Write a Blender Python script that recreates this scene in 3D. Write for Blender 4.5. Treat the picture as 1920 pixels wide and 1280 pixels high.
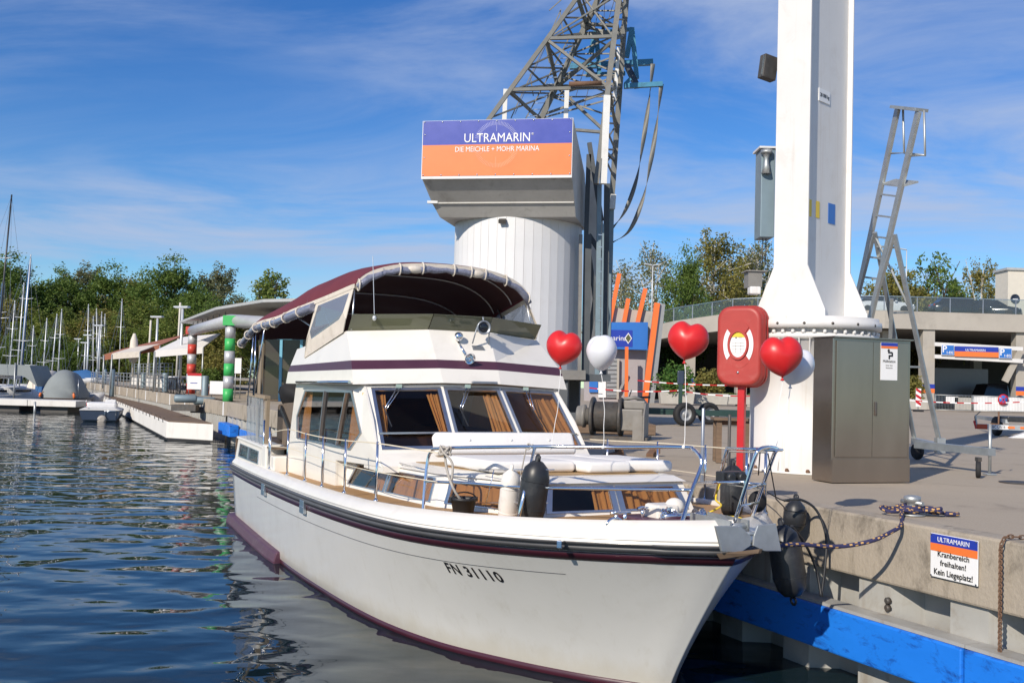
import bpy, bmesh, math, random
from mathutils import Vector, Matrix, Euler
random.seed(7)
R_ = math.radians
for o in list(bpy.data.objects): bpy.data.objects.remove(o)
SC = bpy.context.scene
COL = SC.collection
# ---------------------------------------------------------------- camera
FPX, PITCH, ROLL, CAMH = 1900.0, R_(2.3), R_(1.6), 3.0
cF = Vector((0, math.cos(PITCH), math.sin(PITCH)))
_u0 = Vector((0, -math.sin(PITCH), math.cos(PITCH))); _r0 = Vector((1, 0, 0))
cR = math.cos(ROLL)*_r0 + math.sin(ROLL)*_u0
cU = -math.sin(ROLL)*_r0 + math.cos(ROLL)*_u0
CAM = Vector((0, 0, CAMH))
cam = bpy.data.cameras.new('camera'); camo = bpy.data.objects.new('camera', cam); COL.objects.link(camo)
m = Matrix((cR, cU, -cF)).transposed().to_4x4(); m.translation = CAM
camo.matrix_world = m
cam.sensor_width = 36; cam.lens = 36*FPX/1920; cam.clip_start = .1; cam.clip_end = 5000
SC.camera = camo
# ---------------------------------------------------------------- sky and sun
SUN_EL, SUN_AZ = R_(31), R_(33)           # the sun stands behind the camera, to its left
sd = Vector((math.sin(SUN_AZ)*math.cos(SUN_EL), math.cos(SUN_AZ)*math.cos(SUN_EL), -math.sin(SUN_EL)))
sun = bpy.data.lights.new('sun', 'SUN'); sun.energy = 4.3; sun.angle = R_(.53); sun.color = (1, .905, .77)
so = bpy.data.objects.new('sun', sun); COL.objects.link(so)
so.rotation_euler = sd.to_track_quat('-Z', 'Y').to_euler(); so.location = (-20, -30, 30)
W = bpy.data.worlds.new('World'); SC.world = W; W.use_nodes = True
nt = W.node_tree; nt.nodes.clear()
def N(t, typ, **kw):
    n = t.nodes.new(typ)
    for k, v in kw.items():
        if k[0] == 'i' and k[1:].isdigit(): n.inputs[int(k[1:])].default_value = v
        elif k in n.inputs: n.inputs[k].default_value = v
        else: setattr(n, k, v)
    return n
sky = N(nt, 'ShaderNodeTexSky', sky_type='NISHITA', sun_disc=False, sun_elevation=SUN_EL, altitude=400, air_density=1.0, dust_density=.0, ozone_density=2.0)
sky.sun_rotation = math.atan2(-sd.x, -sd.y)
hsv = N(nt, 'ShaderNodeHueSaturation', Hue=.512, Saturation=1.30, Value=1.12)
nt.links.new(sky.outputs[0], hsv.inputs['Color'])
tc = N(nt, 'ShaderNodeTexCoord')
sep = N(nt, 'ShaderNodeSeparateXYZ'); nt.links.new(tc.outputs['Generated'], sep.inputs[0])
ad = N(nt, 'ShaderNodeMath', operation='ADD', i1=.16); nt.links.new(sep.outputs[2], ad.inputs[0])
mx = N(nt, 'ShaderNodeMath', operation='MAXIMUM', i1=.05); nt.links.new(ad.outputs[0], mx.inputs[0])
dx = N(nt, 'ShaderNodeMath', operation='DIVIDE'); nt.links.new(sep.outputs[0], dx.inputs[0]); nt.links.new(mx.outputs[0], dx.inputs[1])
dy = N(nt, 'ShaderNodeMath', operation='DIVIDE'); nt.links.new(sep.outputs[1], dy.inputs[0]); nt.links.new(mx.outputs[0], dy.inputs[1])
cb = N(nt, 'ShaderNodeCombineXYZ'); nt.links.new(dx.outputs[0], cb.inputs[0]); nt.links.new(dy.outputs[0], cb.inputs[1])
mp = N(nt, 'ShaderNodeMapping'); mp.inputs['Scale'].default_value = (.62, 1.15, 1); mp.inputs['Rotation'].default_value = (0, 0, R_(-14)); mp.inputs['Location'].default_value = (1.3, 4.2, 0)
nt.links.new(cb.outputs[0], mp.inputs[0])
n1 = N(nt, 'ShaderNodeTexNoise', Scale=1.5, Detail=9, Roughness=.6, Distortion=.7); nt.links.new(mp.outputs[0], n1.inputs['Vector'])
n2 = N(nt, 'ShaderNodeTexNoise', Scale=.55, Detail=3, Roughness=.5); nt.links.new(mp.outputs[0], n2.inputs['Vector'])
r1 = N(nt, 'ShaderNodeMapRange', interpolation_type='SMOOTHSTEP'); r1.inputs[1].default_value = .33; r1.inputs[2].default_value = .70; nt.links.new(n1.outputs[0], r1.inputs[0])
r2 = N(nt, 'ShaderNodeMapRange', interpolation_type='SMOOTHSTEP'); r2.inputs[1].default_value = .30; r2.inputs[2].default_value = .56; nt.links.new(n2.outputs[0], r2.inputs[0])
mu = N(nt, 'ShaderNodeMath', operation='MULTIPLY'); nt.links.new(r1.outputs[0], mu.inputs[0]); nt.links.new(r2.outputs[0], mu.inputs[1])
mu2 = N(nt, 'ShaderNodeMath', operation='MULTIPLY', i1=.9); nt.links.new(mu.outputs[0], mu2.inputs[0])
mixc = N(nt, 'ShaderNodeMix', data_type='RGBA'); nt.links.new(mu2.outputs[0], mixc.inputs[0]); tin = N(nt, 'ShaderNodeMix', data_type='RGBA', blend_type='MULTIPLY'); tin.inputs[0].default_value = 1; tin.inputs[7].default_value = (.52, .74, .88, 1); nt.links.new(hsv.outputs[0], tin.inputs[6]); nt.links.new(tin.outputs[2], mixc.inputs[6])
mixc.inputs[7].default_value = (3.7, 4.4, 6.0, 1)
bg = N(nt, 'ShaderNodeBackground'); bg.inputs[1].default_value = .11
nt.links.new(mixc.outputs[2], bg.inputs[0])
wo = N(nt, 'ShaderNodeOutputWorld'); nt.links.new(bg.outputs[0], wo.inputs[0])
vs_ = SC.view_settings; vs_.view_transform = 'Standard'; vs_.look = 'None'; vs_.exposure = 0.17; vs_.gamma = 1
SC.cycles.use_denoising = True
SC.cycles.max_bounces = 8; SC.cycles.transparent_max_bounces = 16
SC.cycles.caustics_reflective = True; SC.cycles.caustics_refractive = False
SC.cycles.sample_clamp_indirect = 8
# ---------------------------------------------------------------- helpers
def ray(x, y): return cF + cR*((x-960)/FPX) + cU*((640-y)/FPX)
def P(x, y, Y):
    d = ray(x, y); return CAM + d*(Y/d.y)
def G(x, y, z):
    d = ray(x, y); return CAM + d*((z-CAMH)/d.z)
BTH = R_(25.9); bfw = Vector((math.sin(BTH), -math.cos(BTH), 0)); bst = Vector((math.cos(BTH), math.sin(BTH), 0))
BL = 13.86; BO = Vector((2.2, 8.9, 0)) - BL*bfw
def w2b(w):
    d = w-BO; return Vector((d.dot(bfw), d.dot(bst), d.z))
def bi(x, y, ax, v):                       # boat coordinates: x forward, y away from the camera side, z up
    o = w2b(CAM); d = ray(x, y); d = Vector((d.dot(bfw), d.dot(bst), d.z))
    return o + d*((v-o[ax])/d[ax])
QO = Vector((3.83, 9.89, 0)); QU = Vector((-.4195, .9078, 0)); QI = Vector((.9078, .4195, 0)); QZ = 1.75
def Q(t, d, z=0): return QO + QU*t + QI*d + Vector((0, 0, z))
QROT = math.atan2(QU.y, QU.x)

class MB:
    def __init__(s): s.v = []; s.f = []; s.mi = []; s.sm = []; s.cur = 0; s.smooth = False
    def add(s, vs, fs):
        b = len(s.v); s.v += [tuple(v) for v in vs]
        for f in fs: s.f.append([i+b for i in f]); s.mi.append(s.cur); s.sm.append(s.smooth)
        return s
    def box(s, c, sz, rot=None, M=None):
        hx, hy, hz = sz[0]/2, sz[1]/2, sz[2]/2
        vs = [Vector((a*hx, b*hy, d*hz)) for d in (-1, 1) for b in (-1, 1) for a in (-1, 1)]
        if rot is not None:
            q = rot if not isinstance(rot, (tuple, list)) else Euler(rot).to_matrix()
            vs = [q @ v for v in vs]
        c = Vector(c)
        return s.add([v+c for v in vs], [(0, 2, 3, 1), (4, 5, 7, 6), (0, 1, 5, 4), (2, 6, 7, 3), (0, 4, 6, 2), (1, 3, 7, 5)])
    def bar(s, a, b, w, h=None, up=(0, 0, 1)):
        a = Vector(a); b = Vector(b); h = h or w
        d = (b-a); L = d.length
        if L < 1e-6: return s
        z = d/L; u = Vector(up)
        if abs(z.dot(u)) > .98: u = Vector((0, 1, 0))
        x = u.cross(z).normalized(); y = z.cross(x)
        return s.box((a+b)/2, (w, h, L), rot=Matrix((x, y, z)).transposed())
    def tube(s, pts, r, n=8, cap=True, rf=None, closed=False):
        pts = [Vector(p) for p in pts]; k = len(pts); rings = []
        pr = None
        for i, p in enumerate(pts):
            if closed: t = pts[(i+1) % k]-pts[i-1]
            else: t = pts[min(i+1, k-1)]-pts[max(i-1, 0)]
            t.normalize()
            if pr is None:
                u = Vector((0, 0, 1)) if abs(t.z) < .9 else Vector((1, 0, 0))
                x = u.cross(t).normalized()
            else: x = (pr - t*pr.dot(t)).normalized()
            pr = x; y = t.cross(x)
            rr = rf(i/(k-1)) if rf else (r[i] if isinstance(r, (list, tuple)) else r)
            rings.append([p + (x*math.cos(2*math.pi*j/n) + y*math.sin(2*math.pi*j/n))*rr for j in range(n)])
        vs = [v for q in rings for v in q]; fs = []
        for i in range(k if closed else k-1):
            i2 = (i+1) % k
            for j in range(n):
                j2 = (j+1) % n; fs.append((i*n+j, i*n+j2, i2*n+j2, i2*n+j))
        old = s.smooth; s.smooth = n > 5
        s.add(vs, fs); s.smooth = old
        if cap and not closed: s.add(rings[0], [tuple(range(n))[::-1]]); s.add(rings[-1], [tuple(range(n))])
        return s
    def lathe(s, prof, o=(0, 0, 0), ax=(0, 0, 1), n=20, smooth=True):
        z = Vector(ax).normalized(); u = Vector((1, 0, 0)) if abs(z.x) < .9 else Vector((0, 1, 0))
        x = u.cross(z).normalized(); y = z.cross(x); o = Vector(o); vs = []; fs = []
        for r, h in prof:
            for j in range(n):
                a = 2*math.pi*j/n; vs.append(o + z*h + (x*math.cos(a)+y*math.sin(a))*r)
        for i in range(len(prof)-1):
            for j in range(n):
                j2 = (j+1) % n; fs.append((i*n+j, i*n+j2, (i+1)*n+j2, (i+1)*n+j))
        old = s.smooth; s.smooth = smooth; s.add(vs, fs); s.smooth = old
        if prof[0][0] > 1e-4: s.add(vs[:n], [tuple(range(n))[::-1]])
        if prof[-1][0] > 1e-4: s.add(vs[-n:], [tuple(range(n))])
        return s
    def prism(s, poly, ex):
        poly = [Vector(p) for p in poly]; ex = Vector(ex); n = len(poly)
        return s.add(poly+[p+ex for p in poly], [tuple(range(n))[::-1], tuple(range(n, 2*n))] + [(i, (i+1) % n, n+(i+1) % n, n+i) for i in range(n)])
    def ring(s, outer, inner, ex):           # a plate with an opening
        n = len(outer); ex = Vector(ex)
        o = [Vector(p) for p in outer]; i_ = [Vector(p) for p in inner]
        vs = o + i_ + [p+ex for p in o] + [p+ex for p in i_]; fs = []
        for k in range(n):
            q = (k+1) % n
            fs += [(k, q, n+q, n+k), (2*n+k, 3*n+k, 3*n+q, 2*n+q), (k, 2*n+k, 2*n+q, q), (n+k, n+q, 3*n+q, 3*n+k)]
        return s.add(vs, fs)
    def loft(s, secs, closed=False, caps=False):
        n = len(secs[0]); vs = [Vector(v) for q in secs for v in q]; fs = []
        for i in range(len(secs)-1):
            for j in range(n if closed else n-1):
                j2 = (j+1) % n; fs.append((i*n+j, i*n+j2, (i+1)*n+j2, (i+1)*n+j))
        s.add(vs, fs)
        if caps: s.add(secs[0], [tuple(range(n))[::-1]]); s.add(secs[-1], [tuple(range(n))])
        return s
    def ell(s, c, r, n=16, m_=10, rot=None):
        c = Vector(c); vs = []; fs = []
        for i in range(m_+1):
            p = math.pi*i/m_
            for j in range(n):
                a = 2*math.pi*j/n; v = Vector((r[0]*math.sin(p)*math.cos(a), r[1]*math.sin(p)*math.sin(a), r[2]*math.cos(p)))
                if rot is not None: v = rot @ v
                vs.append(c+v)
        for i in range(m_):
            for j in range(n):
                j2 = (j+1) % n; fs.append((i*n+j, i*n+j2, (i+1)*n+j2, (i+1)*n+j))
        old = s.smooth; s.smooth = True; s.add(vs, fs); s.smooth = old
        return s
    def build(s, name, mats, parent=None, bevel=0, loc=None, recalc=True, weld=True, rot=None):
        me = bpy.data.meshes.new(name)
        me.from_pydata([tuple(v) for v in s.v], [], s.f)
        mats = mats if isinstance(mats, (list, tuple)) else [mats]
        for q in mats: me.materials.append(q)
        me.polygons.foreach_set('material_index', s.mi); me.polygons.foreach_set('use_smooth', s.sm)
        if recalc:
            bm = bmesh.new(); bm.from_mesh(me)
            if weld: bmesh.ops.remove_doubles(bm, verts=bm.verts, dist=1e-5)
            bmesh.ops.recalc_face_normals(bm, faces=bm.faces); bm.to_mesh(me); bm.free()
        me.update()
        o = bpy.data.objects.new(name, me); COL.objects.link(o)
        if parent is not None: o.parent = parent
        if loc is not None: o.location = loc
        if rot is not None: o.rotation_euler = rot
        if bevel:
            b = o.modifiers.new('bevel', 'BEVEL'); b.width = bevel; b.segments = 2; b.limit_method = 'ANGLE'; b.angle_limit = R_(40)
        return o
def tag(o, label, cat, group=None):
    o['label'] = label; o['category'] = cat
    if group: o['group'] = group
    return o
def thing(name, label, cat, loc=(0, 0, 0), rz=0, group=None):
    o = bpy.data.objects.new(name, None); COL.objects.link(o); o.location = loc; o.rotation_euler = (0, 0, rz); o.empty_display_size = .2
    return tag(o, label, cat, group)
def struct(o, kind='structure'): o['kind'] = kind; return o
def inst(src, name, parent=None, loc=None, rot=None, scale=None):
    o = bpy.data.objects.new(name, src.data); COL.objects.link(o)
    for md in src.modifiers:
        if md.type == 'BEVEL':
            b = o.modifiers.new('bevel', 'BEVEL'); b.width = md.width; b.segments = md.segments; b.limit_method = 'ANGLE'; b.angle_limit = md.angle_limit
    o.parent = parent
    if loc is not None: o.location = loc
    if rot is not None: o.rotation_euler = rot
    if scale is not None: o.scale = scale
    return o
def copy_tree(o, parent=None):
    c = o.copy(); COL.objects.link(c); c.parent = parent
    for ch in list(o.children): copy_tree(ch, c)
    return c
FONT_CACHE = {}
def text(body, size, mt, name, parent, M, depth=.004, align='CENTER', sx=1.0, bold=0.0, warp=None, space=1.0):
    cu = bpy.data.curves.new('lettering', 'FONT'); cu.body = body; cu.size = size; cu.align_x = align; cu.align_y = 'CENTER'
    cu.extrude = 0 if warp else depth/2; cu.offset = bold; cu.resolution_u = 3; cu.space_character = space
    ob = bpy.data.objects.new('lettering', cu); COL.objects.link(ob)
    dg = bpy.context.evaluated_depsgraph_get(); me = bpy.data.meshes.new_from_object(ob.evaluated_get(dg))
    bpy.data.objects.remove(ob); bpy.data.curves.remove(cu)
    for v in me.vertices:
        v.co.x *= sx
        v.co = warp(v.co) if warp else M @ v.co
    me.materials.clear(); me.materials.append(mt)
    o = bpy.data.objects.new(name, me); COL.objects.link(o); o.parent = parent
    return o
def frame(o, x, y):                          # matrix from an origin and two in-plane axes
    x = Vector(x).normalized(); y = Vector(y); y = (y-x*y.dot(x)).normalized(); z = x.cross(y)
    M = Matrix((x, y, z)).transposed().to_4x4(); M.translation = Vector(o); return M
def bez(pts, n=8):                           # Catmull-Rom through points
    pts = [Vector(p) for p in pts]; out = []
    for i in range(len(pts)-1):
        p0 = pts[max(i-1, 0)]; p1 = pts[i]; p2 = pts[i+1]; p3 = pts[min(i+2, len(pts)-1)]
        for k in range(n):
            t = k/n
            out.append(.5*((2*p1)+(p2-p0)*t+(2*p0-5*p1+4*p2-p3)*t*t+(3*p1-p0-3*p2+p3)*t**3))
    out.append(pts[-1]); return out
def lerp(a, b, t): return a+(b-a)*t
def interp(tab, x):
    if x <= tab[0][0]: return tab[0][1]
    for (a, va), (b, vb) in zip(tab, tab[1:]):
        if x <= b: return va+(vb-va)*(x-a)/(b-a)
    return tab[-1][1]
def spline(tab, x):                          # smooth monotone-ish interpolation
    n = len(tab)
    if x <= tab[0][0]: return tab[0][1]
    if x >= tab[-1][0]: return tab[-1][1]
    for i in range(n-1):
        if x <= tab[i+1][0]: break
    def sl(k):
        if k <= 0: return (tab[1][1]-tab[0][1])/(tab[1][0]-tab[0][0])
        if k >= n-1: return (tab[-1][1]-tab[-2][1])/(tab[-1][0]-tab[-2][0])
        return (tab[k+1][1]-tab[k-1][1])/(tab[k+1][0]-tab[k-1][0])
    h = tab[i+1][0]-tab[i][0]; t = (x-tab[i][0])/h
    return (2*t**3-3*t*t+1)*tab[i][1]+(t**3-2*t*t+t)*h*sl(i)+(-2*t**3+3*t*t)*tab[i+1][1]+(t**3-t*t)*h*sl(i+1)

# ---------------------------------------------------------------- materials
MT = {}
def mat(name, col, rough=.5, metal=0, var=.08, vscale=3.0, bump=0, bscale=40, spec=.5, coat=0, dirt=None, dscale=1.5, damt=.5, emis=None, stretch=None, obj=False):
    mtl = bpy.data.materials.new(name); mtl.use_nodes = True; t = mtl.node_tree; b = t.nodes['Principled BSDF']
    b.inputs['Roughness'].default_value = rough; b.inputs['Metallic'].default_value = metal; b.inputs['Specular IOR Level'].default_value = spec
    if coat: b.inputs['Coat Weight'].default_value = coat; b.inputs['Coat Roughness'].default_value = .08
    tcn = N(t, 'ShaderNodeTexCoord'); src = tcn.outputs['Object']
    if obj:
        oi = N(t, 'ShaderNodeObjectInfo'); va = N(t, 'ShaderNodeVectorMath', operation='ADD'); t.links.new(src, va.inputs[0]); t.links.new(oi.outputs['Location'], va.inputs[1]); src = va.outputs[0]
    if stretch:
        mpn = N(t, 'ShaderNodeMapping'); mpn.inputs['Scale'].default_value = stretch; t.links.new(src, mpn.inputs[0]); src = mpn.outputs[0]
    cur = None
    rgb = (col[0], col[1], col[2], 1)
    if var:
        nn = N(t, 'ShaderNodeTexNoise', Scale=vscale, Detail=6, Roughness=.6); t.links.new(src, nn.inputs['Vector'])
        mr = N(t, 'ShaderNodeMapRange'); mr.inputs[3].default_value = 1-var*2; mr.inputs[4].default_value = 1+var*2; t.links.new(nn.outputs[0], mr.inputs[0])
        mm = N(t, 'ShaderNodeMix', data_type='RGBA', blend_type='MULTIPLY'); mm.inputs[0].default_value = 1; mm.inputs[6].default_value = rgb; t.links.new(mr.outputs[0], mm.inputs[7]); cur = mm.outputs[2]
        rr = N(t, 'ShaderNodeMapRange'); rr.inputs[3].default_value = max(.02, rough*.8); rr.inputs[4].default_value = min(1, rough*1.2); t.links.new(nn.outputs[0], rr.inputs[0]); t.links.new(rr.outputs[0], b.inputs['Roughness'])
    if dirt:
        nd = N(t, 'ShaderNodeTexNoise', Scale=dscale, Detail=9, Roughness=.7, Distortion=.4); t.links.new(src, nd.inputs['Vector'])
        md = N(t, 'ShaderNodeMapRange', interpolation_type='SMOOTHSTEP'); md.inputs[1].default_value = .5; md.inputs[2].default_value = .72; md.inputs[4].default_value = damt; t.links.new(nd.outputs[0], md.inputs[0])
        m2 = N(t, 'ShaderNodeMix', data_type='RGBA'); t.links.new(md.outputs[0], m2.inputs[0])
        if cur: t.links.new(cur, m2.inputs[6])
        else: m2.inputs[6].default_value = rgb
        m2.inputs[7].default_value = (dirt[0], dirt[1], dirt[2], 1); cur = m2.outputs[2]
    if cur: t.links.new(cur, b.inputs['Base Color'])
    else: b.inputs['Base Color'].default_value = rgb
    if bump:
        nb = N(t, 'ShaderNodeTexNoise', Scale=bscale, Detail=5, Roughness=.6); t.links.new(src, nb.inputs['Vector'])
        bn = N(t, 'ShaderNodeBump', Strength=bump, Distance=.02); t.links.new(nb.outputs[0], bn.inputs['Height']); t.links.new(bn.outputs[0], b.inputs['Normal'])
    if emis: b.inputs['Emission Color'].default_value = (*emis, 1); b.inputs['Emission Strength'].default_value = 1
    MT[name] = mtl; return mtl
def glassy(name, tint, rough=.02, f0=.05, milk=None):
    mtl = bpy.data.materials.new(name); mtl.use_nodes = True; t = mtl.node_tree; t.nodes.clear()
    out = N(t, 'ShaderNodeOutputMaterial'); tr = N(t, 'ShaderNodeBsdfTransparent'); tr.inputs[0].default_value = (*tint, 1)
    gl = N(t, 'ShaderNodeBsdfGlossy'); gl.inputs['Roughness'].default_value = rough; gl.inputs[0].default_value = (1, 1, 1, 1)
    fr = N(t, 'ShaderNodeFresnel'); fr.inputs[0].default_value = 1.5
    base = tr.outputs[0]
    if milk:
        df = N(t, 'ShaderNodeBsdfDiffuse'); df.inputs[0].default_value = (*milk[0], 1); mk = N(t, 'ShaderNodeMixShader'); mk.inputs[0].default_value = milk[1]
        t.links.new(tr.outputs[0], mk.inputs[1]); t.links.new(df.outputs[0], mk.inputs[2]); base = mk.outputs[0]
    ge = N(t, 'ShaderNodeNewGeometry'); iv = N(t, 'ShaderNodeMath', operation='SUBTRACT', i0=1.0); t.links.new(ge.outputs['Backfacing'], iv.inputs[1]); fm = N(t, 'ShaderNodeMath', operation='MULTIPLY'); t.links.new(fr.outputs[0], fm.inputs[0]); t.links.new(iv.outputs[0], fm.inputs[1])
    mxs = N(t, 'ShaderNodeMixShader'); t.links.new(fm.outputs[0], mxs.inputs[0]); t.links.new(base, mxs.inputs[1]); t.links.new(gl.outputs[0], mxs.inputs[2]); t.links.new(mxs.outputs[0], out.inputs[0])
    MT[name] = mtl; return mtl
mat('gelcoat', (.80, .765, .70), .32, var=.04, vscale=1.2, dirt=(.55, .50, .42), dscale=2.2, damt=.22, coat=.3)
mat('hull_white', (.63, .625, .60), .25, var=.04, vscale=.8, dirt=(.46, .44, .38), dscale=1.3, damt=.22, coat=.35)
mat('maroon', (.055, .012, .022), .35, var=.1, coat=.3)
mat('maroon_band', (.075, .026, .048), .4, var=.08)
mat('sponson', (.085, .034, .058), .45, var=.2, vscale=5, dirt=(.15, .10, .12), dscale=4, damt=.5)
mat('rub_rubber', (.085, .085, .092), .45, var=.2, vscale=2)
mat('rub_grey', (.20, .20, .205), .4, var=.15, vscale=4)
mat('teak', (.40, .235, .10), .6, var=.14, vscale=4, stretch=(1, 8, 1))
mat('nonskid', (.42, .27, .12), .75, var=.1, vscale=10, bump=.2, bscale=200)
mat('chrome', (.82, .83, .85), .12, 1, var=.05, vscale=4)
mat('alu', (.58, .60, .63), .35, 1, var=.1, vscale=5)
mat('alu_dark', (.33, .36, .40), .4, .6, var=.1)
mat('glass_black', (.012, .014, .02), .06, var=0, spec=.6)
glassy('glass', (.74, .70, .66)); glassy('smoked', (.30, .30, .22), milk=((.21, .22, .145), .6)); glassy('clear_vinyl', (.62, .66, .72), rough=.08, milk=((.45, .48, .55), .3))
glassy('clear_glass', (.72, .78, .80), rough=.03, milk=((.3, .34, .36), .25))
mat('curtain', (.80, .46, .17), .85, var=.08, vscale=4, stretch=(6, 6, .6))
mat('canvas_maroon', (.135, .022, .034), .8, var=.14, vscale=2.5, bump=.25, bscale=9)
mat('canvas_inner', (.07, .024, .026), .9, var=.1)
mat('canvas_cream', (.66, .60, .52), .8, var=.08, vscale=4, dirt=(.4, .33, .25), dscale=5, damt=.4, bump=.2, bscale=12)
mat('vinyl_roll', (.20, .21, .28), .25, var=.35, vscale=6, stretch=(.6, 6, 6), coat=.3)
mat('cushion', (.82, .80, .77), .55, var=.03, vscale=3, bump=.12, bscale=7)
mat('tan_cloth', (.30, .24, .17), .9, var=.1, vscale=6)
mat('black_rubber', (.022, .024, .028), .42, var=.25, vscale=6, dirt=(.10, .10, .10), dscale=7, damt=.35)
mat('bucket', (.016, .016, .018), .5, var=.2)
mat('white_fender', (.74, .71, .67), .45, var=.05, dirt=(.45, .4, .34), dscale=7, damt=.4)
mat('rope_grey', (.40, .37, .33), .9, var=.2, vscale=40); mat('wire', (.74, .66, .5), .6, var=.1)
mat('rope_navy', (.03, .03, .09), .85, var=.2, vscale=40); mat('rope_gold', (.55, .33, .12), .85, var=.2, vscale=40)
mat('balloon_red', (.62, .022, .024), .36, var=.03, spec=.45); mat('balloon_white', (.74, .75, .80), .32, var=.02, spec=.45)
mat('string', (.82, .82, .82), .8, var=0)
mat('galv', (.46, .48, .48), .5, .75, var=.15, vscale=6); mat('steel', (.34, .295, .255), .17, .85, var=.14, vscale=1.1, stretch=(1.6, 1.6, .5))
mat('white_paint', (.70, .69, .675), .45, var=.03, vscale=2, dirt=(.45, .36, .27), dscale=3.2, damt=.16)
mat('white_clad', (.70, .70, .71), .5, var=.05, vscale=1, dirt=(.5, .48, .45), dscale=1, damt=.25)
mat('grey_sheet', (.46, .45, .43), .6, .15, var=.12, vscale=1.2, dirt=(.22, .2, .18), dscale=2, damt=.5)
mat('crane_dark', (.085, .095, .105), .6, .2, var=.2, vscale=2); mat('crane_grey', (.20, .20, .185), .6, .3, var=.2, vscale=3, dirt=(.16, .11, .07), dscale=3, damt=.45)
mat('crane_white', (.72, .72, .7), .5, var=.06, dirt=(.4, .35, .28), damt=.3); mat('crane_blue', (.06, .24, .38), .5, var=.2, vscale=4, dirt=(.03, .07, .1), dscale=4, damt=.6)
mat('rust', (.16, .09, .055), .9, var=.3, vscale=5); mat('old_wood', (.16, .11, .075), .85, var=.3, vscale=3, stretch=(1, 1, 6))
mat('sign_blue', (.022, .048, .36), .35, var=.06, vscale=3); mat('sign_orange', (.82, .19, .042), .4, var=.05, vscale=2)
mat('logo_line', (.50, .52, .78), .5, var=0); mat('logo_line2', (.9, .45, .27), .5, var=0)
mat('sign_white', (.80, .80, .80), .4, var=.03); mat('sign_black', (.012, .012, .015), .5, var=0); mat('sign_yellow', (.78, .55, .04), .4, var=.03); mat('park_blue', (.03, .16, .52), .4, var=.03)
mat('red_plastic', (.40, .042, .034), .5, var=.1, vscale=3, dirt=(.45, .12, .10), dscale=4, damt=.4); mat('red_paint', (.48, .012, .018), .4, var=.1)
mat('orange_paint', (.80, .17, .035), .5, var=.06)
mat('concrete', (.37, .32, .255), .85, var=.16, vscale=1.6, dirt=(.13, .11, .085), dscale=2.6, damt=.85, stretch=(1, 1, .6), bump=.5, bscale=30, obj=False)
mat('concrete_pale', (.40, .37, .325), .8, var=.1, vscale=.5, dirt=(.27, .25, .22), dscale=.7, damt=.5)
mat('sheet_pile', (.40, .395, .37), .6, .1, var=.12, vscale=2, dirt=(.24, .19, .13), dscale=3, damt=.5)
mat('blue_beam', (.012, .19, .75), .5, var=.08, vscale=2, dirt=(.006, .05, .27), dscale=4, damt=1.0, stretch=(1, 1, 2.2))
mat('tyre', (.018, .018, .02), .75, var=.2, vscale=8); mat('trolley_green', (.018, .05, .045), .5, var=.2)
mat('iron', (.10, .095, .09), .6, .5, var=.3, vscale=8, dirt=(.16, .09, .05), dscale=6, damt=.5)
mat('grey_paint', (.22, .21, .195), .55, .1, var=.15, vscale=3, dirt=(.17, .14, .11), dscale=4, damt=.5)
mat('dock_white', (.72, .70, .66), .7, var=.06, vscale=.6, dirt=(.42, .38, .32), dscale=.8, damt=.4)
mat('pile_blue', (.20, .27, .31), .5, .2, var=.12, vscale=2); mat('lamp_grey', (.58, .61, .64), .4, .3, var=.05)
mat('green_paint', (.05, .44, .11), .45, var=.06); mat('silver_paint', (.55, .55, .56), .4, .3, var=.1); mat('column_red', (.55, .06, .04), .45, var=.06)
mat('roof_grey', (.40, .41, .41), .6, var=.08); mat('soffit', (.36, .28, .2), .8, var=.1); mat('terracotta', (.32, .12, .07), .8, var=.15); mat('awning', (.74, .72, .7), .8, var=.05)
mat('cyan_frame', (.16, .42, .58), .4, var=.05); mat('wall_cream', (.62, .58, .5), .8, var=.05); mat('wall_lilac', (.36, .33, .34), .8, var=.06); mat('shutter', (.32, .33, .34), .5, .3, var=.05)
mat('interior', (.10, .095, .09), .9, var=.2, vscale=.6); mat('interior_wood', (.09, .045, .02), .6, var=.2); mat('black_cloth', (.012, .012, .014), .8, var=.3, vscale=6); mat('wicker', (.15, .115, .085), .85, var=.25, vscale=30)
glassy('deck_glass', (.86, .90, .90), rough=.03, milk=((.3, .34, .36), .07))
mat('car_black', (.012, .014, .018), .25, var=0, coat=.8); mat('car_white', (.6, .6, .62), .3, var=0, coat=.5); mat('lamp_red', (.5, .04, .01), .25, var=0)
mat('tarp_grey', (.22, .245, .25), .8, var=.1, vscale=1.5, bump=.3, bscale=4); mat('sail_blue', (.03, .12, .30), .7, var=.1); mat('mast_white', (.66, .68, .70), .4, .3, var=.05); mat('mast_dark', (.03, .033, .035), .4, var=0); mat('yacht_white', (.70, .70, .70), .35, var=.05); mat('navy', (.03, .045, .08), .4, var=.05)
mat('bark', (.09, .07, .055), .9, var=.3, vscale=4); mat('birch_bark', (.50, .48, .44), .8, var=.25, vscale=3)
mat('flower_box', (.42, .40, .36), .8, var=.1)
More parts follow.
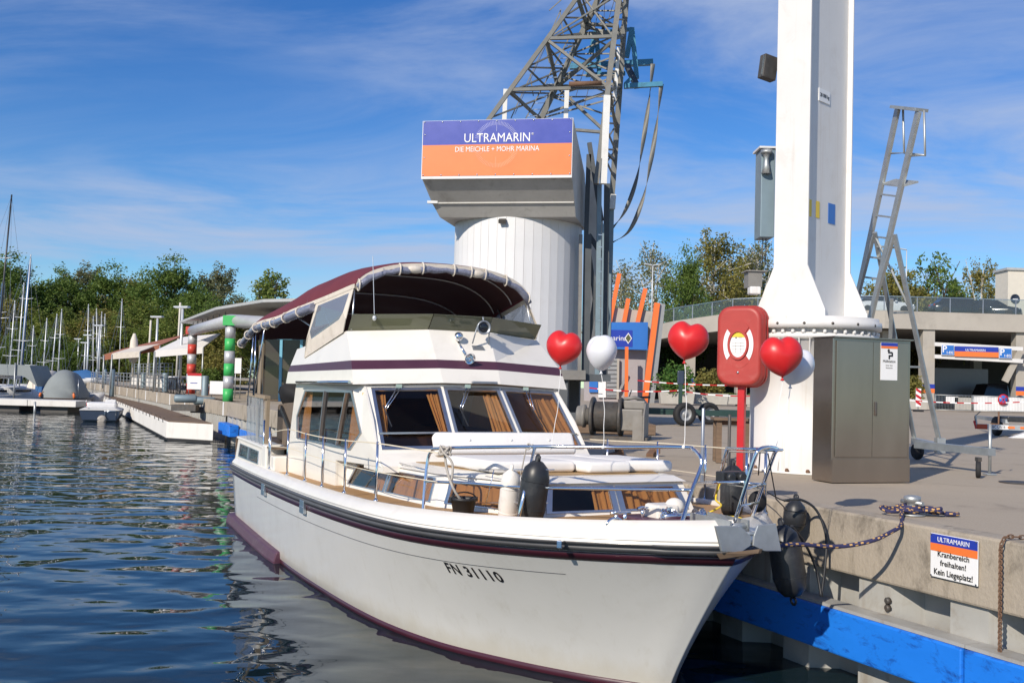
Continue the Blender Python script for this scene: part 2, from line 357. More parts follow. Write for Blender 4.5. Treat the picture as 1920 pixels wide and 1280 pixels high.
def leafmat(name, c1, c2):
    mtl = bpy.data.materials.new(name); mtl.use_nodes = True; t = mtl.node_tree; b = t.nodes['Principled BSDF']
    b.inputs['Roughness'].default_value = .55; b.inputs['Specular IOR Level'].default_value = .25
    g = N(t, 'ShaderNodeNewGeometry'); mr = N(t, 'ShaderNodeTexNoise', Scale=.55, Detail=4); t.links.new(g.outputs['Position'], mr.inputs['Vector'])
    w = N(t, 'ShaderNodeTexWhiteNoise', noise_dimensions='1D'); t.links.new(g.outputs['Random Per Island'], w.inputs['W'])
    ma = N(t, 'ShaderNodeMath', operation='ADD'); t.links.new(mr.outputs[0], ma.inputs[0]); t.links.new(w.outputs[0], ma.inputs[1])
    rg = N(t, 'ShaderNodeMapRange'); rg.inputs[1].default_value = .5; rg.inputs[2].default_value = 1.5; t.links.new(ma.outputs[0], rg.inputs[0])
    mm = N(t, 'ShaderNodeMix', data_type='RGBA'); mm.inputs[6].default_value = (*c1, 1); mm.inputs[7].default_value = (*c2, 1); t.links.new(rg.outputs[0], mm.inputs[0])
    t.links.new(mm.outputs[2], b.inputs['Base Color'])
    tl = N(t, 'ShaderNodeBsdfTranslucent'); t.links.new(mm.outputs[2], tl.inputs[0]); ms = N(t, 'ShaderNodeMixShader'); ms.inputs[0].default_value = .4
    t.links.new(b.outputs[0], ms.inputs[1]); t.links.new(tl.outputs[0], ms.inputs[2]); t.links.new(ms.outputs[0], t.nodes['Material Output'].inputs[0])
    MT[name] = mtl
leafmat('leaf_dark', (.075, .135, .028), (.18, .25, .055)); leafmat('leaf_mid', (.12, .185, .036), (.27, .30, .075)); leafmat('leaf_yellow', (.16, .17, .04), (.32, .27, .08)); leafmat('leaf_grey', (.13, .155, .07), (.27, .26, .13)); leafmat('leaf_bright', (.06, .15, .03), (.14, .24, .05))

def weather(name, sx, amt, col):
    mtl = MT[name]; t = mtl.node_tree; b = t.nodes['Principled BSDF']; cur = b.inputs['Base Color'].links[0].from_socket
    tc2 = N(t, 'ShaderNodeTexCoord'); mp2 = N(t, 'ShaderNodeMapping'); mp2.inputs['Scale'].default_value = sx; t.links.new(tc2.outputs['Object'], mp2.inputs[0])
    nz = N(t, 'ShaderNodeTexNoise', Scale=1.0, Detail=7, Roughness=.65); t.links.new(mp2.outputs[0], nz.inputs['Vector'])
    mr = N(t, 'ShaderNodeMapRange', interpolation_type='SMOOTHSTEP'); mr.inputs[1].default_value = .54; mr.inputs[2].default_value = .78; mr.inputs[4].default_value = amt; t.links.new(nz.outputs[0], mr.inputs[0])
    mm = N(t, 'ShaderNodeMix', data_type='RGBA'); t.links.new(mr.outputs[0], mm.inputs[0]); t.links.new(cur, mm.inputs[6]); mm.inputs[7].default_value = (*col, 1); t.links.new(mm.outputs[2], b.inputs['Base Color'])
weather('hull_white', (7, 7, .5), .28, (.40, .36, .28)); weather('white_paint', (9, 9, .35), .35, (.42, .32, .22)); weather('white_clad', (5, 5, .25), .3, (.45, .42, .38)); weather('concrete', (5, 5, .5), .6, (.16, .135, .10)); weather('sheet_pile', (6, 6, .4), .5, (.22, .15, .09)); weather('grey_sheet', (4, 4, .3), .4, (.2, .18, .16)); weather('dock_white', (3, 3, .4), .4, (.45, .42, .36))

def scum(name):
    t = MT[name].node_tree; b = t.nodes['Principled BSDF']; cur = b.inputs['Base Color'].links[0].from_socket
    tc2 = N(t, 'ShaderNodeTexCoord'); sp = N(t, 'ShaderNodeSeparateXYZ'); t.links.new(tc2.outputs['Object'], sp.inputs[0])
    mp2 = N(t, 'ShaderNodeMapping'); mp2.inputs['Scale'].default_value = (2.2, 2.2, 1.2); t.links.new(tc2.outputs['Object'], mp2.inputs[0]); nz = N(t, 'ShaderNodeTexNoise', Scale=1.6, Detail=8, Roughness=.7); t.links.new(mp2.outputs[0], nz.inputs['Vector'])
    sc = N(t, 'ShaderNodeMath', operation='MULTIPLY_ADD', i1=-.45); t.links.new(nz.outputs[0], sc.inputs[0]); t.links.new(sp.outputs[2], sc.inputs[2])
    mr = N(t, 'ShaderNodeMapRange', interpolation_type='SMOOTHSTEP'); mr.inputs[1].default_value = .16; mr.inputs[2].default_value = -.16; mr.inputs[4].default_value = .34; t.links.new(sc.outputs[0], mr.inputs[0])
    mm = N(t, 'ShaderNodeMix', data_type='RGBA'); t.links.new(mr.outputs[0], mm.inputs[0]); t.links.new(cur, mm.inputs[6]); mm.inputs[7].default_value = (.42, .35, .21, 1); t.links.new(mm.outputs[2], b.inputs['Base Color'])
scum('hull_white')
# ================================================================ setting
def water_mat():
    mtl = bpy.data.materials.new('water'); mtl.use_nodes = True; t = mtl.node_tree; b = t.nodes['Principled BSDF']
    b.inputs['Base Color'].default_value = (.006, .016, .022, 1); b.inputs['Roughness'].default_value = .025; b.inputs['IOR'].default_value = 1.333
    g = N(t, 'ShaderNodeTexCoord')
    def noise(sc, rot, scale, det, dist=0):
        mpn = N(t, 'ShaderNodeMapping'); mpn.inputs['Scale'].default_value = sc; mpn.inputs['Rotation'].default_value = (0, 0, R_(rot)); t.links.new(g.outputs['Object'], mpn.inputs[0])
        n = N(t, 'ShaderNodeTexNoise', Scale=scale, Detail=det, Roughness=.5, Distortion=dist); t.links.new(mpn.outputs[0], n.inputs['Vector']); return n.outputs[0]
    a = noise((.72, 1, 1), 8, 1.2, 0, .5); c = noise((.75, 1, 1), -6, 2.8, .4, .4); e = noise((.7, 1, 1), 3, 7.5, 1, .3)
    def mul(x, k): q = N(t, 'ShaderNodeMath', operation='MULTIPLY', i1=k); t.links.new(x, q.inputs[0]); return q.outputs[0]
    def add(x, y): q = N(t, 'ShaderNodeMath', operation='ADD'); t.links.new(x, q.inputs[0]); t.links.new(y, q.inputs[1]); return q.outputs[0]
    hgt = add(add(mul(a, .042), mul(c, .0095)), mul(e, .0009))
    bn = N(t, 'ShaderNodeBump', Strength=1.0, Distance=1.0); t.links.new(hgt, bn.inputs['Height']); t.links.new(bn.outputs[0], b.inputs['Normal'])
    MT['water'] = mtl
water_mat()
mb = MB(); mb.add([(-260, -60, 0), (60, -60, 0), (60, 330, 0), (-260, 330, 0)], [(0, 1, 2, 3)])
struct(mb.build('water', MT['water'], recalc=False))
def asphalt():
    mtl = bpy.data.materials.new('asphalt'); mtl.use_nodes = True; t = mtl.node_tree; b = t.nodes['Principled BSDF']; b.inputs['Roughness'].default_value = .9; b.inputs['Specular IOR Level'].default_value = .2
    g = N(t, 'ShaderNodeTexCoord')
    n1 = N(t, 'ShaderNodeTexNoise', Scale=.22, Detail=9, Roughness=.72, Distortion=.6); n2 = N(t, 'ShaderNodeTexNoise', Scale=60, Detail=3); n3 = N(t, 'ShaderNodeTexNoise', Scale=1.1, Detail=8, Roughness=.7, Distortion=.5)
    for n in (n1, n2, n3): t.links.new(g.outputs['Object'], n.inputs['Vector'])
    m1 = N(t, 'ShaderNodeMix', data_type='RGBA'); m1.inputs[6].default_value = (.35, .295, .23, 1); m1.inputs[7].default_value = (.44, .38, .30, 1); t.links.new(n1.outputs[0], m1.inputs[0])
    r = N(t, 'ShaderNodeMapRange', interpolation_type='SMOOTHSTEP'); r.inputs[1].default_value = .52; r.inputs[2].default_value = .75; r.inputs[4].default_value = .75; t.links.new(n3.outputs[0], r.inputs[0])
    m2 = N(t, 'ShaderNodeMix', data_type='RGBA'); t.links.new(r.outputs[0], m2.inputs[0]); t.links.new(m1.outputs[2], m2.inputs[6]); m2.inputs[7].default_value = (.235, .20, .16, 1)
    r2 = N(t, 'ShaderNodeMapRange'); r2.inputs[3].default_value = .75; r2.inputs[4].default_value = 1.25; t.links.new(n2.outputs[0], r2.inputs[0])
    m3 = N(t, 'ShaderNodeMix', data_type='RGBA', blend_type='MULTIPLY'); m3.inputs[0].default_value = 1; t.links.new(m2.outputs[2], m3.inputs[6]); t.links.new(r2.outputs[0], m3.inputs[7]); t.links.new(m3.outputs[2], b.inputs['Base Color'])
    bn = N(t, 'ShaderNodeBump', Strength=.35, Distance=.01); t.links.new(n2.outputs[0], bn.inputs['Height']); t.links.new(bn.outputs[0], b.inputs['Normal'])
    MT['asphalt'] = mtl
asphalt()
# quay edge line; past t=40 it bends a little to the left
QB = 40.0; QU2 = Vector((-.462, .887, 0)); QI2 = Vector((.887, .462, 0)); QO2 = Q(QB, 0)
def Q2(t, d, z=0): return QO2 + QU2*(t-QB) + QI2*d + Vector((0, 0, z))
def QQ(t, d, z=0): return Q(t, d, z) if t <= QB else Q2(t, d, z)
far = QQ(150, 0)
mb = MB(); pts = [Q(-9, .28, QZ), Q(QB, .28, QZ), Q2(150, .28, QZ), Vector((-60, 330, QZ)), Vector((260, 330, QZ)), Vector((260, -2, QZ)), Vector((12, -2, QZ))]
mb.add(pts, [tuple(range(len(pts)))]); struct(mb.build('quay_ground', MT['asphalt'], recalc=False))
mb = MB(); pts = [(-260, 128, .5), (far.x, 128, .5), (far.x, 330, .5), (-260, 330, .5)]
mb.add(pts+[(-260, 122, -.6), (far.x, 122, -.6)], [(0, 1, 2, 3), (4, 5, 1, 0)]); mat('bank', (.07, .085, .03), .95, var=.25, vscale=.5)
struct(mb.build('far_bank', MT['bank']))
# ---------------------------------------------------------------- quay wall
qw = thing('quay_wall', 'stained concrete and sheet pile quay wall with a blue fender beam', 'quay wall', Q(0, 0), QROT)
# local: x along the edge (away from the camera), -y inland -> use helper in local axes
def QL(t, d, z): return Vector((t, -d, z))
def bevel_block(t0, t1, d0, d1, z0, z1): return MB().box(((t0+t1)/2, -(d0+d1)/2, (z0+z1)/2), (t1-t0, d1-d0, z1-z0))
edges = [-9, -2.75, 3.6, 10, 16.4, 22.8, 29.2, 35.6, 40]
for a, b in zip(edges, edges[1:]):
    bevel_block(a+.008, b-.008, 0, .30, 1.12, QZ+.004).build('cap_block', MT['concrete'], qw, bevel=.025)
# sheet pile: trapezoidal pans as one corrugated part per 3 m
def piles(t0, t1, z0=-1.2, z1=1.13, pitch=1.15, dep=.30):
    prof = []; t = t0
    while t < t1-.01:
        prof += [(t, .06), (t+.36*pitch, .06), (t+.5*pitch, .06+dep), (t+.86*pitch, .06+dep)]; t += pitch
    prof.append((t, .06))
    mb = MB(); mb.loft([[QL(a, d, z0) for a, d in prof], [QL(a, d, z1) for a, d in prof]]); return mb
t = -9.0
while t < 39.5:
    piles(t, t+3.449).build('sheet_pile', MT['sheet_pile'], qw); t += 3.45
for t in range(-8, 16, 2):                     # clutch bolts and washers on the piles
    for z in (.95, .88):
        MB().lathe([(.035, 0), (.035, .03), (.02, .045)], QL(t+.21, .06, z), (0, 1, 0), 10).build('pile_bolt', MT['iron'], qw)
for a in (-8.1, -4.5, -.9, 2.7, 6.3, 9.9, 13.5, 17.1, 20.7, 24.3, 27.9, 31.5):
    bevel_block(a+.01, a+3.59, -.20, .06, .33, .775).build('fender_board', MT['blue_beam'], qw, bevel=.02)
    bevel_block(a+.004, a+3.596, -.17, .06, .778, .81).build('beam_ledge', MT['sheet_pile'], qw)
bevel_block(36.6, 39.6, -.35, .05, .35, .85).build('fender_board', MT['blue_beam'], qw, bevel=.03)
bevel_block(1.9, 2.42, -.02, .05, .62, 1.22).build('cover_plate', MT['sheet_pile'], qw, bevel=.01)
# far stretch of the quay wall past the bend: blocks, white marks and piles
qf = thing('quay_wall', 'far quay wall of concrete blocks with white upright marks beside the floating dock', 'quay wall', QO2, math.atan2(QU2.y, QU2.x))
for i, a in enumerate(range(0, 110, 5)):
    MB().box((a+2.5, -.4, 1.42), (4.94, .8, .66)).build('cap_block', MT['concrete'], qf, bevel=.03)
    MB().box((a+.4, .012, 1.42), (.22, .02, .62)).build('white_mark', MT['sign_white'], qf)
    prof = [(a+k*.5+o, d) for k in range(10) for o, d in ((0, 0), (.18, 0), (.25, .15), (.43, .15))]+[(a+5, 0)]
    mb = MB(); mb.loft([[Vector((x, -.03-d, -1)) for x, d in prof], [Vector((x, -.03-d, 1.1)) for x, d in prof]]); mb.build('sheet_pile', MT['sheet_pile'], qf)
# ---------------------------------------------------------------- sign on the wall
def wallpt(px, py, d=-.015):                   # pixel on the wall plane -> (t, z)
    r = ray(px, py); n = QI; k = ((QO + QI*d - CAM).dot(n))/r.dot(n); w = CAM + r*k
    return (w-QO).dot(QU), w.z
t0, z0 = wallpt(1836, 1052); t1, z1 = wallpt(1747, 1045)
tc_, zc_ = (t0+t1)/2, wallpt(1791, 1047)[1]
sg = thing('wall_sign', 'white no-mooring notice with blue and orange header on the quay wall', 'sign', Q(tc_, -.02, zc_), QROT)
sw = abs(t1-t0); sh = .40
MB().box((0, .006, 0), (sw, .012, sh)).build('panel', MT['sign_white'], sg, bevel=.004)
MB().box((0, .014, sh/2-.0465), (sw-.004, .004, .085)).build('blue_header', MT['sign_blue'], sg)
MB().box((0, .014, sh/2-.124), (sw-.004, .004, .07)).build('orange_band', MT['sign_orange'], sg)
def stext(s, z, size, mt, par=sg, y=.018, sx=1., bold=.0): return text(s, size, mt, 'lettering', par, frame((0, y, z), (-1, 0, 0), (0, 0, 1)), depth=.003, sx=sx, bold=bold)
stext('ULTRAMARIN', sh/2-.05, .062, MT['sign_white'], sx=.95)
stext('Kranbereich', .018, .072, MT['sign_black'], bold=.0004); stext('freihalten!', -.062, .072, MT['sign_black'], bold=.0004); stext('Kein Liegeplatz!', -.148, .078, MT['sign_black'], bold=.0006, sx=.88)
for sx_, sz_ in ((1, 1), (-1, 1), (1, -1), (-1, -1)): MB().lathe([(.008, 0), (.008, .005)], (sx_*(sw/2-.015), .016, sz_*(sh/2-.012)), (0, 1, 0), 8).build('screw', MT['alu'], sg)
# ---------------------------------------------------------------- chain on the wall
def chain_thing(tx, label):
    ch = thing('chain', label, 'chain', Q(tx, -.03, QZ), QROT)
    link = None
    path = [Vector((0, -.26, .02)), Vector((0, -.10, .035)), Vector((0, .0, .03)), Vector((0, .045, -.04))]+[Vector((0, .05, -.04-i*.05)) for i in range(1, 24)]
    path = bez(path, 2)
    for i in range(len(path)-1):
        a, b = path[i], path[i+1]; d = (b-a).normalized(); mid = (a+b)/2
        side = Vector((1, 0, 0)) if i % 2 else d.cross(Vector((1, 0, 0))).normalized()
        L = (b-a).length*.78
        pts = [mid + d*math.cos(q)*L + side*math.sin(q)*.017 for q in [k*math.pi/4 for k in range(8)]]
        MB().tube(pts, .006, 5, closed=True).build('link', MT['rust'], ch)
    e = path[-1]; MB().tube([e+Vector((math.sin(q)*.055, 0, -.06-math.cos(q)*.055)) for q in [k*math.pi/8 for k in range(16)]], .012, 8, closed=True).build('ring', MT['galv'], ch)
    return ch
tt, _ = wallpt(1886, 1030); chain_thing(tt, 'rusty chain with a ring hanging over the quay edge')
# ---------------------------------------------------------------- bollard with the mooring rope
bw = G(1710, 966, QZ)
bo = thing('bollard', 'low steel mooring bollard wrapped in rope on the quay edge', 'bollard', (bw.x, bw.y, QZ+.004), QROT)
MB().lathe([(.13, 0), (.13, .015), (.06, .02), (.05, .10), (.055, .13), (.085, .15), (.085, .19), (.06, .2), (0, .2)], n=20).build('post', MT['galv'], bo)
MB().tube([(-.14, 0, .13), (.14, 0, .13)], .022, 10).build('cross_bar', MT['galv'], bo)
def rope(pts, r, name, label, cat='rope', mats=None, sub=10, n=8, group=None, parent=None):
    pp = bez(pts, sub); mb = MB(); mb.tube(pp, r, n)
    nf = (len(pp)-1)*n
    mats = mats or [MT['rope_navy'], MT['rope_gold']]
    if len(mats) > 1:
        for q in range(nf):
            i, j = divmod(q, n)
            if (i*3+j*5) % 11 < 2: mb.mi[q] = 1
    o = mb.build(name, mats, parent)
    if label: tag(o, label, cat, group)
    return o
rp = [P(1392, 1012, 9.0), P(1440, 1022, 9.2), P(1500, 1020, 9.45), P(1570, 1024, 9.6), P(1632, 1014, 9.62), P(1672, 996, 9.72), P(1690, 983, 9.86), Vector((0, 0, 0))]
rp[-1] = bw+QI*-.12+Vector((0, 0, .06))
o1 = bw+Vector((0, 0, .07))
coil = [o1+Vector((.10*math.cos(a)*1.1, .10*math.sin(a), .02*math.sin(a*.7)+.0)) for a in [k*.6 for k in range(24)]]
pile = []
for k in range(34):
    a = k*.62; ex = .26 if k % 7 < 4 else .12
    pile.append(bw + QU*(-.02) + Vector((.18*math.cos(a)*1.35 + .10*math.sin(k*.31), .10*math.sin(a*1.3), .035 + .03*(k/34) + .03*abs(math.sin(k*.9)))))
tail = [bw+Vector((.2, -.02, .05)), bw+Vector((.36, .03, .03)), bw+Vector((.47, -.02, .03)), bw+Vector((.30, -.05, .03))]
def resample(pts, step):
    pp = bez(pts, 12); out = [pp[0]]; acc = 0
    for a, b in zip(pp, pp[1:]):
        acc += (b-a).length
        if acc >= step: out.append(b); acc = 0
    return out
rope(resample(rp+coil+pile+tail, .022), .021, 'mooring_rope', 'navy mooring rope with gold flecks from the bow to the bollard', 'rope', sub=1)
# manhole on the apron
w = G(1915, 905, QZ+.004)
tag(MB().lathe([(.3, 0), (.3, .008), (0, .008)], w, n=24).build('manhole_cover', MT['iron']), 'round dark manhole cover in the apron at the right edge', 'manhole')
# ================================================================ the motor yacht (boat coordinates)
by = thing('motor_yacht', 'white and maroon motor yacht with a maroon canopy moored at the quay', 'yacht', BO, math.atan2(bfw.y, bfw.x))
LD, LW = 13.68, 12.55
DK = [(0, 1.92), (2.5, 2.0), (4.6, 2.05), (8.25, 2.13), (10.3, 2.09), (11.5, 1.86), (12.3, 1.48), (12.85, 1.06), (13.25, .64), (13.5, .30), (13.61, .13), (13.68, 0)]
WL = [(0, 1.80), (4.7, 1.97), (6.8, 1.94), (8.9, 1.80), (10.2, 1.50), (11.2, 1.02), (11.9, .58), (12.3, .26), (12.46, .12), (12.55, 0)]
def sheer(x): return 1.24+.40*(max(x, 0)/13.68)**2
def hull_pt(u, z, out=0.0):                    # u 0..1 stern to stem
    zs = sheer(u*LD); t = max(-.4, min(1.15, z/zs)); tt = max(t, 0)
    xd = u*LD; xw = u*LW
    x = lerp(xw, xd, tt**1.15) if t >= 0 else xw+(xd-xw)*.35*t
    hd = spline(DK, xd); hw = spline(WL, xw)
    e = 1+.75*max(0, (u-.55)/.45)
    h = lerp(hw, hd, tt**e) if t >= 0 else hw*(1+.9*t)
    return Vector((x, -(h+out), z))
US = [i/40*.75 for i in range(40)]+[.75+.25*(1-(1-i/40)**1.6) for i in range(41)]
mb = MB(); mb.smooth = True
secs = []
for u in US:
    zs = sheer(u*LD); col = []
    for k in range(15):
        z = -.45 + (zs+.45)*k/14; p = hull_pt(u, z)
        if u >= .9999: p.y = 0
        col.append(p)
    secs.append(col)
mb.loft(secs); mb.loft([[Vector((p.x, -p.y, p.z)) for p in c] for c in secs])
tr = secs[0]; mb.smooth = False; mb.add(tr+[Vector((p.x, -p.y, p.z)) for p in tr][::-1], [tuple(range(2*len(tr)))])
hull = mb.build('hull', MT['hull_white'], by)
def hull_strip(name, d0, d1, out, mt, u0=0, u1=1, side=1, par=hull, abs_=False):
    mb = MB(); mb.smooth = True; A = []
    for u in [q for q in US if u0 <= q <= u1]:
        zs = sheer(u*LD); col = []
        for d in (d0, d0+.0001, (d0+d1)/2, d1-.0001, d1):
            z = d if abs_ else zs-d
            edge = d in (d0, d1)
            p = hull_pt(u, z, -.01 if edge else out); p.y = min(p.y, -.004) if u < .9999 else 0
            if u >= .97: p.x += out*.9
            p.y *= side; col.append(p)
        A.append(col)
    mb.loft(A); return mb.build(name, mt, par)
for sd_ in (1, -1):
    hull_strip('maroon_stripe', .145, .24, .006, MT['maroon'], side=sd_)
    hull_strip('boot_stripe', -.06, .075, .006, MT['maroon'], side=sd_, abs_=True)
    hull_strip('pin_line', .40, .407, .004, MT['rub_rubber'], side=sd_, u0=.2, u1=.93)
    # rub rail: two dark bulges with a pale groove
    hull_strip('rub_rail', .035, .072, .045, MT['rub_rubber'], side=sd_); hull_strip('rub_rail', .088, .135, .038, MT['rub_rubber'], side=sd_); hull_strip('rail_insert', .062, .098, .034, MT['rub_grey'], side=sd_)
# covering board (white) and decks
mbw = MB(); mbd = MB()
mbw.smooth = True
L_, R2 = [], []
for u in US:
    x = u*LD; zs = sheer(x); h = spline(DK, x); fl = max(0, (x-9)/4.7)
    hi = max(h-.10-.06*fl, 0); h2 = max(h-.16-.08*fl, 0); zt = zs+.12+.05*fl
    xx = x-.18*max(0, (u-.9)/.1)**2
    L_.append([Vector((x, -h, zs-.04)), Vector((x-(x-xx)*.3, -max(h-.015, 0), zs+.02)), Vector((xx, -hi, zt)), Vector((xx, -h2, zt-.005)), Vector((xx, -h2, zs+.08))])
mbw.loft(L_); mbw.loft([[Vector((p.x, -p.y, p.z)) for p in c] for c in L_])
mbw.build('covering_board', MT['gelcoat'], by)
for c in L_: pass
mbd.loft([[Vector((c[4].x, c[4].y-.01, c[4].z)), Vector((c[4].x, 0, c[4].z+.015)), Vector((c[4].x, -c[4].y+.01, c[4].z))] for c in L_])
deck = mbd.build('deck', MT['teak'], by)
# sponson at the stern quarter
for s_ in (1, -1):
    mb = MB(); mb.loft([[Vector((x, -s_*(spline(WL, x*LW/LD)+a), z)) for a, z in ((-.05, -.25), (w_, -.2), (w_+.03, .03), (w_-.01, .17), (-.05, .20))] for x, w_ in ((-.30, .11), (.5, .12), (2.5, .13), (4.1, .12), (4.6, .09))], closed=True, caps=True)
    mb.build('stern_sponson', MT['sponson'], by, bevel=.02)
# chrome hull vents and deck plate
for px, py in ((490, 905), (572, 951)):
    w = bi(px, py, 1, -2.10); u = w.x/LD; p = hull_pt(u, sheer(w.x)-.2, .03)
    MB().box(p, (.22, .05, .19)).box((p.x, p.y-.02, p.z+.0), (.19, .03, .015)).build('vent', MT['alu'], hull, bevel=.01)
p = hull_pt(.925, sheer(.925*LD)-.06, .06); MB().box(p, (.19, .05, .075), rot=(0, 0, R_(-48))).build('rail_joint', MT['chrome'], hull, bevel=.008)
# registration number, bent onto the hull
def hull_warp(co):
    xx = 11.29+co.x; z = 1.03+co.y+.0*co.x
    u = xx/LD
    for _ in range(12): u += (xx-hull_pt(u, z).x)/LD
    q = hull_pt(u, z, .006); return q
text('FN 31110', .155, MT['sign_black'], 'registration_number', hull, None, warp=hull_warp, align='CENTER', bold=.004, sx=1.02, space=1.12)
# ---------------------------------------------------------------- trunk cabin on the foredeck
def trunk_poly(z0, ins):                        # plan outline near side -> far side, aft to front
    return [Vector((6.0, -(1.50-ins), 0)), Vector((9.9, -(1.47-ins), 0)), Vector((11.62-ins*1.5, -(.98-ins*.5), 0)), Vector((11.62-ins*1.5, .98-ins*.5, 0)), Vector((9.9, 1.47-ins, 0)), Vector((6.0, 1.50-ins, 0))]
def trz(x): return 1.80+.028*(x-6.3)
tp0 = trunk_poly(0, 0); tp1 = trunk_poly(0, .13)
def zb(p): return sheer(p.x)+.06
def zt(p): return trz(p.x)
trunk = bpy.data.objects.new('trunk_cabin', None); COL.objects.link(trunk); trunk.parent = by
def wall_win(a0, b0, a1, b1, wins, name, par, frame_w=.035, glass='glass', wallmat='gelcoat', thick=.03, nrm=None, curtains=()):
    """wall quad a0-b0 (bottom) a1-b1 (top); wins = list of (u0,u1,v0,v1 [,skewu top]) openings cut by strips"""
    def S(u, v): return (a0*(1-u)+b0*u)*(1-v)+(a1*(1-u)+b1*u)*v
    n = (b0-a0).cross(a1-a0).normalized()
    if nrm is not None and n.dot(nrm) < 0: n = -n
    mb = MB(); us = [0]
    wins = sorted(wins)
    prev = 0
    for (u0, u1, v0, v1, s0, s1) in wins:       # s0,s1: extra u shift at the top
        q = lambda u, v, uu=0: S(u, v)
        mb.prism([S(prev, 0), S(u0, 0), S(u0, v0), S(u0+s0, v1), S(u0+s0, 1), S(prev if prev == 0 else prev+ps, 1)], -n*thick) if False else None
        prev = u1; ps = s1
    # simple construction: plate with bridged holes, one vertical band per window
    cuts = [0.0]
    for i in range(len(wins)-1): cuts.append((wins[i][1]+wins[i+1][0])/2)
    cuts.append(1.0); tops = [0.0]
    for i in range(len(wins)-1): tops.append((wins[i][1]+wins[i][5]+wins[i+1][0]+wins[i+1][4])/2)
    tops.append(1.0)
    for i, (u0, u1, v0, v1, s0, s1) in enumerate(wins):
        out = [S(cuts[i], 0), S(cuts[i+1], 0), S(tops[i+1], 1), S(tops[i], 1)]
        inn = [S(u0, v0), S(u1, v0), S(u1+s1, v1), S(u0+s0, v1)]
        mb.ring(out, inn, -n*thick)
    wl = mb.build(name, MT[wallmat], par)
    for i, (u0, u1, v0, v1, s0, s1) in enumerate(wins):
        inn = [S(u0, v0), S(u1, v0), S(u1+s1, v1), S(u0+s0, v1)]; c = sum(inn, Vector())/4
        small = [p+(c-p).normalized()*frame_w*1.5 for p in inn]; big = [p-(c-p).normalized()*.012 for p in inn]
        fr = MB().ring([p+n*.014 for p in big], [p+n*.014 for p in small], -n*.03).build('window_frame', MT['alu'], wl)
        MB().prism([p-n*.002 for p in [q-(c-q).normalized()*.01 for q in small]], -n*.006).build('pane', MT[glass], fr)
    return wl, n, S
def curtain(p0, p1, p0t, p1t, off, par, waves=7, amp=.016):
    mb = MB(); mb.smooth = True; A = []; k = waves*7; rd = random.Random(int(p0.x*1000+p1.y*77+waves)); ph = [rd.uniform(0, 6.28) for _ in range(6)]; on = off.normalized(); L = off.length
    for i in range(k+1):
        u = i/k; w1 = math.sin(u*waves*5.1+ph[0]+1.3*math.sin(u*7+ph[1]))+.6*math.sin(u*waves*8.7+ph[2]); col = []
        for v in (0, .2, .4, .6, .8, 1):
            d = L+amp*w1*(1-.35*v)+amp*.5*math.sin(u*waves*3+ph[3]+v*3); col.append(p0.lerp(p1, u).lerp(p0t.lerp(p1t, u), v)+on*d+(p1-p0)*(.012*math.sin(v*4+ph[4]+u*9)))
        A.append(col)
    mb.loft(A); return mb.build('curtain', MT['curtain'], par)
def zv(p, z): return Vector((p.x, p.y, z))
for s_ in (1, -1):                               # near and far sides
    f = lambda v: Vector((v.x, v.y*s_, v.z))
    a0, b0, a1, b1 = f(zv(tp0[0], zb(tp0[0]))), f(zv(tp0[1], zb(tp0[1]))), f(zv(tp1[0], zt(tp1[0]))), f(zv(tp1[1], zt(tp1[1])))
    nr = Vector((0, -s_, 0))
    wl, n, S = wall_win(a0, b0, a1, b1, [(.128, .538, .14, .86, .042, .0), (.552, .958, .16, .86, 0, -.015)], 'side_wall', trunk, nrm=nr)
    for u0, u1 in ((.38, .54), (.58, .945)): curtain(S(u0, .1), S(u1, .1), S(u0+.01, .9), S(u1, .9), -n*.07, wl, waves=5 if u0 < .4 else 8)
    c0, d0, c1, d1 = f(zv(tp0[1], zb(tp0[1]))), f(zv(tp0[2], zb(tp0[2]))), f(zv(tp1[1], zt(tp1[1]))), f(zv(tp1[2], zt(tp1[2])))
    wl, n, S = wall_win(c0, d0, c1, d1, [(.10, .90, .18, .86, .0, -.03)], 'corner_wall', trunk, nrm=Vector((1, -s_*2, 0)))
    curtain(S(.12, .14), S(.88, .14), S(.12, .9), S(.86, .9), -n*.06, wl, waves=8)
a0, b0 = zv(tp0[2], zb(tp0[2])), zv(tp0[3], zb(tp0[3])); a1, b1 = zv(tp1[2], zt(tp1[2])), zv(tp1[3], zt(tp1[3]))
wl, n, S = wall_win(a0, b0, a1, b1, [(.045, .49, .17, .88, .012, 0), (.51, .955, .17, .88, 0, -.012)], 'front_wall', trunk, nrm=Vector((1, 0, 0)), frame_w=.04)
curtain(S(.36, .14), S(.48, .14), S(.36, .9), S(.48, .9), -n*.05, wl, waves=3); curtain(S(.53, .14), S(.94, .14), S(.53, .9), S(.94, .9), -n*.05, wl, waves=8)
# roof with a rounded white rim and a sand coloured top
rim = [zv(p, zt(p)) for p in trunk_poly(0, .09)]; rin = [zv(p, zt(p)+.055) for p in trunk_poly(0, .20)]; rc = [zv(p, zt(p)+.06) for p in trunk_poly(0, .30)]
mb = MB(); mb.loft([rim, rin, rc], closed=True); mb.add(rc, [tuple(range(6))]); mb.add(rim, [tuple(range(6))]); mb.build('roof', MT['gelcoat'], trunk, bevel=.02)
MB().prism([zv(p, zt(p)+.062) for p in trunk_poly(0, .34)], (0, 0, .006)).build('nonskid_mat', MT['nonskid'], trunk)
MB().tube([bi(740, 868, 1, -1.36)+Vector((0, 0, .02)), bi(830, 893, 1, -1.33)+Vector((0, 0, .02))], .012, 6).build('grab_rail', MT['chrome'], trunk)
MB().box((9, 0, 1.30), (5.2, 2.6, .05)).build('cabin_sole', MT['interior_wood'], trunk)
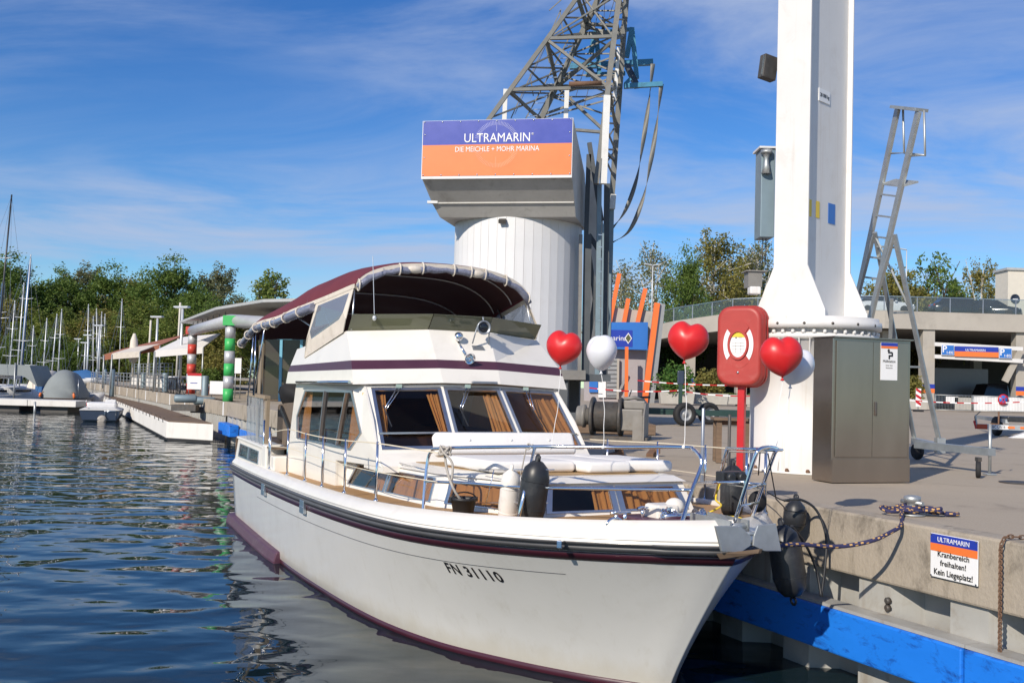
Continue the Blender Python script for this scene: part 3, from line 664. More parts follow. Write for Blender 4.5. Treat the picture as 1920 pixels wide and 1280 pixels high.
# ---------------------------------------------------------------- saloon
sal = bpy.data.objects.new('saloon', None); COL.objects.link(sal); sal.parent = by
SB = [Vector((8.16, -1.60, 2.02)), Vector((8.31, -.51, 2.04)), Vector((8.31, .51, 2.04)), Vector((8.16, 1.60, 2.02))]
ST = [Vector((7.28, -1.51, 2.90)), Vector((7.48, -.45, 2.94)), Vector((7.48, .45, 2.94)), Vector((7.28, 1.51, 2.90))]
for i in range(3):
    wl, n, S = wall_win(SB[i], SB[i+1], ST[i], ST[i+1], [(.075 if i == 0 else .03, .97 if i < 2 else .925, .05, .95, 0, 0)], 'windscreen', sal, nrm=Vector((1, 0, .5)), frame_w=.04)
    e = n*.016
    MB().bar(S(.06, .27)+e, S(.95, .27)+e, .035, .025).build('transom_bar', MT['alu'], wl)
    if i == 0: curtain(S(.12, .3), S(.20, .3), S(.1, .92), S(.26, .92), -n*.09, wl, 3); curtain(S(.86, .3), S(.95, .3), S(.80, .92), S(.95, .92), -n*.09, wl, 3)
    if i == 1: curtain(S(.66, .3), S(.95, .3), S(.72, .92), S(.95, .92), -n*.09, wl, 4)
    if i == 2: curtain(S(.52, .08), S(.95, .08), S(.45, .88), S(.93, .92), -n*.09, wl, 6)
    q0 = S(.42, .96)+n*.03; q1 = S(.18 if i < 2 else .36, .60)+n*.05
    wp = MB(); wp.tube([q0, q1], .008, 6); wp.tube([q0+Vector((0, .06, 0)), q1+Vector((0, .03, .0))], .007, 6); wp.box(q0, (.06, .09, .05)).build('wiper_arm', MT['chrome'], wl)
    bl = MB(); bl.tube([q1+Vector((0, -.02, .06))-n*.015, q1+(S(.3, .2)-S(.22, .62))*.62], .009, 5); bl.build('wiper_blade', MT['black_rubber'], wl)
for s_ in (1, -1):
    def f(x, y, z): return Vector((x, -s_*y, z))
    def wpt(px, py): q = bi(px, py, 1, -1.60); return f(q.x, 1.60, q.z)
    out = [f(3.45, 1.60, 2.06), f(3.75, 1.60, 2.9), f(7.29, 1.53, 2.9), f(7.80, 1.57, 2.45), f(8.16, 1.60, 2.02), f(8.30, 1.60, 1.86), f(6.28, 1.60, 1.78), f(6.28, 1.60, 1.34), f(3.3, 1.60, 1.32)]
    MB().box(f(6.262, 1.445, 1.565), (.03, .29, .44)).build('wall_end', MT['gelcoat'], sal)
    inn = [wpt(557.5, 780), wpt(573, 731.5), wpt(660.6, 733), wpt(678, 811), wpt(657, 843), wpt(645, 840.5), wpt(636, 838.5), wpt(624, 836), wpt(557.5, 821)]
    wl = MB().ring(out, inn, f(0, -.03, 0)).build('side_wall', MT['gelcoat'], sal)
    c = sum(inn, Vector())/9
    fr = MB().ring([p-(c-p).normalized()*.015+f(0, .014, 0) for p in inn], [p+(c-p).normalized()*.05+f(0, .014, 0) for p in inn], f(0, -.03, 0)).build('window_frame', MT['alu'], wl)
    MB().prism([p+(c-p).normalized()*.04 for p in inn], f(0, -.006, 0)).build('pane', MT['glass'], fr)
    for x0, x1 in ((5.42, 5.62), (6.35, 6.75)): MB().bar(f(x0, 1.615, 2.02), f(x1, 1.615, 2.78), .045, .03).build('mullion', MT['alu'], fr)
    for x0, x1 in (((3.95, 4.5), (6.65, 7.25)) if s_ == 1 else ((3.9, 7.3),)): curtain(f(x0, 1.6, 1.95), f(x1, 1.6, 1.95), f(x0+.25, 1.6, 2.8), f(x1+.1, 1.6, 2.8), f(0, -.07, 0), wl, 4)
MB().box((4.85, 0, 1.5), (2.6, 3.0, .04)).build('saloon_sole', MT['interior_wood'], sal)
mb = MB(); mb.box((3.6, 0, 2.1), (.04, 3.1, 1.5)); mb.box((4.6, .9, 1.85), (1.4, .8, .7)); mb.box((6.9, -.6, 1.9), (.5, 1.2, .55)); mb.build('saloon_furniture', MT['interior_wood'], sal)
mb = MB(); mb.add([Vector((6.3, -1.6, 1.99)), Vector((8.16, -1.6, 2.02)), Vector((8.31, -.51, 2.04)), Vector((8.31, .51, 2.04)), Vector((8.16, 1.6, 2.02)), Vector((6.3, 1.6, 1.99))], [tuple(range(6))])
pl = [Vector((8.16, -1.6, 2.02)), Vector((8.31, -.51, 2.04)), Vector((8.31, .51, 2.04)), Vector((8.16, 1.6, 2.02))]
lo = [Vector((8.40, -1.585, 1.87)), Vector((8.56, -.51, 1.9)), Vector((8.56, .51, 1.9)), Vector((8.40, 1.585, 1.87))]; lo2 = [Vector((p.x, p.y, 1.79)) for p in lo]
mb.loft([pl, lo, lo2])
for s_ in (1, -1): mb.prism([Vector((7.6, -s_*1.59, 1.79)), Vector((7.6, -s_*1.59, 2.0)), Vector((8.158, -s_*1.59, 2.018)), Vector((8.398, -s_*1.59, 1.868)), Vector((8.398, -s_*1.59, 1.79))], (0, s_*.28, 0))
mb.build('dashboard_shelf', MT['gelcoat'], sal)
# ---------------------------------------------------------------- flybridge
fb = bpy.data.objects.new('flybridge', None); COL.objects.link(fb); fb.parent = by
# outline: aft near, aft corner.. front corners (near, mid near, mid far, far), heights: brow bottom, stripe bottom, stripe top, coaming top
def ring_at(k):
    if k == 0: a = (3.42, 1.70, 2.87, 2.87); b = (7.31, 1.69, 2.91); c = (7.56, .45, 2.965)
    if k == 1: a = (3.50, 1.69, 3.07, 3.07); b = (7.19, 1.68, 3.115); c = (7.44, .46, 3.17)
    if k == 2: a = (3.58, 1.67, 3.18, 3.18); b = (7.08, 1.66, 3.245); c = (7.33, .47, 3.295)
    if k == 3: a = (3.72, 1.60, 3.46, 3.46); b = (6.50, 1.57, 3.68); c = (7.02, .49, 3.735)
    return [Vector((a[0], -a[1], a[2])), Vector((b[0], -b[1], b[2])), Vector((c[0], -c[1], c[2])), Vector((c[0], c[1], c[2])), Vector((b[0], b[1], b[2])), Vector((a[0], a[1], a[2]))]
RG = [ring_at(k) for k in range(4)]
mb = MB(); mb.loft(RG[:2]); mb.build('brow', MT['gelcoat'], fb)
mb = MB(); mb.loft([[p*1.0 for p in RG[1]], [p*1.0 for p in RG[2]]]); mb.build('maroon_band', MT['maroon_band'], fb)
mb = MB(); mb.loft(RG[2:]); inner = [Vector((p.x-.12 if i in (2, 3) else p.x-.04, p.y*.93, p.z+.01)) for i, p in enumerate(RG[3])]; fl = [Vector((p.x-.1, p.y*.97, 3.02)) for p in inner]
mb.loft([RG[3], inner, fl]); mb.build('coaming', MT['gelcoat'], fb)
sof = [Vector((p.x-.02, p.y*.99, p.z+.004)) for p in RG[0]]
mb = MB(); mb.add(sof, [tuple(range(6))]); mb.build('soffit', MT['gelcoat'], fb)
mb = MB(); mb.add([Vector((p.x, p.y*.98, 3.0)) for p in RG[1]], [tuple(range(6))]); mb.build('fly_deck', MT['gelcoat'], fb)
# smoked venturi screen, leaning forward
vb = [Vector((p.x-.03, p.y*.985, p.z+.012)) for p in RG[3][1:5]]; vt = [Vector((6.68, -1.55, 3.92)), Vector((7.16, -.47, 3.96)), Vector((7.16, .47, 3.96)), Vector((6.68, 1.55, 3.92))]
vb[0].x = 6.46; vb[3].x = 6.46
for i in range(3):
    n = (vb[i+1]-vb[i]).cross(vt[i]-vb[i]).normalized(); g = (vb[i+1]-vb[i]).normalized()*.006
    MB().prism([vb[i]+g, vb[i+1]-g, vt[i+1]-g, vt[i]+g], n*.008).build('venturi_panel', MT['smoked'], fb)
# handrail bars on the brow, horns, spot light, antenna
a = bi(556, 716, 1, -1.74); b = bi(655, 716, 1, -1.74); MB().tube([a, b], .022, 10).build('grab_bar', MT['chrome'], fb)
a = bi(885, 717, 0, 7.60); b = bi(932, 717, 0, 7.60); MB().box((a+b)/2, (.06, abs(a.y-b.y), .035)).build('name_light', MT['alu_dark'], fb, bevel=.01)
h1 = bi(860, 631, 0, 7.16); h2 = bi(878, 672, 0, 7.42)
mb = MB(); mb.ell(h1, (.07, .07, .07), 14, 8); mb.tube([h1+Vector((-.05, 0, -.06)), h1+Vector((-.08, 0, -.12))], .02, 8); mb.tube([h1+Vector((-.06, .0, -.05)), h2+Vector((-.10, -.01, .06))], .018, 8)
mb.lathe([(.02, 0), (.028, .07), (.045, .13), (.085, .18), (.08, .18), (.03, .10), (.0, .08)], h2+Vector((-.12, 0, .06)), (.9, .05, -.35), 16); mb.build('horn', MT['chrome'], fb)
s1 = bi(906, 614, 0, 7.30)
sp = MB(); sp.lathe([(.05, -.10), (.085, -.07), (.105, .02), (.105, .05), (.09, .05), (.085, .03), (.0, .02)], s1, (.95, -.12, -.05), 18)
for dy in (-.10, .10): sp.tube([s1+Vector((0, dy, 0)), s1+Vector((-.08, dy*1.3, -.24))], .011, 6)
sp.tube([s1+Vector((0, 0, .1)), s1+Vector((-.02, 0, .16))], .012, 6); sp.box(s1+Vector((-.13, -.03, -.28)), (.14, .18, .02), rot=(0, R_(35), 0)); sp.build('spot_light', MT['alu_dark'], fb)
MB().lathe([(.07, 0), (.05, .01), (0, .012)], s1+Vector((.035, -.006, 0)), (.95, -.12, -.05), 16).build('lamp_lens', MT['glass_black'], fb)
a0 = bi(702, 596, 1, -1.25)
MB().tube([a0, bi(699, 480, 1, -1.25)], .005, 5).build('antenna', MT['lamp_grey'], fb); MB().ell(a0, (.032, .032, .04), 10, 8).build('antenna_base', MT['lamp_grey'], fb)
mb = MB(); mb.box((5.0, .2, 3.35), (.5, 1.3, .55)); mb.box((4.55, .2, 3.62), (.12, 1.35, .5)); mb.build('helm_seat', MT['cushion'], fb, bevel=.06)
mb = MB(); mb.box((6.3, .1, 3.5), (.5, 2.1, .35)); mb.build('helm_console', MT['gelcoat'], fb, bevel=.05)
mb = MB(); mb.tube([(6.05, .75+.17*math.cos(a), 3.78+.17*math.sin(a)) for a in [k*math.pi/10 for k in range(20)]], .014, 8, closed=True)
for k in range(3): mb.tube([(6.05, .75, 3.78), (6.05, .75+.17*math.cos(k*2.09+.5), 3.78+.17*math.sin(k*2.09+.5))], .01, 6)
mb.build('steering_wheel', MT['chrome'], fb)
# ---------------------------------------------------------------- canopy
cp = bpy.data.objects.new('canopy', None); COL.objects.link(cp); cp.parent = by
CE = [(-.3, 3.62), (.5, 3.78), (1.3, 3.95), (3.3, 4.03), (5.2, 4.22), (6.35, 4.36)]       # edge height along x
CT = [(-.3, 3.80), (.3, 4.05), (1.2, 4.32), (2.2, 4.46), (4, 4.74), (5.0, 4.83), (5.7, 4.84), (6.2, 4.80), (6.5, 4.74)]
CW = [(-.3, 1.82), (2, 1.84), (4, 1.78), (6.4, 1.44)]
def can(x, a, off=0):                            # a -1..1 across
    e, t_, w_ = spline(CE, x), spline(CT, x), interp(CW, x)
    y = a*w_; z = e+(t_-e)*max(0, 1-abs(a)**3)**.6+off
    sag = .018*math.sin(x*5.2)*(1-abs(a))
    return Vector((x+(.10*(1-a*a) if x > 6 else 0), y, z+sag))
XS = [-.3+k*.17 for k in range(40)]+[6.42]; AS = [math.sin(math.pi/2*(-1+k/14)) for k in range(29)]
mb = MB(); mb.smooth = True; mb.loft([[can(x, a) for a in AS] for x in XS]); mb.build('canvas_top', MT['canvas_maroon'], cp)
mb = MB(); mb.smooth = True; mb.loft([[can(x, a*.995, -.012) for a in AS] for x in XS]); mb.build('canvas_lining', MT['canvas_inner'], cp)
def strip_along(fn, n, mt, name, r): MB().tube([fn(k/n) for k in range(n+1)], r, 10).build(name, mt, cp)
# front roll: clear curtains rolled up under the leading edge, in three bundles
for a0, a1 in ((-.98, -.40), (-.36, .30), (.36, 1.0)):
    pts = [can(6.42, lerp(a0, a1, k/10))+Vector((.03, 0, -.10-.01*math.sin(k*2.3))) for k in range(11)]
    MB().tube(pts, .05, 10, rf=lambda t: .046+.008*math.sin(t*9)).build('rolled_curtain', MT['vinyl_roll'], cp)
for a in (-.97, -.55, -.30, .05, .25, .42, .68, .98):
    c = can(6.42, a)+Vector((.03, 0, -.09)); MB().tube([c+Vector((.07*math.cos(q), 0, .085*math.sin(q)+.01)) for q in [k*math.pi/6 for k in range(12)]], .012, 5, closed=True).build('strap', MT['canvas_cream'], cp)
for a in (-.385, .33): 
    c = can(6.42, a)+Vector((.04, 0, -.10)); MB().ell(c, (.06, .13, .06), 12, 8).build('rolled_cloth', MT['canvas_cream'], cp)
mb = MB(); mb.smooth = True
mb.loft([[can(6.43, a, 0)+Vector((.015, 0, dz)) for a in AS] for dz in (.0, -.03, -.06)]); mb.build('front_hem', MT['canvas_cream'], cp)
for s_ in (-1, 1):
    pts = [can(x, s_, 0)+Vector((0, .01*s_, -.07)) for x in (.0, .5, 1.0, 1.5)]; MB().tube(bez(pts, 5), .055, 10).build('rolled_curtain', MT['vinyl_roll'], cp)
    pts = [can(x, s_, 0)+Vector((0, .01*s_, -.075)) for x in (1.6, 2.2, 3.0, 3.7)]; MB().tube(bez(pts, 5), .055, 10).build('rolled_curtain', MT['vinyl_roll'], cp)
    pts = [can(x, s_, 0)+Vector((0, .01*s_, -.08)) for x in (3.7, 4.4, 4.95)]; MB().tube(bez(pts, 5), .075, 12).build('rolled_curtain', MT['vinyl_roll'], cp)
    for x in (.1, .8, 1.55, 2.3, 2.9, 3.7, 4.4):
        c = can(x, s_)+Vector((0, .01*s_, -.07)); MB().tube([c+Vector((0, .085*math.cos(q), .085*math.sin(q))) for q in [k*math.pi/6 for k in range(12)]], .014, 5, closed=True).build('strap', MT['canvas_cream'], cp)
    mb = MB(); mb.smooth = True; mb.loft([[can(x, s_)+Vector((0, s_*.008, dz)) for x in XS] for dz in (.03, -.035)]); mb.build('side_hem', MT['canvas_cream'], cp)
    # side window panel between canopy and coaming
    q = [can(5.0, s_)+Vector((0, 0, -.02)), can(6.35, s_)+Vector((0, 0, -.02)), Vector((6.52, s_*1.60, 3.86)), Vector((6.40, s_*1.60, 3.66)), Vector((4.45, s_*1.66, 3.30)), Vector((4.7, s_*1.70, 3.6))]
    c = (q[0]+q[1]+q[3]+q[4])/4
    inn = [q[0].lerp(c, .16), q[1].lerp(c, .16), Vector((6.38, s_*1.6, 3.96)), Vector((6.2, s_*1.605, 3.86)), Vector((4.85, s_*1.66, 3.60)), Vector((4.82, s_*1.68, 3.72))]
    MB().ring(q, inn, (0, -.012*s_, 0)).build('side_curtain', MT['canvas_cream'], cp)
    MB().prism(inn, (0, -.004*s_, 0)).build('vinyl_window', MT['clear_vinyl'], cp)
    for x0, x1 in ((6.35, 6.5), (4.9, 5.9), (3.6, 5.6)):
        z0 = 3.7 if x1 > 6 else 3.55; MB().tube([can(x0, s_*.98)-Vector((0, 0, .05)), Vector((x1, s_*1.5, z0))], .014, 8).build('canopy_pole', MT['alu'], cp)
    for x0, x1 in ((1.1, .95), (1.3, 1.45), (2.1, 1.5)):
        MB().tube([can(x0, s_*.98)-Vector((0, 0, .08)), Vector((x1, s_*1.84, 2.62 if x1 > .96 else 2.4))], .018, 8).build('canopy_pole', MT['chrome'], cp)
for x in (1.2, 3.0, 4.6, 5.6):
    MB().tube([can(x, a*.99, -.035) for a in AS], .013, 8).build('canopy_bow', MT['alu'], cp)
MB().tube([can(2.9, -.1, 0), can(2.9, -.1, .26)], .02, 8).build('mast_light', MT['alu_dark'], cp)
MB().lathe([(.035, 0), (.035, .07), (.02, .09), (0, .09)], can(2.9, -.1, .2), n=10).build('mast_lens', MT['alu_dark'], cp)
# ---------------------------------------------------------------- aft deck
af = bpy.data.objects.new('aft_deck', None); COL.objects.link(af); af.parent = by
for s_ in (1, -1):
    f = lambda x, y, z: Vector((x, -s_*y, z))
    a0, b0, a1, b1 = f(0, 1.86, sheer(0)+.05), f(2.62, 1.90, sheer(2.6)+.06), f(.08, 1.82, 1.74), f(2.50, 1.86, 1.70)
    wall_win(a0, b0, a1, b1, [(.13, .50, .2, .78, 0, 0), (.51, .90, .2, .78, 0, -.01)], 'quarter_wall', af, nrm=f(0, 1, 0), glass='glass')
    mb = MB(); mb.prism([f(0, 1.84, 1.71), f(2.56, 1.88, 1.68), f(2.56, 1.5, 1.70), f(0, 1.5, 1.73)], (0, 0, .05)); mb.build('quarter_top', MT['gelcoat'], af, bevel=.015)
    mb = MB(); mb.box(f(2.75, 1.72, 1.55), (.3, .34, .45)); mb.box(f(3.2, 1.62, 1.47), (.5, .5, .3)); mb.build('boarding_step', MT['gelcoat'], af, bevel=.03)
    MB().box(f(2.95, 1.66, 1.735), (.65, .42, .03)).build('step_tread', MT['old_wood'], af)
    for x, ztop in ((2.58, 2.2), (3.05, 2.1)): MB().tube([f(x, 1.86, 1.36), f(x, 1.86, ztop)], .017, 8).build('gate_post', MT['chrome'], af)
    mb = MB(); mb.smooth = True
    mb.loft([[f(x, 1.80+.02*math.sin(x*17+z*3), z) for x in [.75+k*.06 for k in range(26)]] for z in (1.72, 2.0, 2.3, 2.6)]); mb.build('weather_cloth', MT['clear_vinyl'], af)
    MB().bar(f(.7, 1.78, 2.63), f(2.4, 1.78, 2.6), .10, .06).build('bulwark_cap', MT['tan_cloth'], af)
    MB().box(f(2.33, 1.76, 2.15), (.12, .06, .95)).build('post_cover', MT['tan_cloth'], af)
    mb = MB(); mb.prism([f(2.45, 1.5, 1.7), f(3.5, 1.55, 1.6), f(3.5, 1.55, 2.55), f(2.45, 1.5, 2.5)], f(0, -.03, 0)); mb.build('wicker_screen', MT['wicker'], af)
    MB().bar(f(2.42, 1.53, 2.42), f(3.35, 1.58, 2.05), .04, .09).build('screen_rail', MT['black_rubber'], af)
mb = MB(); mb.box((1.3, 0, 1.72), (2.6, 3.1, .04)); mb.box((-.02, 0, 1.5), (.05, 3.7, .5)); mb.build('aft_sole', MT['old_wood'], af)
mb = MB(); mb.prism([Vector((.4, -1.55, 1.72)), Vector((.62, -1.55, 1.72)), Vector((1.1, -1.62, 3.8)), Vector((.75, -1.62, 3.8))], (0, .03, 0)); mb.build('cloth_drape', MT['tan_cloth'], af)
def lump(c, r, seed, name, mt, par):
    random.seed(seed); mb = MB(); mb.ell(c, r, 18, 10); c = Vector(c)
    mb.v = [tuple(c+(Vector(v)-c)*(1+.16*math.sin(v[0]*13+seed)+.12*math.sin(v[1]*17+v[2]*11))) for v in mb.v]; return mb.build(name, mt, par)
lump((1.7, -1.05, 2.68), (.55, .3, .3), 3, 'covered_cushion_pile', MT['black_cloth'], af); lump((2.5, -.95, 2.66), (.35, .25, .26), 5, 'covered_cushion_pile', MT['black_cloth'], af)
mb = MB(); mb.box((2.1, -1.0, 2.1), (2.0, .6, .7)); mb.build('locker', MT['wicker'], af, bevel=.05)
# ---------------------------------------------------------------- rails
rl = bpy.data.objects.new('guard_rail', None); COL.objects.link(rl); rl.parent = by
def hpt(px, py, yy): return bi(px, py, 1, -yy)
ft = lambda x, ins=.14: Vector((x, -(spline(DK, x)-ins), sheer(x)+.12))
stn = [(3.22, 2.03), (4.6, 2.16), (5.85, 2.16), (6.9, 2.17), (8.05, 2.20), (9.35, 2.25)]
for s_ in (1, -1):
    tops = []
    for x, z in (stn if s_ == 1 else stn+[(10.5, 2.28), (11.6, 2.32), (12.5, 2.36)]):
        a = ft(x); b = Vector((x, a.y-.0, z)); a.y *= s_; b.y *= s_; tops.append(b)
        MB().tube([a, b], .016, 8).lathe([(.03, 0), (.03, .02), (.018, .025)], a, n=10).build('stanchion', MT['chrome'], rl)
    bow0 = Vector((10.6, -1.72, 2.23)) if s_ == 1 else bi(1365, 842, 1, .3)
    for fz in (0, .45):
        pl = [b-Vector((0, 0, .02+(b.z-1.5)*fz)) for b in tops]+[bow0-Vector((0, 0, .02+.7*fz))]
        MB().tube(bez(pl, 4), .0055 if fz else .008, 5).build('guard_wire', MT['wire'], rl)
    if s_ == -1: continue
    # chrome bow rail
    tp = [bi(793, 962, 1, -1.78), bi(797, 905, 1, -1.74), bi(803, 858, 1, -1.70), bi(812, 845, 1, -1.68), bi(828, 840, 1, -1.66), bi(1003, 837, 1, -1.02), bi(1150, 838, 1, -.42), bi(1280, 838, 1, -.02), bi(1301, 843, 1, .01), bi(1314, 858, 1, .0), bi(1314, 876, 1, -.02), bi(1297, 920, 1, -.16), bi(1275, 990, 1, -.40)]
    tp = [Vector((p.x, p.y*(1 if s_ == 1 else -1), p.z)) for p in tp]
    if s_ == -1: tp = [Vector((p.x, max(p.y, .42), p.z)) for p in tp[:8]]
    MB().tube(bez(tp, 5), .019, 10).build('bow_rail', MT['chrome'], rl)
    md = [bi(798, 902, 1, -1.74), bi(880, 906, 1, -1.52), bi(985, 913, 1, -1.16), bi(1150, 916, 1, -.62), bi(1297, 918, 1, -.16)]
    md = [Vector((p.x, p.y*s_, p.z)) for p in (md if s_ == 1 else md[:4])]
    MB().tube(bez(md, 5), .016, 8).build('mid_rail', MT['chrome'], rl)
    a, b = bi(968, 988, 1, -1.38), bi(1003, 838, 1, -1.02); MB().tube([Vector((a.x, a.y*s_, a.z)), Vector((b.x, b.y*s_, b.z))], .019, 8).build('stanchion', MT['chrome'], rl)
# fender basket of thin chrome hoops
for py, px0, px1 in ((880, 898, 1040), (942, 884, 1027)):
    MB().tube([bi(px0, py, 1, -1.25), bi((px0+px1)/2, py, 1, -1.22), bi(px1, py, 1, -.98)], .006, 6).build('basket_hoop', MT['chrome'], rl)
MB().tube([bi(926, 881, 1, -1.25), bi(912, 942, 1, -1.3)], .006, 6).build('basket_rod', MT['chrome'], rl)
# pulpit on the stem: two hoops with a seat plate
pp = bpy.data.objects.new('pulpit', None); COL.objects.link(pp); pp.parent = by
def V(x, y, z): return Vector((x, y, z))
hA = [bi(1375, 985, 1, .02), bi(1396, 920, 1, .04), bi(1415, 858, 1, .08), bi(1424, 843, 1, .12), bi(1440, 838, 1, .22), bi(1458, 842, 1, .42), bi(1452, 850, 1, .46), bi(1432, 905, 1, .50), bi(1410, 968, 1, .52)]
MB().tube(bez(hA, 5), .019, 10).build('hoop', MT['chrome'], pp)
mb = MB(); mb.lathe([(.0, -.012), (.13, -.012), (.14, 0), (.13, .012), (0, .012)], bi(1440, 842, 1, .32), n=20); mb.build('seat_plate', MT['chrome'], pp)
for a, b in (((1397, 916, .04), (1432, 908, .5)), ((1387, 948, .03), (1422, 942, .51)), ((1362, 840, .25), (1420, 842, .12)), ((1365, 842, .25), (1350, 895, .75)), ((1362, 842, .3), (1340, 930, .7)), ((1300, 905, .05), (1395, 903, .05)), ((1395, 905, .3), (1436, 908, .5))):
    MB().tube([bi(a[0], a[1], 1, a[2]), bi(b[0], b[1], 1, b[2])], .013, 8).build('rung', MT['chrome'], pp)
for a, b in (((1440, 850, .3), (1455, 935, .62)), ((1425, 848, .25), (1422, 890, .35)), ((1455, 935, .62), (1475, 955, 1.0))):
    MB().tube([bi(a[0], a[1], 1, a[2]), bi(b[0], b[1], 1, b[2])], .006, 6).build('lashing', MT['black_rubber'], pp)
c = bi(1370, 893, 1, .25)
mb = MB(); mb.box(c, (.12, .27, .10)); mb.lathe([(.04, 0), (.048, .05), (.036, .07), (0, .06)], c+V(.05, -.065, 0), (1, 0, 0), 14); mb.lathe([(.04, 0), (.048, .05), (.036, .07), (0, .06)], c+V(.05, .065, 0), (1, 0, 0), 14); mb.build('navigation_light', MT['black_rubber'], pp, bevel=.012)
# bow fittings
bf = bpy.data.objects.new('bow_fittings', None); COL.objects.link(bf); bf.parent = by
c = bi(1250, 964, 1, .02)
mb = MB(); mb.box(c+V(-.06, -.02, -.03), (.26, .26, .26)); mb.ell(c+V(-.04, .12, .07), (.10, .10, .09), 14, 8); mb.build('windlass', MT['gelcoat'], bf, bevel=.03)
mb = MB()
for k in range(14):
    a = k*.75; q = c+V(.09+.02*math.sin(k*1.7), -.04+.08*math.cos(a), -.02+.08*math.sin(a)); 
    mb.tube([q+V(.012*math.cos(b), .028*math.cos(b+k), .028*math.sin(b)) for b in [j*math.pi/3 for j in range(6)]], .009, 5, closed=True)
mb.tube([c+V(.12, -.12, 0), c+V(.12, .3, 0)], .03, 10); mb.lathe([(.07, 0), (.04, .03), (.04, .06), (.07, .09)], c+V(.12, .26, 0), (0, 1, 0), 14); mb.build('anchor_chain', MT['chrome'], bf)
for px, py in ((1163, 985), (1212, 975)):
    q = bi(px, py, 2, 1.66)
    mb = MB(); mb.box(q+V(0, 0, .01), (.10, .22, .015)); mb.tube([q+V(0, -.05, .0), q+V(0, -.05, .13)], .018, 8); mb.tube([q+V(0, .05, .0), q+V(0, .05, .13)], .018, 8); mb.tube([q+V(0, -.11, .12), q+V(0, .11, .12)], .016, 8)
    mb.lathe([(.035, .125), (.035, .14), (0, .145)], q+V(0, -.05, 0), n=12); mb.build('cleat', MT['chrome'], bf)
q = bi(1153, 985, 2, 1.70); MB().tube([q+V(.0, .09*math.cos(a), .07*math.sin(a)) for a in [k*math.pi/8 for k in range(9)]], .014, 8).build('fairlead', MT['chrome'], bf)
MB().prism([V(12.05, -.35, 1.655), V(12.75, -.28, 1.675), V(12.75, .28, 1.675), V(12.05, .35, 1.655)], (0, 0, .03)).build('deck_hatch', MT['sponson'], bf, bevel=.01)
mb = MB(); mb.box((13.30, .0, 1.725), (.60, .20, .035)); mb.box((13.30, -.10, 1.77), (.60, .02, .10)); mb.box((13.30, .10, 1.77), (.60, .02, .10)); mb.tube([V(13.56, -.10, 1.76), V(13.56, .10, 1.76)], .035, 12); mb.build('bow_roller', MT['galv'], bf)
mb = MB(); mb.prism([V(13.66, -.26, 1.50), V(14.0, -.12, 1.60), V(14.02, -.12, 1.64), V(13.66, -.30, 1.55)], (0, .03, 0)); mb.build('roller_brace', MT['old_wood'], bf)
# anchor with two square flukes hanging at the roller
an = bpy.data.objects.new('anchor', None); COL.objects.link(an); an.parent = by
ca = bi(1398, 1012, 1, .0)
def apx(px, py, dx_=0): q = bi(px, py, 0, ca.x+dx_); return q
for pts in ([(1338, 985), (1385, 985), (1406, 1005), (1404, 1022), (1385, 1035), (1350, 1033)], [(1418, 984), (1452, 980), (1462, 1032), (1430, 1032), (1409, 1022), (1411, 1003)]):
    MB().prism([apx(x, y, .05) for i, (x, y) in enumerate(pts)], (.025, 0, 0)).build('fluke', MT['galv'], an, bevel=.006)
MB().bar(apx(1408, 1018, .05), V(13.3, 0, 1.83), .05, .03).build('shank', MT['galv'], an)
MB().tube([apx(1408, 1000, .05)+V(0, -.1, 0), apx(1408, 1000, .05)+V(0, .1, 0)], .02, 8).build('stock', MT['galv'], an)
# ================================================================ loose things on the yacht (world space)
def bw_(v): return BO + bfw*v.x + bst*v.y + Vector((0, 0, v.z))
BROT = math.atan2(bfw.y, bfw.x)
def pillow(name, label, c, sz, cat='cushion', rot=(0, 0, 0), group=None):
    """upholstered block with rounded edges and slightly swollen faces"""
    bm = bmesh.new(); bmesh.ops.create_cube(bm, size=1); bmesh.ops.scale(bm, vec=sz, verts=bm.verts)
    bmesh.ops.bevel(bm, geom=bm.edges[:], offset=min(sz)*.36, segments=5, profile=.5, affect='EDGES', clamp_overlap=True)
    me = bpy.data.meshes.new(name); bm.to_mesh(me); bm.free(); me.materials.append(MT['cushion'])
    for p in me.polygons: p.use_smooth = True
    o = bpy.data.objects.new(name, me); COL.objects.link(o); o.location = bw_(Vector(c)); o.rotation_euler = (Euler((0, 0, BROT)).to_matrix() @ Euler(rot).to_matrix()).to_euler()
    return tag(o, label, cat, group)
zc = trz(10)+.075
pillow('sunbed_cushion', 'long white sunbed cushion nearest the camera on the foredeck roof', (10.06, -.62, trz(10.1)+.135), (1.5, 1.02, .13), rot=(0, R_(-1.6), 0))
pillow('sunbed_cushion', 'short white sunbed cushion in the middle of the foredeck roof', (10.30, .20, trz(10.3)+.135), (1.5, .58, .13), rot=(0, R_(-1.6), 0))
pillow('sunbed_cushion', 'white sunbed cushion on the far side of the foredeck roof', (10.25, .84, trz(10.3)+.135), (1.45, .66, .13), rot=(0, R_(-1.6), R_(-6)))
bc = pillow('backrest_cushion', 'thick white buttoned backrest cushion leaning on the windscreen base', (8.72, .0, 2.17), (.16, 2.05, .32), rot=(0, R_(-28), 0))
for k in (-.55, 0.05, .62):
    MB().lathe([(.018, 0), (.014, .008), (0, .01)], (.082, k, .03), (1, 0, 0), 10).build('button', MT['cushion'], bc)
pillow('backrest_roll', 'low white roll cushion lying below the buttoned backrest', (9.12, .02, trz(9.1)+.13), (.18, 2.05, .12), rot=(0, R_(-5), 0))
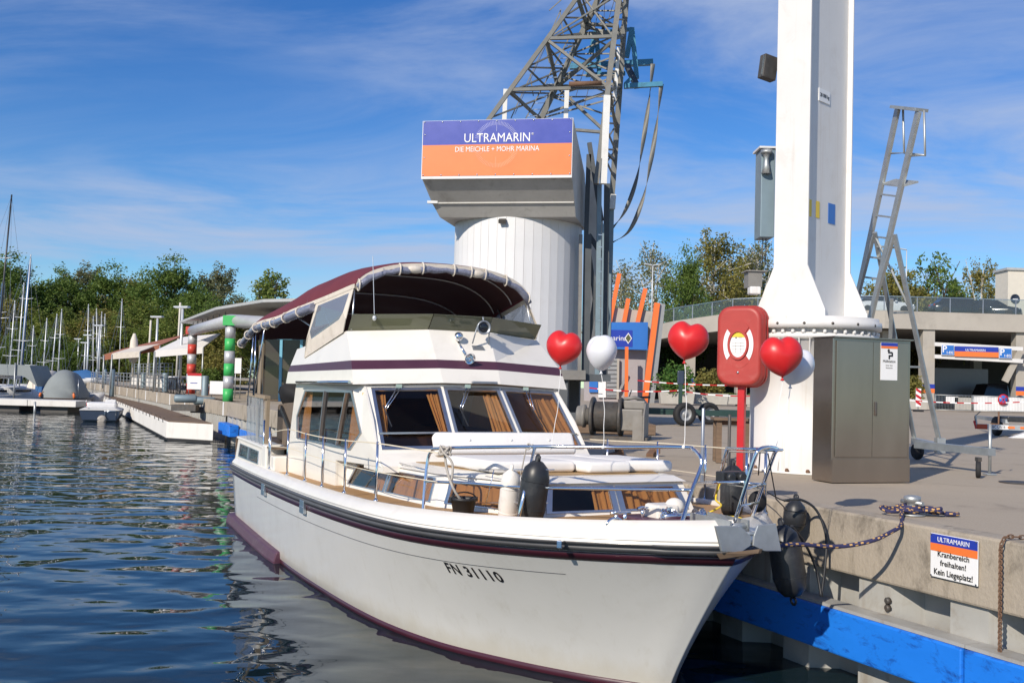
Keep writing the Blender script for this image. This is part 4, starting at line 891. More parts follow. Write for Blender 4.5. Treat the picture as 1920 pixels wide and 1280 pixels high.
# fenders
def fender(name, label, c, r, h, mt, tilt=(0, 0, 0), par=None, group=None):
    t = thing(name, label, 'fender', c, BROT, group); t.rotation_euler = (Euler((0, 0, BROT)).to_matrix() @ Euler(tilt).to_matrix()).to_euler()
    MB().lathe([(0, -h/2), (r*.5, -h/2+.01), (r*.85, -h/2+r*.45), (r, -h/2+r*1.1), (r, h/2-r*1.1), (r*.85, h/2-r*.45), (r*.42, h/2-.0), (r*.2, h/2+.015), (r*.2, h/2+.06), (0, h/2+.07)], n=24).build('body', MT[mt], t)
    for s_ in (1, -1):
        MB().tube([(r*.22*math.cos(a), 0, s_*(h/2+.04)+r*.22*math.sin(a)) for a in [k*math.pi/5 for k in range(10)]], .014, 6, closed=True).build('eye', MT[mt], t)
    for z in (-h*.22, h*.22): MB().tube([(r*1.003*math.cos(a), r*1.003*math.sin(a), z) for a in [k*math.pi/12 for k in range(24)]], .005, 5, closed=True).build('rib', MT[mt], t)
    return t
fender('fender', 'large black fender standing in the chrome bow rail basket', bw_(bi(1000, 925, 1, -1.10)), .145, .66, 'black_rubber', (R_(-2), R_(9), 0))
fender('fender', 'white fender leaning behind the black one at the bow rail', bw_(bi(955, 935, 1, -1.20)), .105, .62, 'white_fender', (R_(4), R_(14), 0))
fender('fender', 'black fender hung upright on the far side behind the pulpit', bw_(bi(1373, 922, 1, 1.15)), .13, .56, 'black_rubber')
fender('fender', 'big black fender squeezed between the stem and the quay wall', bw_(bi(1476, 1052, 1, 1.15)), .165, .70, 'black_rubber', (R_(6), R_(-8), 0))
fender('fender', 'black fender hanging over the quay edge above the others', bw_(bi(1490, 968, 1, 1.72)), .12, .34, 'black_rubber', (0, R_(5), 0))
lump(bw_(bi(1418, 938, 1, .95)), (.09, .08, .12), 4, 'rope_bundle', MT['black_cloth'], None); tag(bpy.data.objects['rope_bundle'], 'crumpled black line bundle between the pulpit and the quay', 'rope')
# cables that hold the fenders, looping over the quay edge
a0 = bw_(bi(1432, 915, 1, .6)); 
for i, (pts, lab) in enumerate((([P(1470, 938, 10.6), P(1500, 936, 10.7), P(1530, 955, 10.75), P(1548, 1000, 10.7), P(1548, 1050, 10.65), P(1540, 1118, 10.6)], 'black cable looping over the quay edge beside the bow'),
                                ([P(1484, 985, 10.4), P(1510, 1020, 10.6), P(1530, 1065, 10.65), P(1540, 1118, 10.58)], 'black cable running down from the hanging fender'),
                                ([P(1396, 905, 10.6), P(1430, 918, 10.8), P(1470, 938, 11.0), P(1500, 938, 11.2)], 'thin black line from the pulpit to the quay'))):
    rope(pts, .014 if i < 2 else .007, 'cable', lab, 'cable', mats=[MT['black_rubber']], sub=6)
rope([P(1350, 905, 10.6), P(1342, 935, 10.5), P(1352, 948, 10.3), P(1325, 965, 10.2), P(1372, 968, 10.2), P(1392, 972, 10.2)], .01, 'yellow_line', 'thin yellow line lying on the bow deck', 'rope', mats=[MT['sign_yellow']], sub=6)
# bucket
t = thing('bucket', 'black plastic bucket hanging inside the bow rail', 'bucket', bw_(bi(868, 973, 1, -1.50)), BROT)
MB().lathe([(0, 0), (.095, 0), (.1, .01), (.135, .20), (.148, .205), (.148, .235), (.136, .235), (.13, .2), (.095, .02), (0, .02)], n=24).build('body', MT['bucket'], t)
MB().tube([(0, .145*math.cos(a), .22+.07*math.sin(a)) for a in [k*math.pi/10 for k in range(11)]], .008, 6).build('handle', MT['bucket'], t)
for s_ in (1, -1): MB().box((0, s_*.15, .215), (.05, .02, .05)).build('lug', MT['bucket'], t, bevel=.005)
rope([bw_(bi(833, 842, 1, -1.66)), bw_(bi(838, 880, 1, -1.64)), bw_(bi(850, 915, 1, -1.62)), bw_(bi(866, 940, 1, -1.52))], .014, 'bucket_rope', 'grey twisted rope from the rail knot down to the bucket', 'rope', mats=[MT['rope_grey']], sub=6)
k0 = bi(835, 845, 1, -1.66)
rope([bw_(k0+Vector((.05*math.sin(k*1.3), .05*math.cos(k*1.1), .05*math.sin(k*1.9)))) for k in range(16)]+[bw_(bi(848, 868, 1, -1.64)), bw_(bi(847, 900, 1, -1.66))], .013, 'rope_knot', 'pale grey rope knotted round the top bow rail', 'rope', mats=[MT['rope_grey']], sub=4)
k1 = bi(994, 838, 1, -1.05)
rope([bw_(k1+Vector((.03*math.sin(k*1.3), .03*math.cos(k*1.1), .03*math.sin(k*1.9)))) for k in range(9)]+[bw_(bi(978, 880, 1, -1.1)), bw_(bi(968, 905, 1, -1.12)), bw_(bi(940, 925, 1, -1.2)), bw_(bi(935, 955, 1, -1.3))], .007, 'fender_line', 'thin grey line from the rail to the white fender', 'rope', mats=[MT['rope_grey']], sub=5)
# ---------------------------------------------------------------- heart balloons
def heart(name, label, c, s, mt, yaw=0, roll=0, anchor=None, group=None, round_=False, pitch=0):
    t = thing(name, label, 'balloon', c, 0, group)
    bm = bmesh.new(); bmesh.ops.create_uvsphere(bm, u_segments=40, v_segments=28, radius=1)
    for v in bm.verts:
        x, y, z = v.co.x, v.co.y, v.co.z
        if round_:
            w = 1 if z > -.2 else 1-.16*(-.2-z)/.8
            v.co = Vector((x*.86*w, y*.84*w, z*1.0 + (-.12*(-z)**4 if z < 0 else 0) + .05*math.exp(-((x+.45)**2)*8)*(z > 0)-.03*math.exp(-(x**2)*14)*(z > 0)))
        else:
            ax_ = abs(x); zz = z*1.0+.30*ax_*math.sqrt(max(0, 1.3-ax_))-.06
            if z > 0: zz -= .13*math.exp(-(x*x)*16)*z
            th = .84*(1-.12*max(0, -z))
            v.co = Vector((x*1.08*(1-.06*max(0, -z)**2), y*th, zz))
    me = bpy.data.meshes.new('skin'); bm.to_mesh(me); bm.free(); me.materials.append(MT[mt])
    for p in me.polygons: p.use_smooth = True
    zmin = min(v.co.z for v in me.vertices)
    o = bpy.data.objects.new('skin', me); COL.objects.link(o); o.parent = t; o.scale = (s, s, s); o.rotation_euler = (pitch, roll, yaw)
    M = Euler((pitch, roll, yaw)).to_matrix(); nk = M @ Vector((0, 0, zmin*s))
    MB().lathe([(.012, .01), (.007, -.012), (.02, -.03), (.016, -.034), (0, -.03)], nk, (0, 0, 1), 12).build('neck', MT[mt], t)
    if anchor is not None:
        a = anchor-Vector(c); b = nk+Vector((0, 0, -.02)); pts = [b.lerp(a, k/14)+Vector((.004*math.sin(k*1.1)*(1 if 0 < k < 14 else 0)+.02*math.sin(k/14*math.pi), 0, 0)) for k in range(15)]
        MB().tube(pts, .0035, 5).build('string', MT['string'], t)
        MB().ell(a, (.02, .02, .02), 8, 6).build('knot', MT['string'], t)
    return t
def atY(px, py, Y): return P(px, py, Y)
ra = lambda px, py, yy: bw_(bi(px, py, 1, yy))
A1, A2, A3 = ra(1033, 838, -.9), ra(1131, 838, -.5), ra(1282, 838, -.02)
heart('heart_balloon', 'red heart balloon floating furthest left, beside the white one', atY(1057, 652, A1.y), .178, 'balloon_red', yaw=R_(-28), roll=R_(10), anchor=A1)
heart('heart_balloon', 'white heart balloon between two red ones over the bow rail', atY(1128, 660, A2.y), .178, 'balloon_white', yaw=R_(-72), roll=0, anchor=A2)
heart('heart_balloon', 'red heart balloon floating highest, left of the lifebuoy box', atY(1290, 638, A3.y+.1), .187, 'balloon_red', yaw=R_(-14), roll=R_(9), anchor=A3)
A4, A5 = ra(1440, 842, .3), ra(1452, 842, .42)
heart('heart_balloon', 'red heart balloon in front of the white crane column', atY(1465, 667, A4.y), .182, 'balloon_red', yaw=R_(6), roll=R_(-4), anchor=A4)
heart('heart_balloon', 'greyish white balloon half hidden behind the rightmost red heart', atY(1490, 685, A5.y+.25), .18, 'balloon_white', yaw=R_(20), roll=R_(14), anchor=A5)
# ================================================================ things on the quay
ZG = QZ+.004
def ground(px, py): w = G(px, py, ZG); return w
# ---------------------------------------------------------------- column crane
cc = Vector((4.72, 15.95, ZG))
kc = thing('column_crane', 'tall white column crane on a round bolted pedestal', 'crane', cc)
MB().lathe([(1.02, 0), (1.02, .03), (.93, .031), (.93, 2.02), (1.0, 2.03), (1.0, 2.10), (.93, 2.101), (.93, 2.2)], n=64).build('pedestal', MT['white_paint'], kc)
for k in range(40):
    a = 2*math.pi*k/40
    MB().prism([Vector((.93, -.008, 2.03)), Vector((1.0, -.008, 2.03)), Vector((.93, -.008, 1.80))], (0, .016, 0)).build('gusset', MT['white_paint'], kc, rot=(0, 0, a))
    MB().lathe([(.028, -.055), (.028, -.02), (.02, 0)], (.985, 0, 2.155), n=8).build('bolt', MT['white_paint'], kc, rot=(0, 0, a+.06))
    if k % 2 == 0: MB().lathe([(.03, 0), (.03, .03), (.018, .05), (0, .05)], (.975, 0, .03), n=8).build('anchor_bolt', MT['rust'], kc, rot=(0, 0, a))
    if k % 4 == 1: MB().prism([Vector((.93, -.006, .03)), Vector((1.0, -.006, .03)), Vector((.93, -.006, .24))], (0, .012, 0)).build('foot_gusset', MT['white_paint'], kc, rot=(0, 0, a))
MB().lathe([(.95, 2.18), (1.04, 2.185), (1.04, 2.30), (1.0, 2.31), (1.0, 2.36), (.9, 2.365), (0, 2.365)], n=64).build('slewing_flange', MT['white_paint'], kc)
for k in range(16):
    a = 2*math.pi*k/16; MB().lathe([(.022, 0), (.022, .004), (0, .004)], (1.04, 0, 2.245), (1, 0, 0), 8).build('bolt_hole', MT['iron'], kc, rot=(0, 0, a))
# H-section mast; near flange faces left-front
MROT = R_(-46)
ms = bpy.data.objects.new('mast', None); COL.objects.link(ms); ms.parent = kc; ms.rotation_euler = (0, 0, MROT)
# local: flanges are planes normal to local -y, width along local x
FW_, DP, HT = .58, 1.32, 14.0; zb0 = 2.365
for y, w_ in ((-DP/2, FW_), (DP/2, FW_)): MB().box((0, y, zb0+HT/2), (w_, .03, HT)).build('flange', MT['white_paint'], ms, bevel=.004)
for s_ in (1, -1): MB().box((s_*(FW_/2-.10), 0, zb0+HT/2), (.03, DP-.03, HT)).build('web', MT['white_paint'], ms)
for y in (-DP/2, DP/2):
    for s_ in (1, -1):
        MB().prism([Vector((s_*FW_/2, y-.012, zb0)), Vector((s_*(FW_/2+.30), y-.012, zb0)), Vector((s_*(FW_/2+.30), y-.012, zb0+.10)), Vector((s_*FW_/2, y-.012, zb0+.78))], (0, .024, 0)).build('base_gusset', MT['white_paint'], ms)
# plates on the web: load plate, yellow stickers, blue square (web faces +x)
wx = FW_/2-.10+.016
def onweb(px, py):
    Mi = (Matrix.Translation(cc) @ Matrix.Rotation(MROT, 4, 'Z')).inverted(); o = Mi @ CAM; d = (Mi.to_3x3() @ ray(px, py)); k = (wx-o.x)/d.x; q = o+d*k; return q.y, q.z
y, z = onweb(1545, 181)
MB().box((wx+.006, y, z), (.012, .34, .20)).build('load_plate', MT['sign_white'], ms)
text('20 000 kg', .085, MT['sign_black'], 'lettering', ms, frame((wx+.014, y, z), (0, 1, 0), (0, 0, 1)), depth=.003, sx=.85)
for px, py, w_, h_, mt in ((1519, 390, .06, .26, 'sign_yellow'), (1533, 393, .085, .26, 'sign_yellow'), (1559, 401, .17, .32, 'park_blue')):
    y, z = onweb(px, py); MB().box((wx+.003, y, z), (.005, w_*1.25, h_)).build('sticker', MT[mt], ms)
# junction box, horn, floodlight, small bracket at the column's left
def colpt(px, py, dY=0): return P(px, py, cc.y+dY)-cc
q = colpt(1434, 366, .1); MB().box(q, (.22, .4, 1.40)).build('junction_box', MT['pile_blue'], kc, bevel=.01)
MB().box(q+Vector((-.0, 0, .72)), (.30, .46, .03)).build('box_lid', MT['white_paint'], kc)
for dx_ in (-.02, .03): MB().tube([q+Vector((dx_, 0, -.7)), q+Vector((dx_, 0, -1.1))], .008, 6).build('cable', MT['iron'], kc)
q2 = colpt(1437, 300, -.15); mb = MB(); mb.lathe([(.09, .10), (.09, .16), (.035, .02), (.045, -.06), (.075, -.22), (.06, -.22), (0, -.05)], q2, (0, 0, 1), 16); mb.build('siren', MT['galv'], kc)
q3 = colpt(1440, 128, -.05); mb = MB(); mb.box(q3, (.26, .14, .38), rot=(0, R_(8), R_(25))); mb.build('floodlight', MT['iron'], kc, bevel=.01)
MB().box(q3+Vector((-.03, -.075, 0)), (.2, .012, .32), rot=(0, R_(8), R_(25))).build('lamp_glass', MT['clear_glass'], kc)
MB().bar(q3+Vector((.1, .05, 0)), q3+Vector((.32, .15, .05)), .05).build('lamp_bracket', MT['iron'], kc)
q4 = colpt(1412, 525, .2); mb = MB(); mb.box(q4, (.22, .3, .25)); mb.box(q4+Vector((.02, 0, .13)), (.34, .36, .02)); mb.build('hood_box', MT['grey_paint'], kc)
q5 = colpt(1414, 545, -.1); MB().box(q5, (.17, .2, .12)).build('white_block', MT['white_paint'], kc, bevel=.02)
# ---------------------------------------------------------------- steel cabinet
a = ground(1560, 906); b = ground(1706, 905); W_ = (b-a).length; cr = math.atan2(b.y-a.y, b.x-a.x)
cb_ = thing('steel_cabinet', 'brushed stainless steel double door cabinet with a notice', 'cabinet', a, cr)
H_ = 1.98; D_ = .44
mb = MB(); mb.box((W_/2, D_/2+.02, H_/2+.005), (W_, D_, H_-.01)); mb.build('body', MT['steel'], cb_, bevel=.008)
MB().box((W_/2, D_/2, H_+.008), (W_+.03, D_+.06, .018)).build('top_plate', MT['steel'], cb_)
MB().box((W_/2, .011, .17), (W_-.006, .018, .32)).build('plinth', MT['steel'], cb_)
for i in range(2):
    d = MB().box((.045+(W_-.09)*(i*.5+.25), .008, 1.15), ((W_-.09)/2-.006, .022, H_-.40)).build('door', MT['steel'], cb_, bevel=.004)
    if i == 1: MB().box((.045+(W_-.09)*.5+.045, -.008, 1.02), (.03, .03, .19)).build('handle', MT['iron'], d, bevel=.006)
sg2 = thing('cabinet_notice', 'white notice with a black arrow reading Müllstation on the cabinet', 'sign', a+Vector((math.cos(cr)*.90+math.sin(cr)*.012, math.sin(cr)*.90-math.cos(cr)*.012, 1.68)), cr)
MB().box((0, .003, 0), (.28, .006, .52)).build('panel', MT['sign_white'], sg2)
MB().box((0, -.002, .235), (.276, .004, .045)).build('blue_header', MT['sign_blue'], sg2); MB().box((0, -.002, .195), (.276, .004, .032)).build('orange_band', MT['sign_orange'], sg2)
mb = MB()
for c, s in (((.0, -.002, .055), (.022, .004, .05)), ((.025, -.002, .078), (.07, .004, .022)), ((.05, -.002, .10), (.022, .004, .045)), ((.015, -.002, .122), (.07, .004, .022)), ((-.01, -.002, .14), (.022, .004, .04))): mb.box(c, s)
mb.prism([Vector((-.035, -.004, .145)), Vector((.015, -.004, .145)), Vector((-.01, -.004, .175))], (0, .004, 0)); mb.build('arrow', MT['sign_black'], sg2)
def ct(s, z, size, mt=MT['sign_black'], bold=0, sx=1): text(s, size, mt, 'lettering', sg2, frame((0, -.002, z), (1, 0, 0), (0, 0, 1)), depth=.002, bold=bold, sx=sx)
ct('Müllstation', 0.0, .052, bold=0, sx=.92); ct('hinter dem', -.055, .026, MT['grey_paint']); ct('Restaurant', -.09, .026, MT['grey_paint'])
# ---------------------------------------------------------------- lifebuoy box on a red post
g = ground(1391, 880); lf = thing('lifebuoy_station', 'red plastic lifebuoy box on a red post before the crane', 'lifebuoy', (g.x-.10, g.y-.25, ZG), R_(-33))
YL = g.y-.25
MB().box((0, .06, .65), (.11, .09, 1.30)).build('post', MT['red_paint'], lf, bevel=.008)
cz = P(1388, 649, YL).z-ZG; wl_, hl_ = .70, 1.20
def rbox(w, h, r, y0, y1, ins=0):
    pts = []
    for cx, czz, a0 in ((w/2-r, h/2-r, 0), (-w/2+r, h/2-r, 90), (-w/2+r, -h/2+r, 180), (w/2-r, -h/2+r, 270)):
        for k in range(7): a = R_(a0+k*15); pts.append((cx+(r-ins)*math.cos(a) - (ins if False else 0), czz+(r-ins)*math.sin(a)))
    return [Vector((x, y0, cz+z)) for x, z in pts]
mb = MB(); mb.smooth = True
secs = [rbox(wl_, hl_, .2, .16, 0), rbox(wl_+.05, hl_+.05, .22, .15, 0), rbox(wl_+.05, hl_+.05, .22, .09, 0), rbox(wl_, hl_, .2, .085, 0), rbox(wl_+.03, hl_+.03, .21, .07, 0), rbox(wl_+.03, hl_+.03, .21, .02, 0), rbox(wl_, hl_, .2, .01, 0), rbox(wl_, hl_, .2, -.09, 0), rbox(wl_-.05, hl_-.05, .19, -.125, 0), rbox(wl_-.12, hl_-.12, .16, -.13, 0)]
mb.loft(secs, closed=True); mb.smooth = False; mb.add(secs[0], [tuple(range(28))]); mb.add(secs[-1], [tuple(range(28))]); case = mb.build('case', MT['red_plastic'], lf)
def ringy(r0, r1, y, a0, a1, mt, name, d=.012):
    n = 28; mb = MB(); A = []
    for k in range(n+1):
        a = R_(lerp(a0, a1, k/n)); A.append([Vector((r0*math.cos(a)*.86, y+.01, cz+.02+r0*math.sin(a)*1.25)), Vector((r0*math.cos(a)*.86, y-d, cz+.02+r0*math.sin(a)*1.25)), Vector((r1*math.cos(a)*.86, y-d, cz+.02+r1*math.sin(a)*1.25)), Vector((r1*math.cos(a)*.86, y+.01, cz+.02+r1*math.sin(a)*1.25))])
    mb.loft(A, closed=True, caps=True); return mb.build(name, mt, case)
ringy(.17, .285, -.13, 48, 132, MT['red_plastic'], 'ring_relief', .016); ringy(.17, .285, -.13, 228, 312, MT['red_plastic'], 'ring_relief', .004)
ringy(.20, .275, -.13, -42, 42, MT['sign_white'], 'white_band', .01); ringy(.20, .275, -.13, 138, 222, MT['sign_white'], 'white_band', .01)
ringy(.155, .185, -.13, 0, 360, MT['red_plastic'], 'rim', .03)
mb = MB(); mb.add([Vector((.155*math.cos(R_(a))*.86, -.133, cz+.02+.155*math.sin(R_(a))*1.25)) for a in range(0, 360, 10)], [tuple(range(36))]); mb.build('instruction_plate', MT['sign_white'], case)
pts = [Vector((.155*math.cos(R_(a))*.86, -.136, cz+.02+.155*math.sin(R_(a))*1.25)) for a in range(35, 146, 10)]; mb = MB(); mb.add(pts, [tuple(range(len(pts)))]); mb.build('yellow_header', MT['sign_yellow'], case)
mb = MB()
for z in (-.1, -.05, .0, .05): mb.box((0, -.1365, cz+z), (.2, .002, .004))
for x in (-.04, .04): mb.box((x, -.1365, cz-.02), (.004, .002, .15))
mb.box((-.035, -.139, cz+.125), (.03, .002, .025)); mb.box((.03, -.139, cz+.13), (.06, .002, .008)); mb.build('pictograms', MT['grey_paint'], case)
MB().lathe([(.018, 0), (.018, .012), (0, .014)], (0, -.13, cz-.40), (0, -1, 0), 10).build('lock', MT['alu'], case)
# ---------------------------------------------------------------- work table beside the post
g = ground(1368, 868); tb = thing('work_table', 'small weathered wooden table behind the red post', 'table', (g.x+.05, g.y+.2, ZG), R_(-5))
for k in range(4): MB().box((.0, -.24+k*.16, .73), (.62, .152, .045)).build('plank', MT['old_wood'], tb, bevel=.004)
for sx_ in (-.22, .24):
    for sy in (-.22, .22): MB().box((sx_, sy, .355), (.09, .07, .70)).build('leg', MT['old_wood'], tb)
MB().box((0, 0, .66), (.5, .4, .06)).build('apron', MT['rust'], tb)
# thin posts (pipes) at the quay edge and a broken timber
for i, (px, py, hh, lab) in enumerate(((1316, 905, .98, 'thin grey pipe post standing between the bow rail and the winch'), (1366, 895, .88, 'thin dark pipe post just left of the red lifebuoy post'))):
    g = ground(px, py); p_ = thing('pipe_post', lab, 'post', g)
    MB().lathe([(.06, 0), (.06, .012), (.022, .013), (.022, hh-.01), (.016, hh), (0, hh)], n=14).build('pipe', MT['alu_dark' if i == 0 else 'iron'], p_)
for px, py, a, lab in ((1150, 858, 20, 'flat piece of rusty timber lying behind the near guard rail'), (1222, 855, 70, 'short reddish timber block leaning on the quay behind the rail')):
    g = ground(px, py); mb = MB(); mb.box((0, 0, .05), (.35, .13, .09), rot=(0, R_(-12), R_(a))); mb.box((.1, .05, .10), (.12, .1, .1), rot=(0, 0, R_(a+20)))
    o = mb.build('timber_block', MT['rust'], None, bevel=.01, loc=g); tag(o, lab, 'timber')
# ---------------------------------------------------------------- boarding ladder on wheels
g1 = P(1727, 868, 18.6); 
ld = thing('boarding_ladder', 'tall galvanised boarding ladder on a wheeled frame', 'ladder', (0, 0, 0))
def LP(px, py, Y): return P(px, py, Y)
fA = G(1716, 868, ZG); fB = G(1762, 868, ZG)
# ladder stringers: lower ends behind the cabinet, top at upper right
sL0, sL1 = LP(1590, 640, 18.3), LP(1683, 205, 16.6); sR0, sR1 = LP(1620, 650, 17.6), LP(1722, 210, 16.0)
def ext(a, b, z): k = (z-a.z)/(b.z-a.z); return a+(b-a)*k
sL0 = ext(sL0, sL1, ZG+.1); sR0 = ext(sR0, sR1, ZG+.1)
MB().bar(sL0, sL1, .05, .12).build('stringer', MT['galv'], ld); MB().bar(sR0, sR1, .05, .12).build('stringer', MT['galv'], ld)
for k in range(15):
    t = .08+k*.058
    if t < .82: MB().bar(sL0.lerp(sL1, t), sR0.lerp(sR1, t), .035, .03).build('rung', MT['galv'], ld)
t = .80; a, b = sL0.lerp(sL1, t), sR0.lerp(sR1, t); mb = MB(); d = (b-a); mb.prism([a+Vector((0, -.02, 0)), b+Vector((0, -.02, 0)), b+Vector((.16, -.32, .02)), a+Vector((.12, -.32, .02))], (0, 0, .03)); mb.build('platform', MT['galv'], ld)
MB().bar(sL1+Vector((-.03, 0, .03)), sR1+Vector((.06, 0, .03)), .24, .05).build('top_step', MT['galv'], ld)
for a, b in ((sL1, sL0.lerp(sL1, .885)), (sR1, sR0.lerp(sR1, .885))):
    c = b+Vector((.16, -.28, -.05)); d = a+Vector((.05, -.1, 0)); MB().tube([d, c, b], .018, 6).build('handrail', MT['galv'], ld)
MB().tube([sL0.lerp(sL1, .885)+Vector((.16, -.28, -.05)), sR0.lerp(sR1, .885)+Vector((.16, -.28, -.05))], .018, 6).build('handrail', MT['galv'], ld)
# support frame
tL, tR = LP(1640, 436, 17.0), LP(1677, 440, 16.6); bL = Vector((fA.x, fA.y, ZG+.32)); bR = LP(1762, 850, 17.6); bL = LP(1714, 850, 19.4); bR.z = ZG+.38; bL.z = ZG+.38
mb = MB().bar(tL, LP(1690, 700, 18.4).lerp(bL, .999) if False else bL, .07, .05); mb.build('support_leg', MT['galv'], ld); MB().bar(tR, bR, .07, .05).build('support_leg', MT['galv'], ld)
for t in (.06, .36, .62): MB().bar(tL.lerp(bL, t), tR.lerp(bR, t), .05, .035).build('cross_tie', MT['galv'], ld)
MB().bar(tL.lerp(bL, .02), tR.lerp(bR, .36), .04, .03).build('diagonal', MT['galv'], ld)
MB().bar(LP(1672, 560, 17.3), Vector((bL.x-.9, bL.y-1.0, ZG+.38)), .06, .05).build('support_leg', MT['galv'], ld)
MB().bar(sL0.lerp(sL1, .45), tL, .05, .05).build('hinge_bar', MT['galv'], ld); MB().bar(sR0.lerp(sR1, .45), tR, .05, .05).build('hinge_bar', MT['galv'], ld)
tg = LP(1860, 860, 16.0); tg.z = ZG+.36; ba = Vector((bR.x-.35, bR.y+.1, ZG+.36))
MB().bar(ba, tg, .14, .12).build('draw_bar', MT['galv'], ld); MB().bar(Vector((bR.x, bR.y, ZG+.34)), Vector((bL.x, bL.y, ZG+.34)), .12, .12).build('axle_beam', MT['galv'], ld)
MB().box(bR+Vector((0, 0, -.02)), (.14, .14, .26)).build('foot_bracket', MT['galv'], ld)
def wheel(c, r, w_, ax, par, mt='tyre', rim='galv', n=22):
    ax = Vector(ax).normalized()
    o = MB().lathe([(r*.58, -w_/2), (r*.9, -w_/2), (r, -w_/2+w_*.2), (r, w_/2-w_*.2), (r*.9, w_/2), (r*.58, w_/2), (r*.55, 0)], c, ax, n).build('tyre', MT[mt], par)
    mb = MB(); mb.lathe([(0, -w_*.3), (r*.2, -w_*.32), (r*.25, -w_*.15), (r*.5, -w_*.2), (r*.585, -w_*.42), (r*.585, w_*.42), (r*.5, w_*.2), (r*.25, w_*.15), (r*.2, w_*.32), (0, w_*.3)], c, ax, n); mb.build('rim', MT[rim], par)
    return o
cw = G(1837, 896, ZG); wc = Vector((cw.x, cw.y+.05, ZG+.13)); wheel(wc, .13, .07, (1, -.42, 0), ld)
MB().bar(Vector((wc.x, wc.y, tg.z-.05)), wc+Vector((0, 0, .12)), .06, .1).build('caster_fork', MT['iron'], ld)
jk = Vector((tg.x-.02, tg.y+.03, 0)); MB().tube([Vector((jk.x, jk.y, ZG+.02)), Vector((jk.x, jk.y, ZG+.80))], .025, 10).build('jack_post', MT['galv'], ld)
MB().box((jk.x, jk.y, ZG+.012), (.16, .16, .02)).build('jack_foot', MT['galv'], ld)
MB().tube([Vector((jk.x, jk.y, ZG+.80)), Vector((jk.x+.12, jk.y-.03, ZG+.80)), Vector((jk.x+.12, jk.y-.03, ZG+1.0))], .014, 8).build('crank', MT['rust'], ld)
wheel(Vector((bL.x, bL.y-.15, ZG+.16)), .16, .08, (1, .3, 0), ld)
# ---------------------------------------------------------------- cable winch
g = ground(1150, 822); wi = thing('cable_winch', 'heavy grey cable winch with a wound steel drum', 'winch', (g.x, g.y+.1, ZG), R_(-14))
AX = Vector((1, 0, 0)); zc_ = .50
def wl2(prof, x, mt, name, n=28): return MB().lathe(prof, (x, 0, zc_), AX, n).build(name, MT[mt], wi)
wl2([(0, 0), (.22, 0), (.24, .03), (.24, .13), (.27, .135), (.27, .20), (.2, .21), (.2, .30)], -.86, 'grey_paint', 'gear_cap')
wl2([(.2, 0), (.44, 0), (.46, .02), (.46, .06), (.44, .08), (.26, .08)], -.52, 'iron', 'drum_flange'); wl2([(.26, 0), (.44, 0), (.46, .02), (.46, .06), (.44, .08), (.2, .08)], .14, 'iron', 'drum_flange')
mb = MB()
for k in range(26):
    x = -.425+k*.0215; mb.tube([Vector((x, .345*math.cos(a), zc_+.345*math.sin(a))) for a in [j*math.pi/14 for j in range(28)]], .0125, 6, closed=True)
mb.lathe([(.34, -.43), (.34, .14)], (0, 0, zc_), AX, 28); mb.build('wound_cable', MT['iron'], wi)
mb = MB(); mb.box((.45, .0, .45), (.55, .62, .5)); mb.box((.5, .05, .80), (.5, .4, .2)); mb.build('gearbox', MT['grey_paint'], wi, bevel=.03)
mb = MB(); mb.prism([Vector((.74, -.5, 0)), Vector((.74, .4, 0)), Vector((.74, .4, .85)), Vector((.74, -.2, .85)), Vector((.74, -.5, .55))], (.04, 0, 0)); mb.build('end_plate', MT['grey_paint'], wi, bevel=.005)
MB().box((.62, -.44, .28), (.22, .03, .56)).build('side_plate', MT['grey_paint'], wi); MB().box((0, 0, .035), (1.7, .9, .07)).build('skid', MT['iron'], wi); MB().box((-.5, .25, .3), (.1, .1, .5)).build('bearing_block', MT['iron'], wi)
MB().tube([(.25, -.1, .93), (.5, -.05, .97), (.7, .1, .9)], .045, 10).build('motor_pipe', MT['grey_paint'], wi)
# rusty timber deck behind the winch, at the tower's foot
g = ground(1085, 800)
for k in range(4):
    o = MB().box((0, 0, .14), (4.6, .28, .26)).build('timber_beam', MT['old_wood'], None, bevel=.01, loc=(g.x-.6, 26.0+k*.34, ZG), rot=(0, 0, R_(-4)))
    tag(o, ['rusty timber beam nearest the winch at the foot of the tower', 'second timber beam behind the winch', 'third timber beam behind the winch', 'timber beam furthest back under the tower'][k], 'beam', 'timber beams under the tower')
# ---------------------------------------------------------------- boat trolley with big tyres
g = ground(1283, 798); tl = thing('boat_trolley', 'long dark green boat trolley with fat black tyres', 'trolley', (g.x, g.y, ZG), R_(-4))
wheel(Vector((0, 0, .375)), .375, .26, (.35, -1, 0), tl, rim='shutter', n=28); wheel(Vector((-1.55, .5, .375)), .375, .26, (.5, -1, 0), tl, rim='shutter', n=28); wheel(Vector((1.0, 1.9, .375)), .375, .26, (.35, -1, 0), tl, rim='shutter', n=28)
MB().bar((-2.2, .35, .42), (4.8, .75, .42), .16, .18).build('chassis_beam', MT['trolley_green'], tl); MB().bar((-2.2, 1.9, .42), (4.8, 2.3, .42), .16, .18).build('chassis_beam', MT['trolley_green'], tl)
for x in (-2, 0, 2.4, 4.6): MB().bar((x, .3, .40), (x+.1, 2.2, .40), .12, .12).build('cross_beam', MT['trolley_green'], tl)
MB().box((-1.45, .5, .86), (.75, .3, .07), rot=(0, R_(-4), 0)).build('mudguard', MT['trolley_green'], tl, bevel=.02); MB().bar((-.12, .25, .4), (-.12, .25, 1.75), .12, .10).build('upright', MT['trolley_green'], tl)
mb = MB(); mb.box((-.12, .25, 1.55), (.22, .12, .45)); mb.build('padded_top', MT['navy'], tl, bevel=.04)
MB().tube([(-1.75, .3, .5), (-1.78, .3, .85), (-1.70, .3, 1.1)], .02, 6).build('lever', MT['iron'], tl)
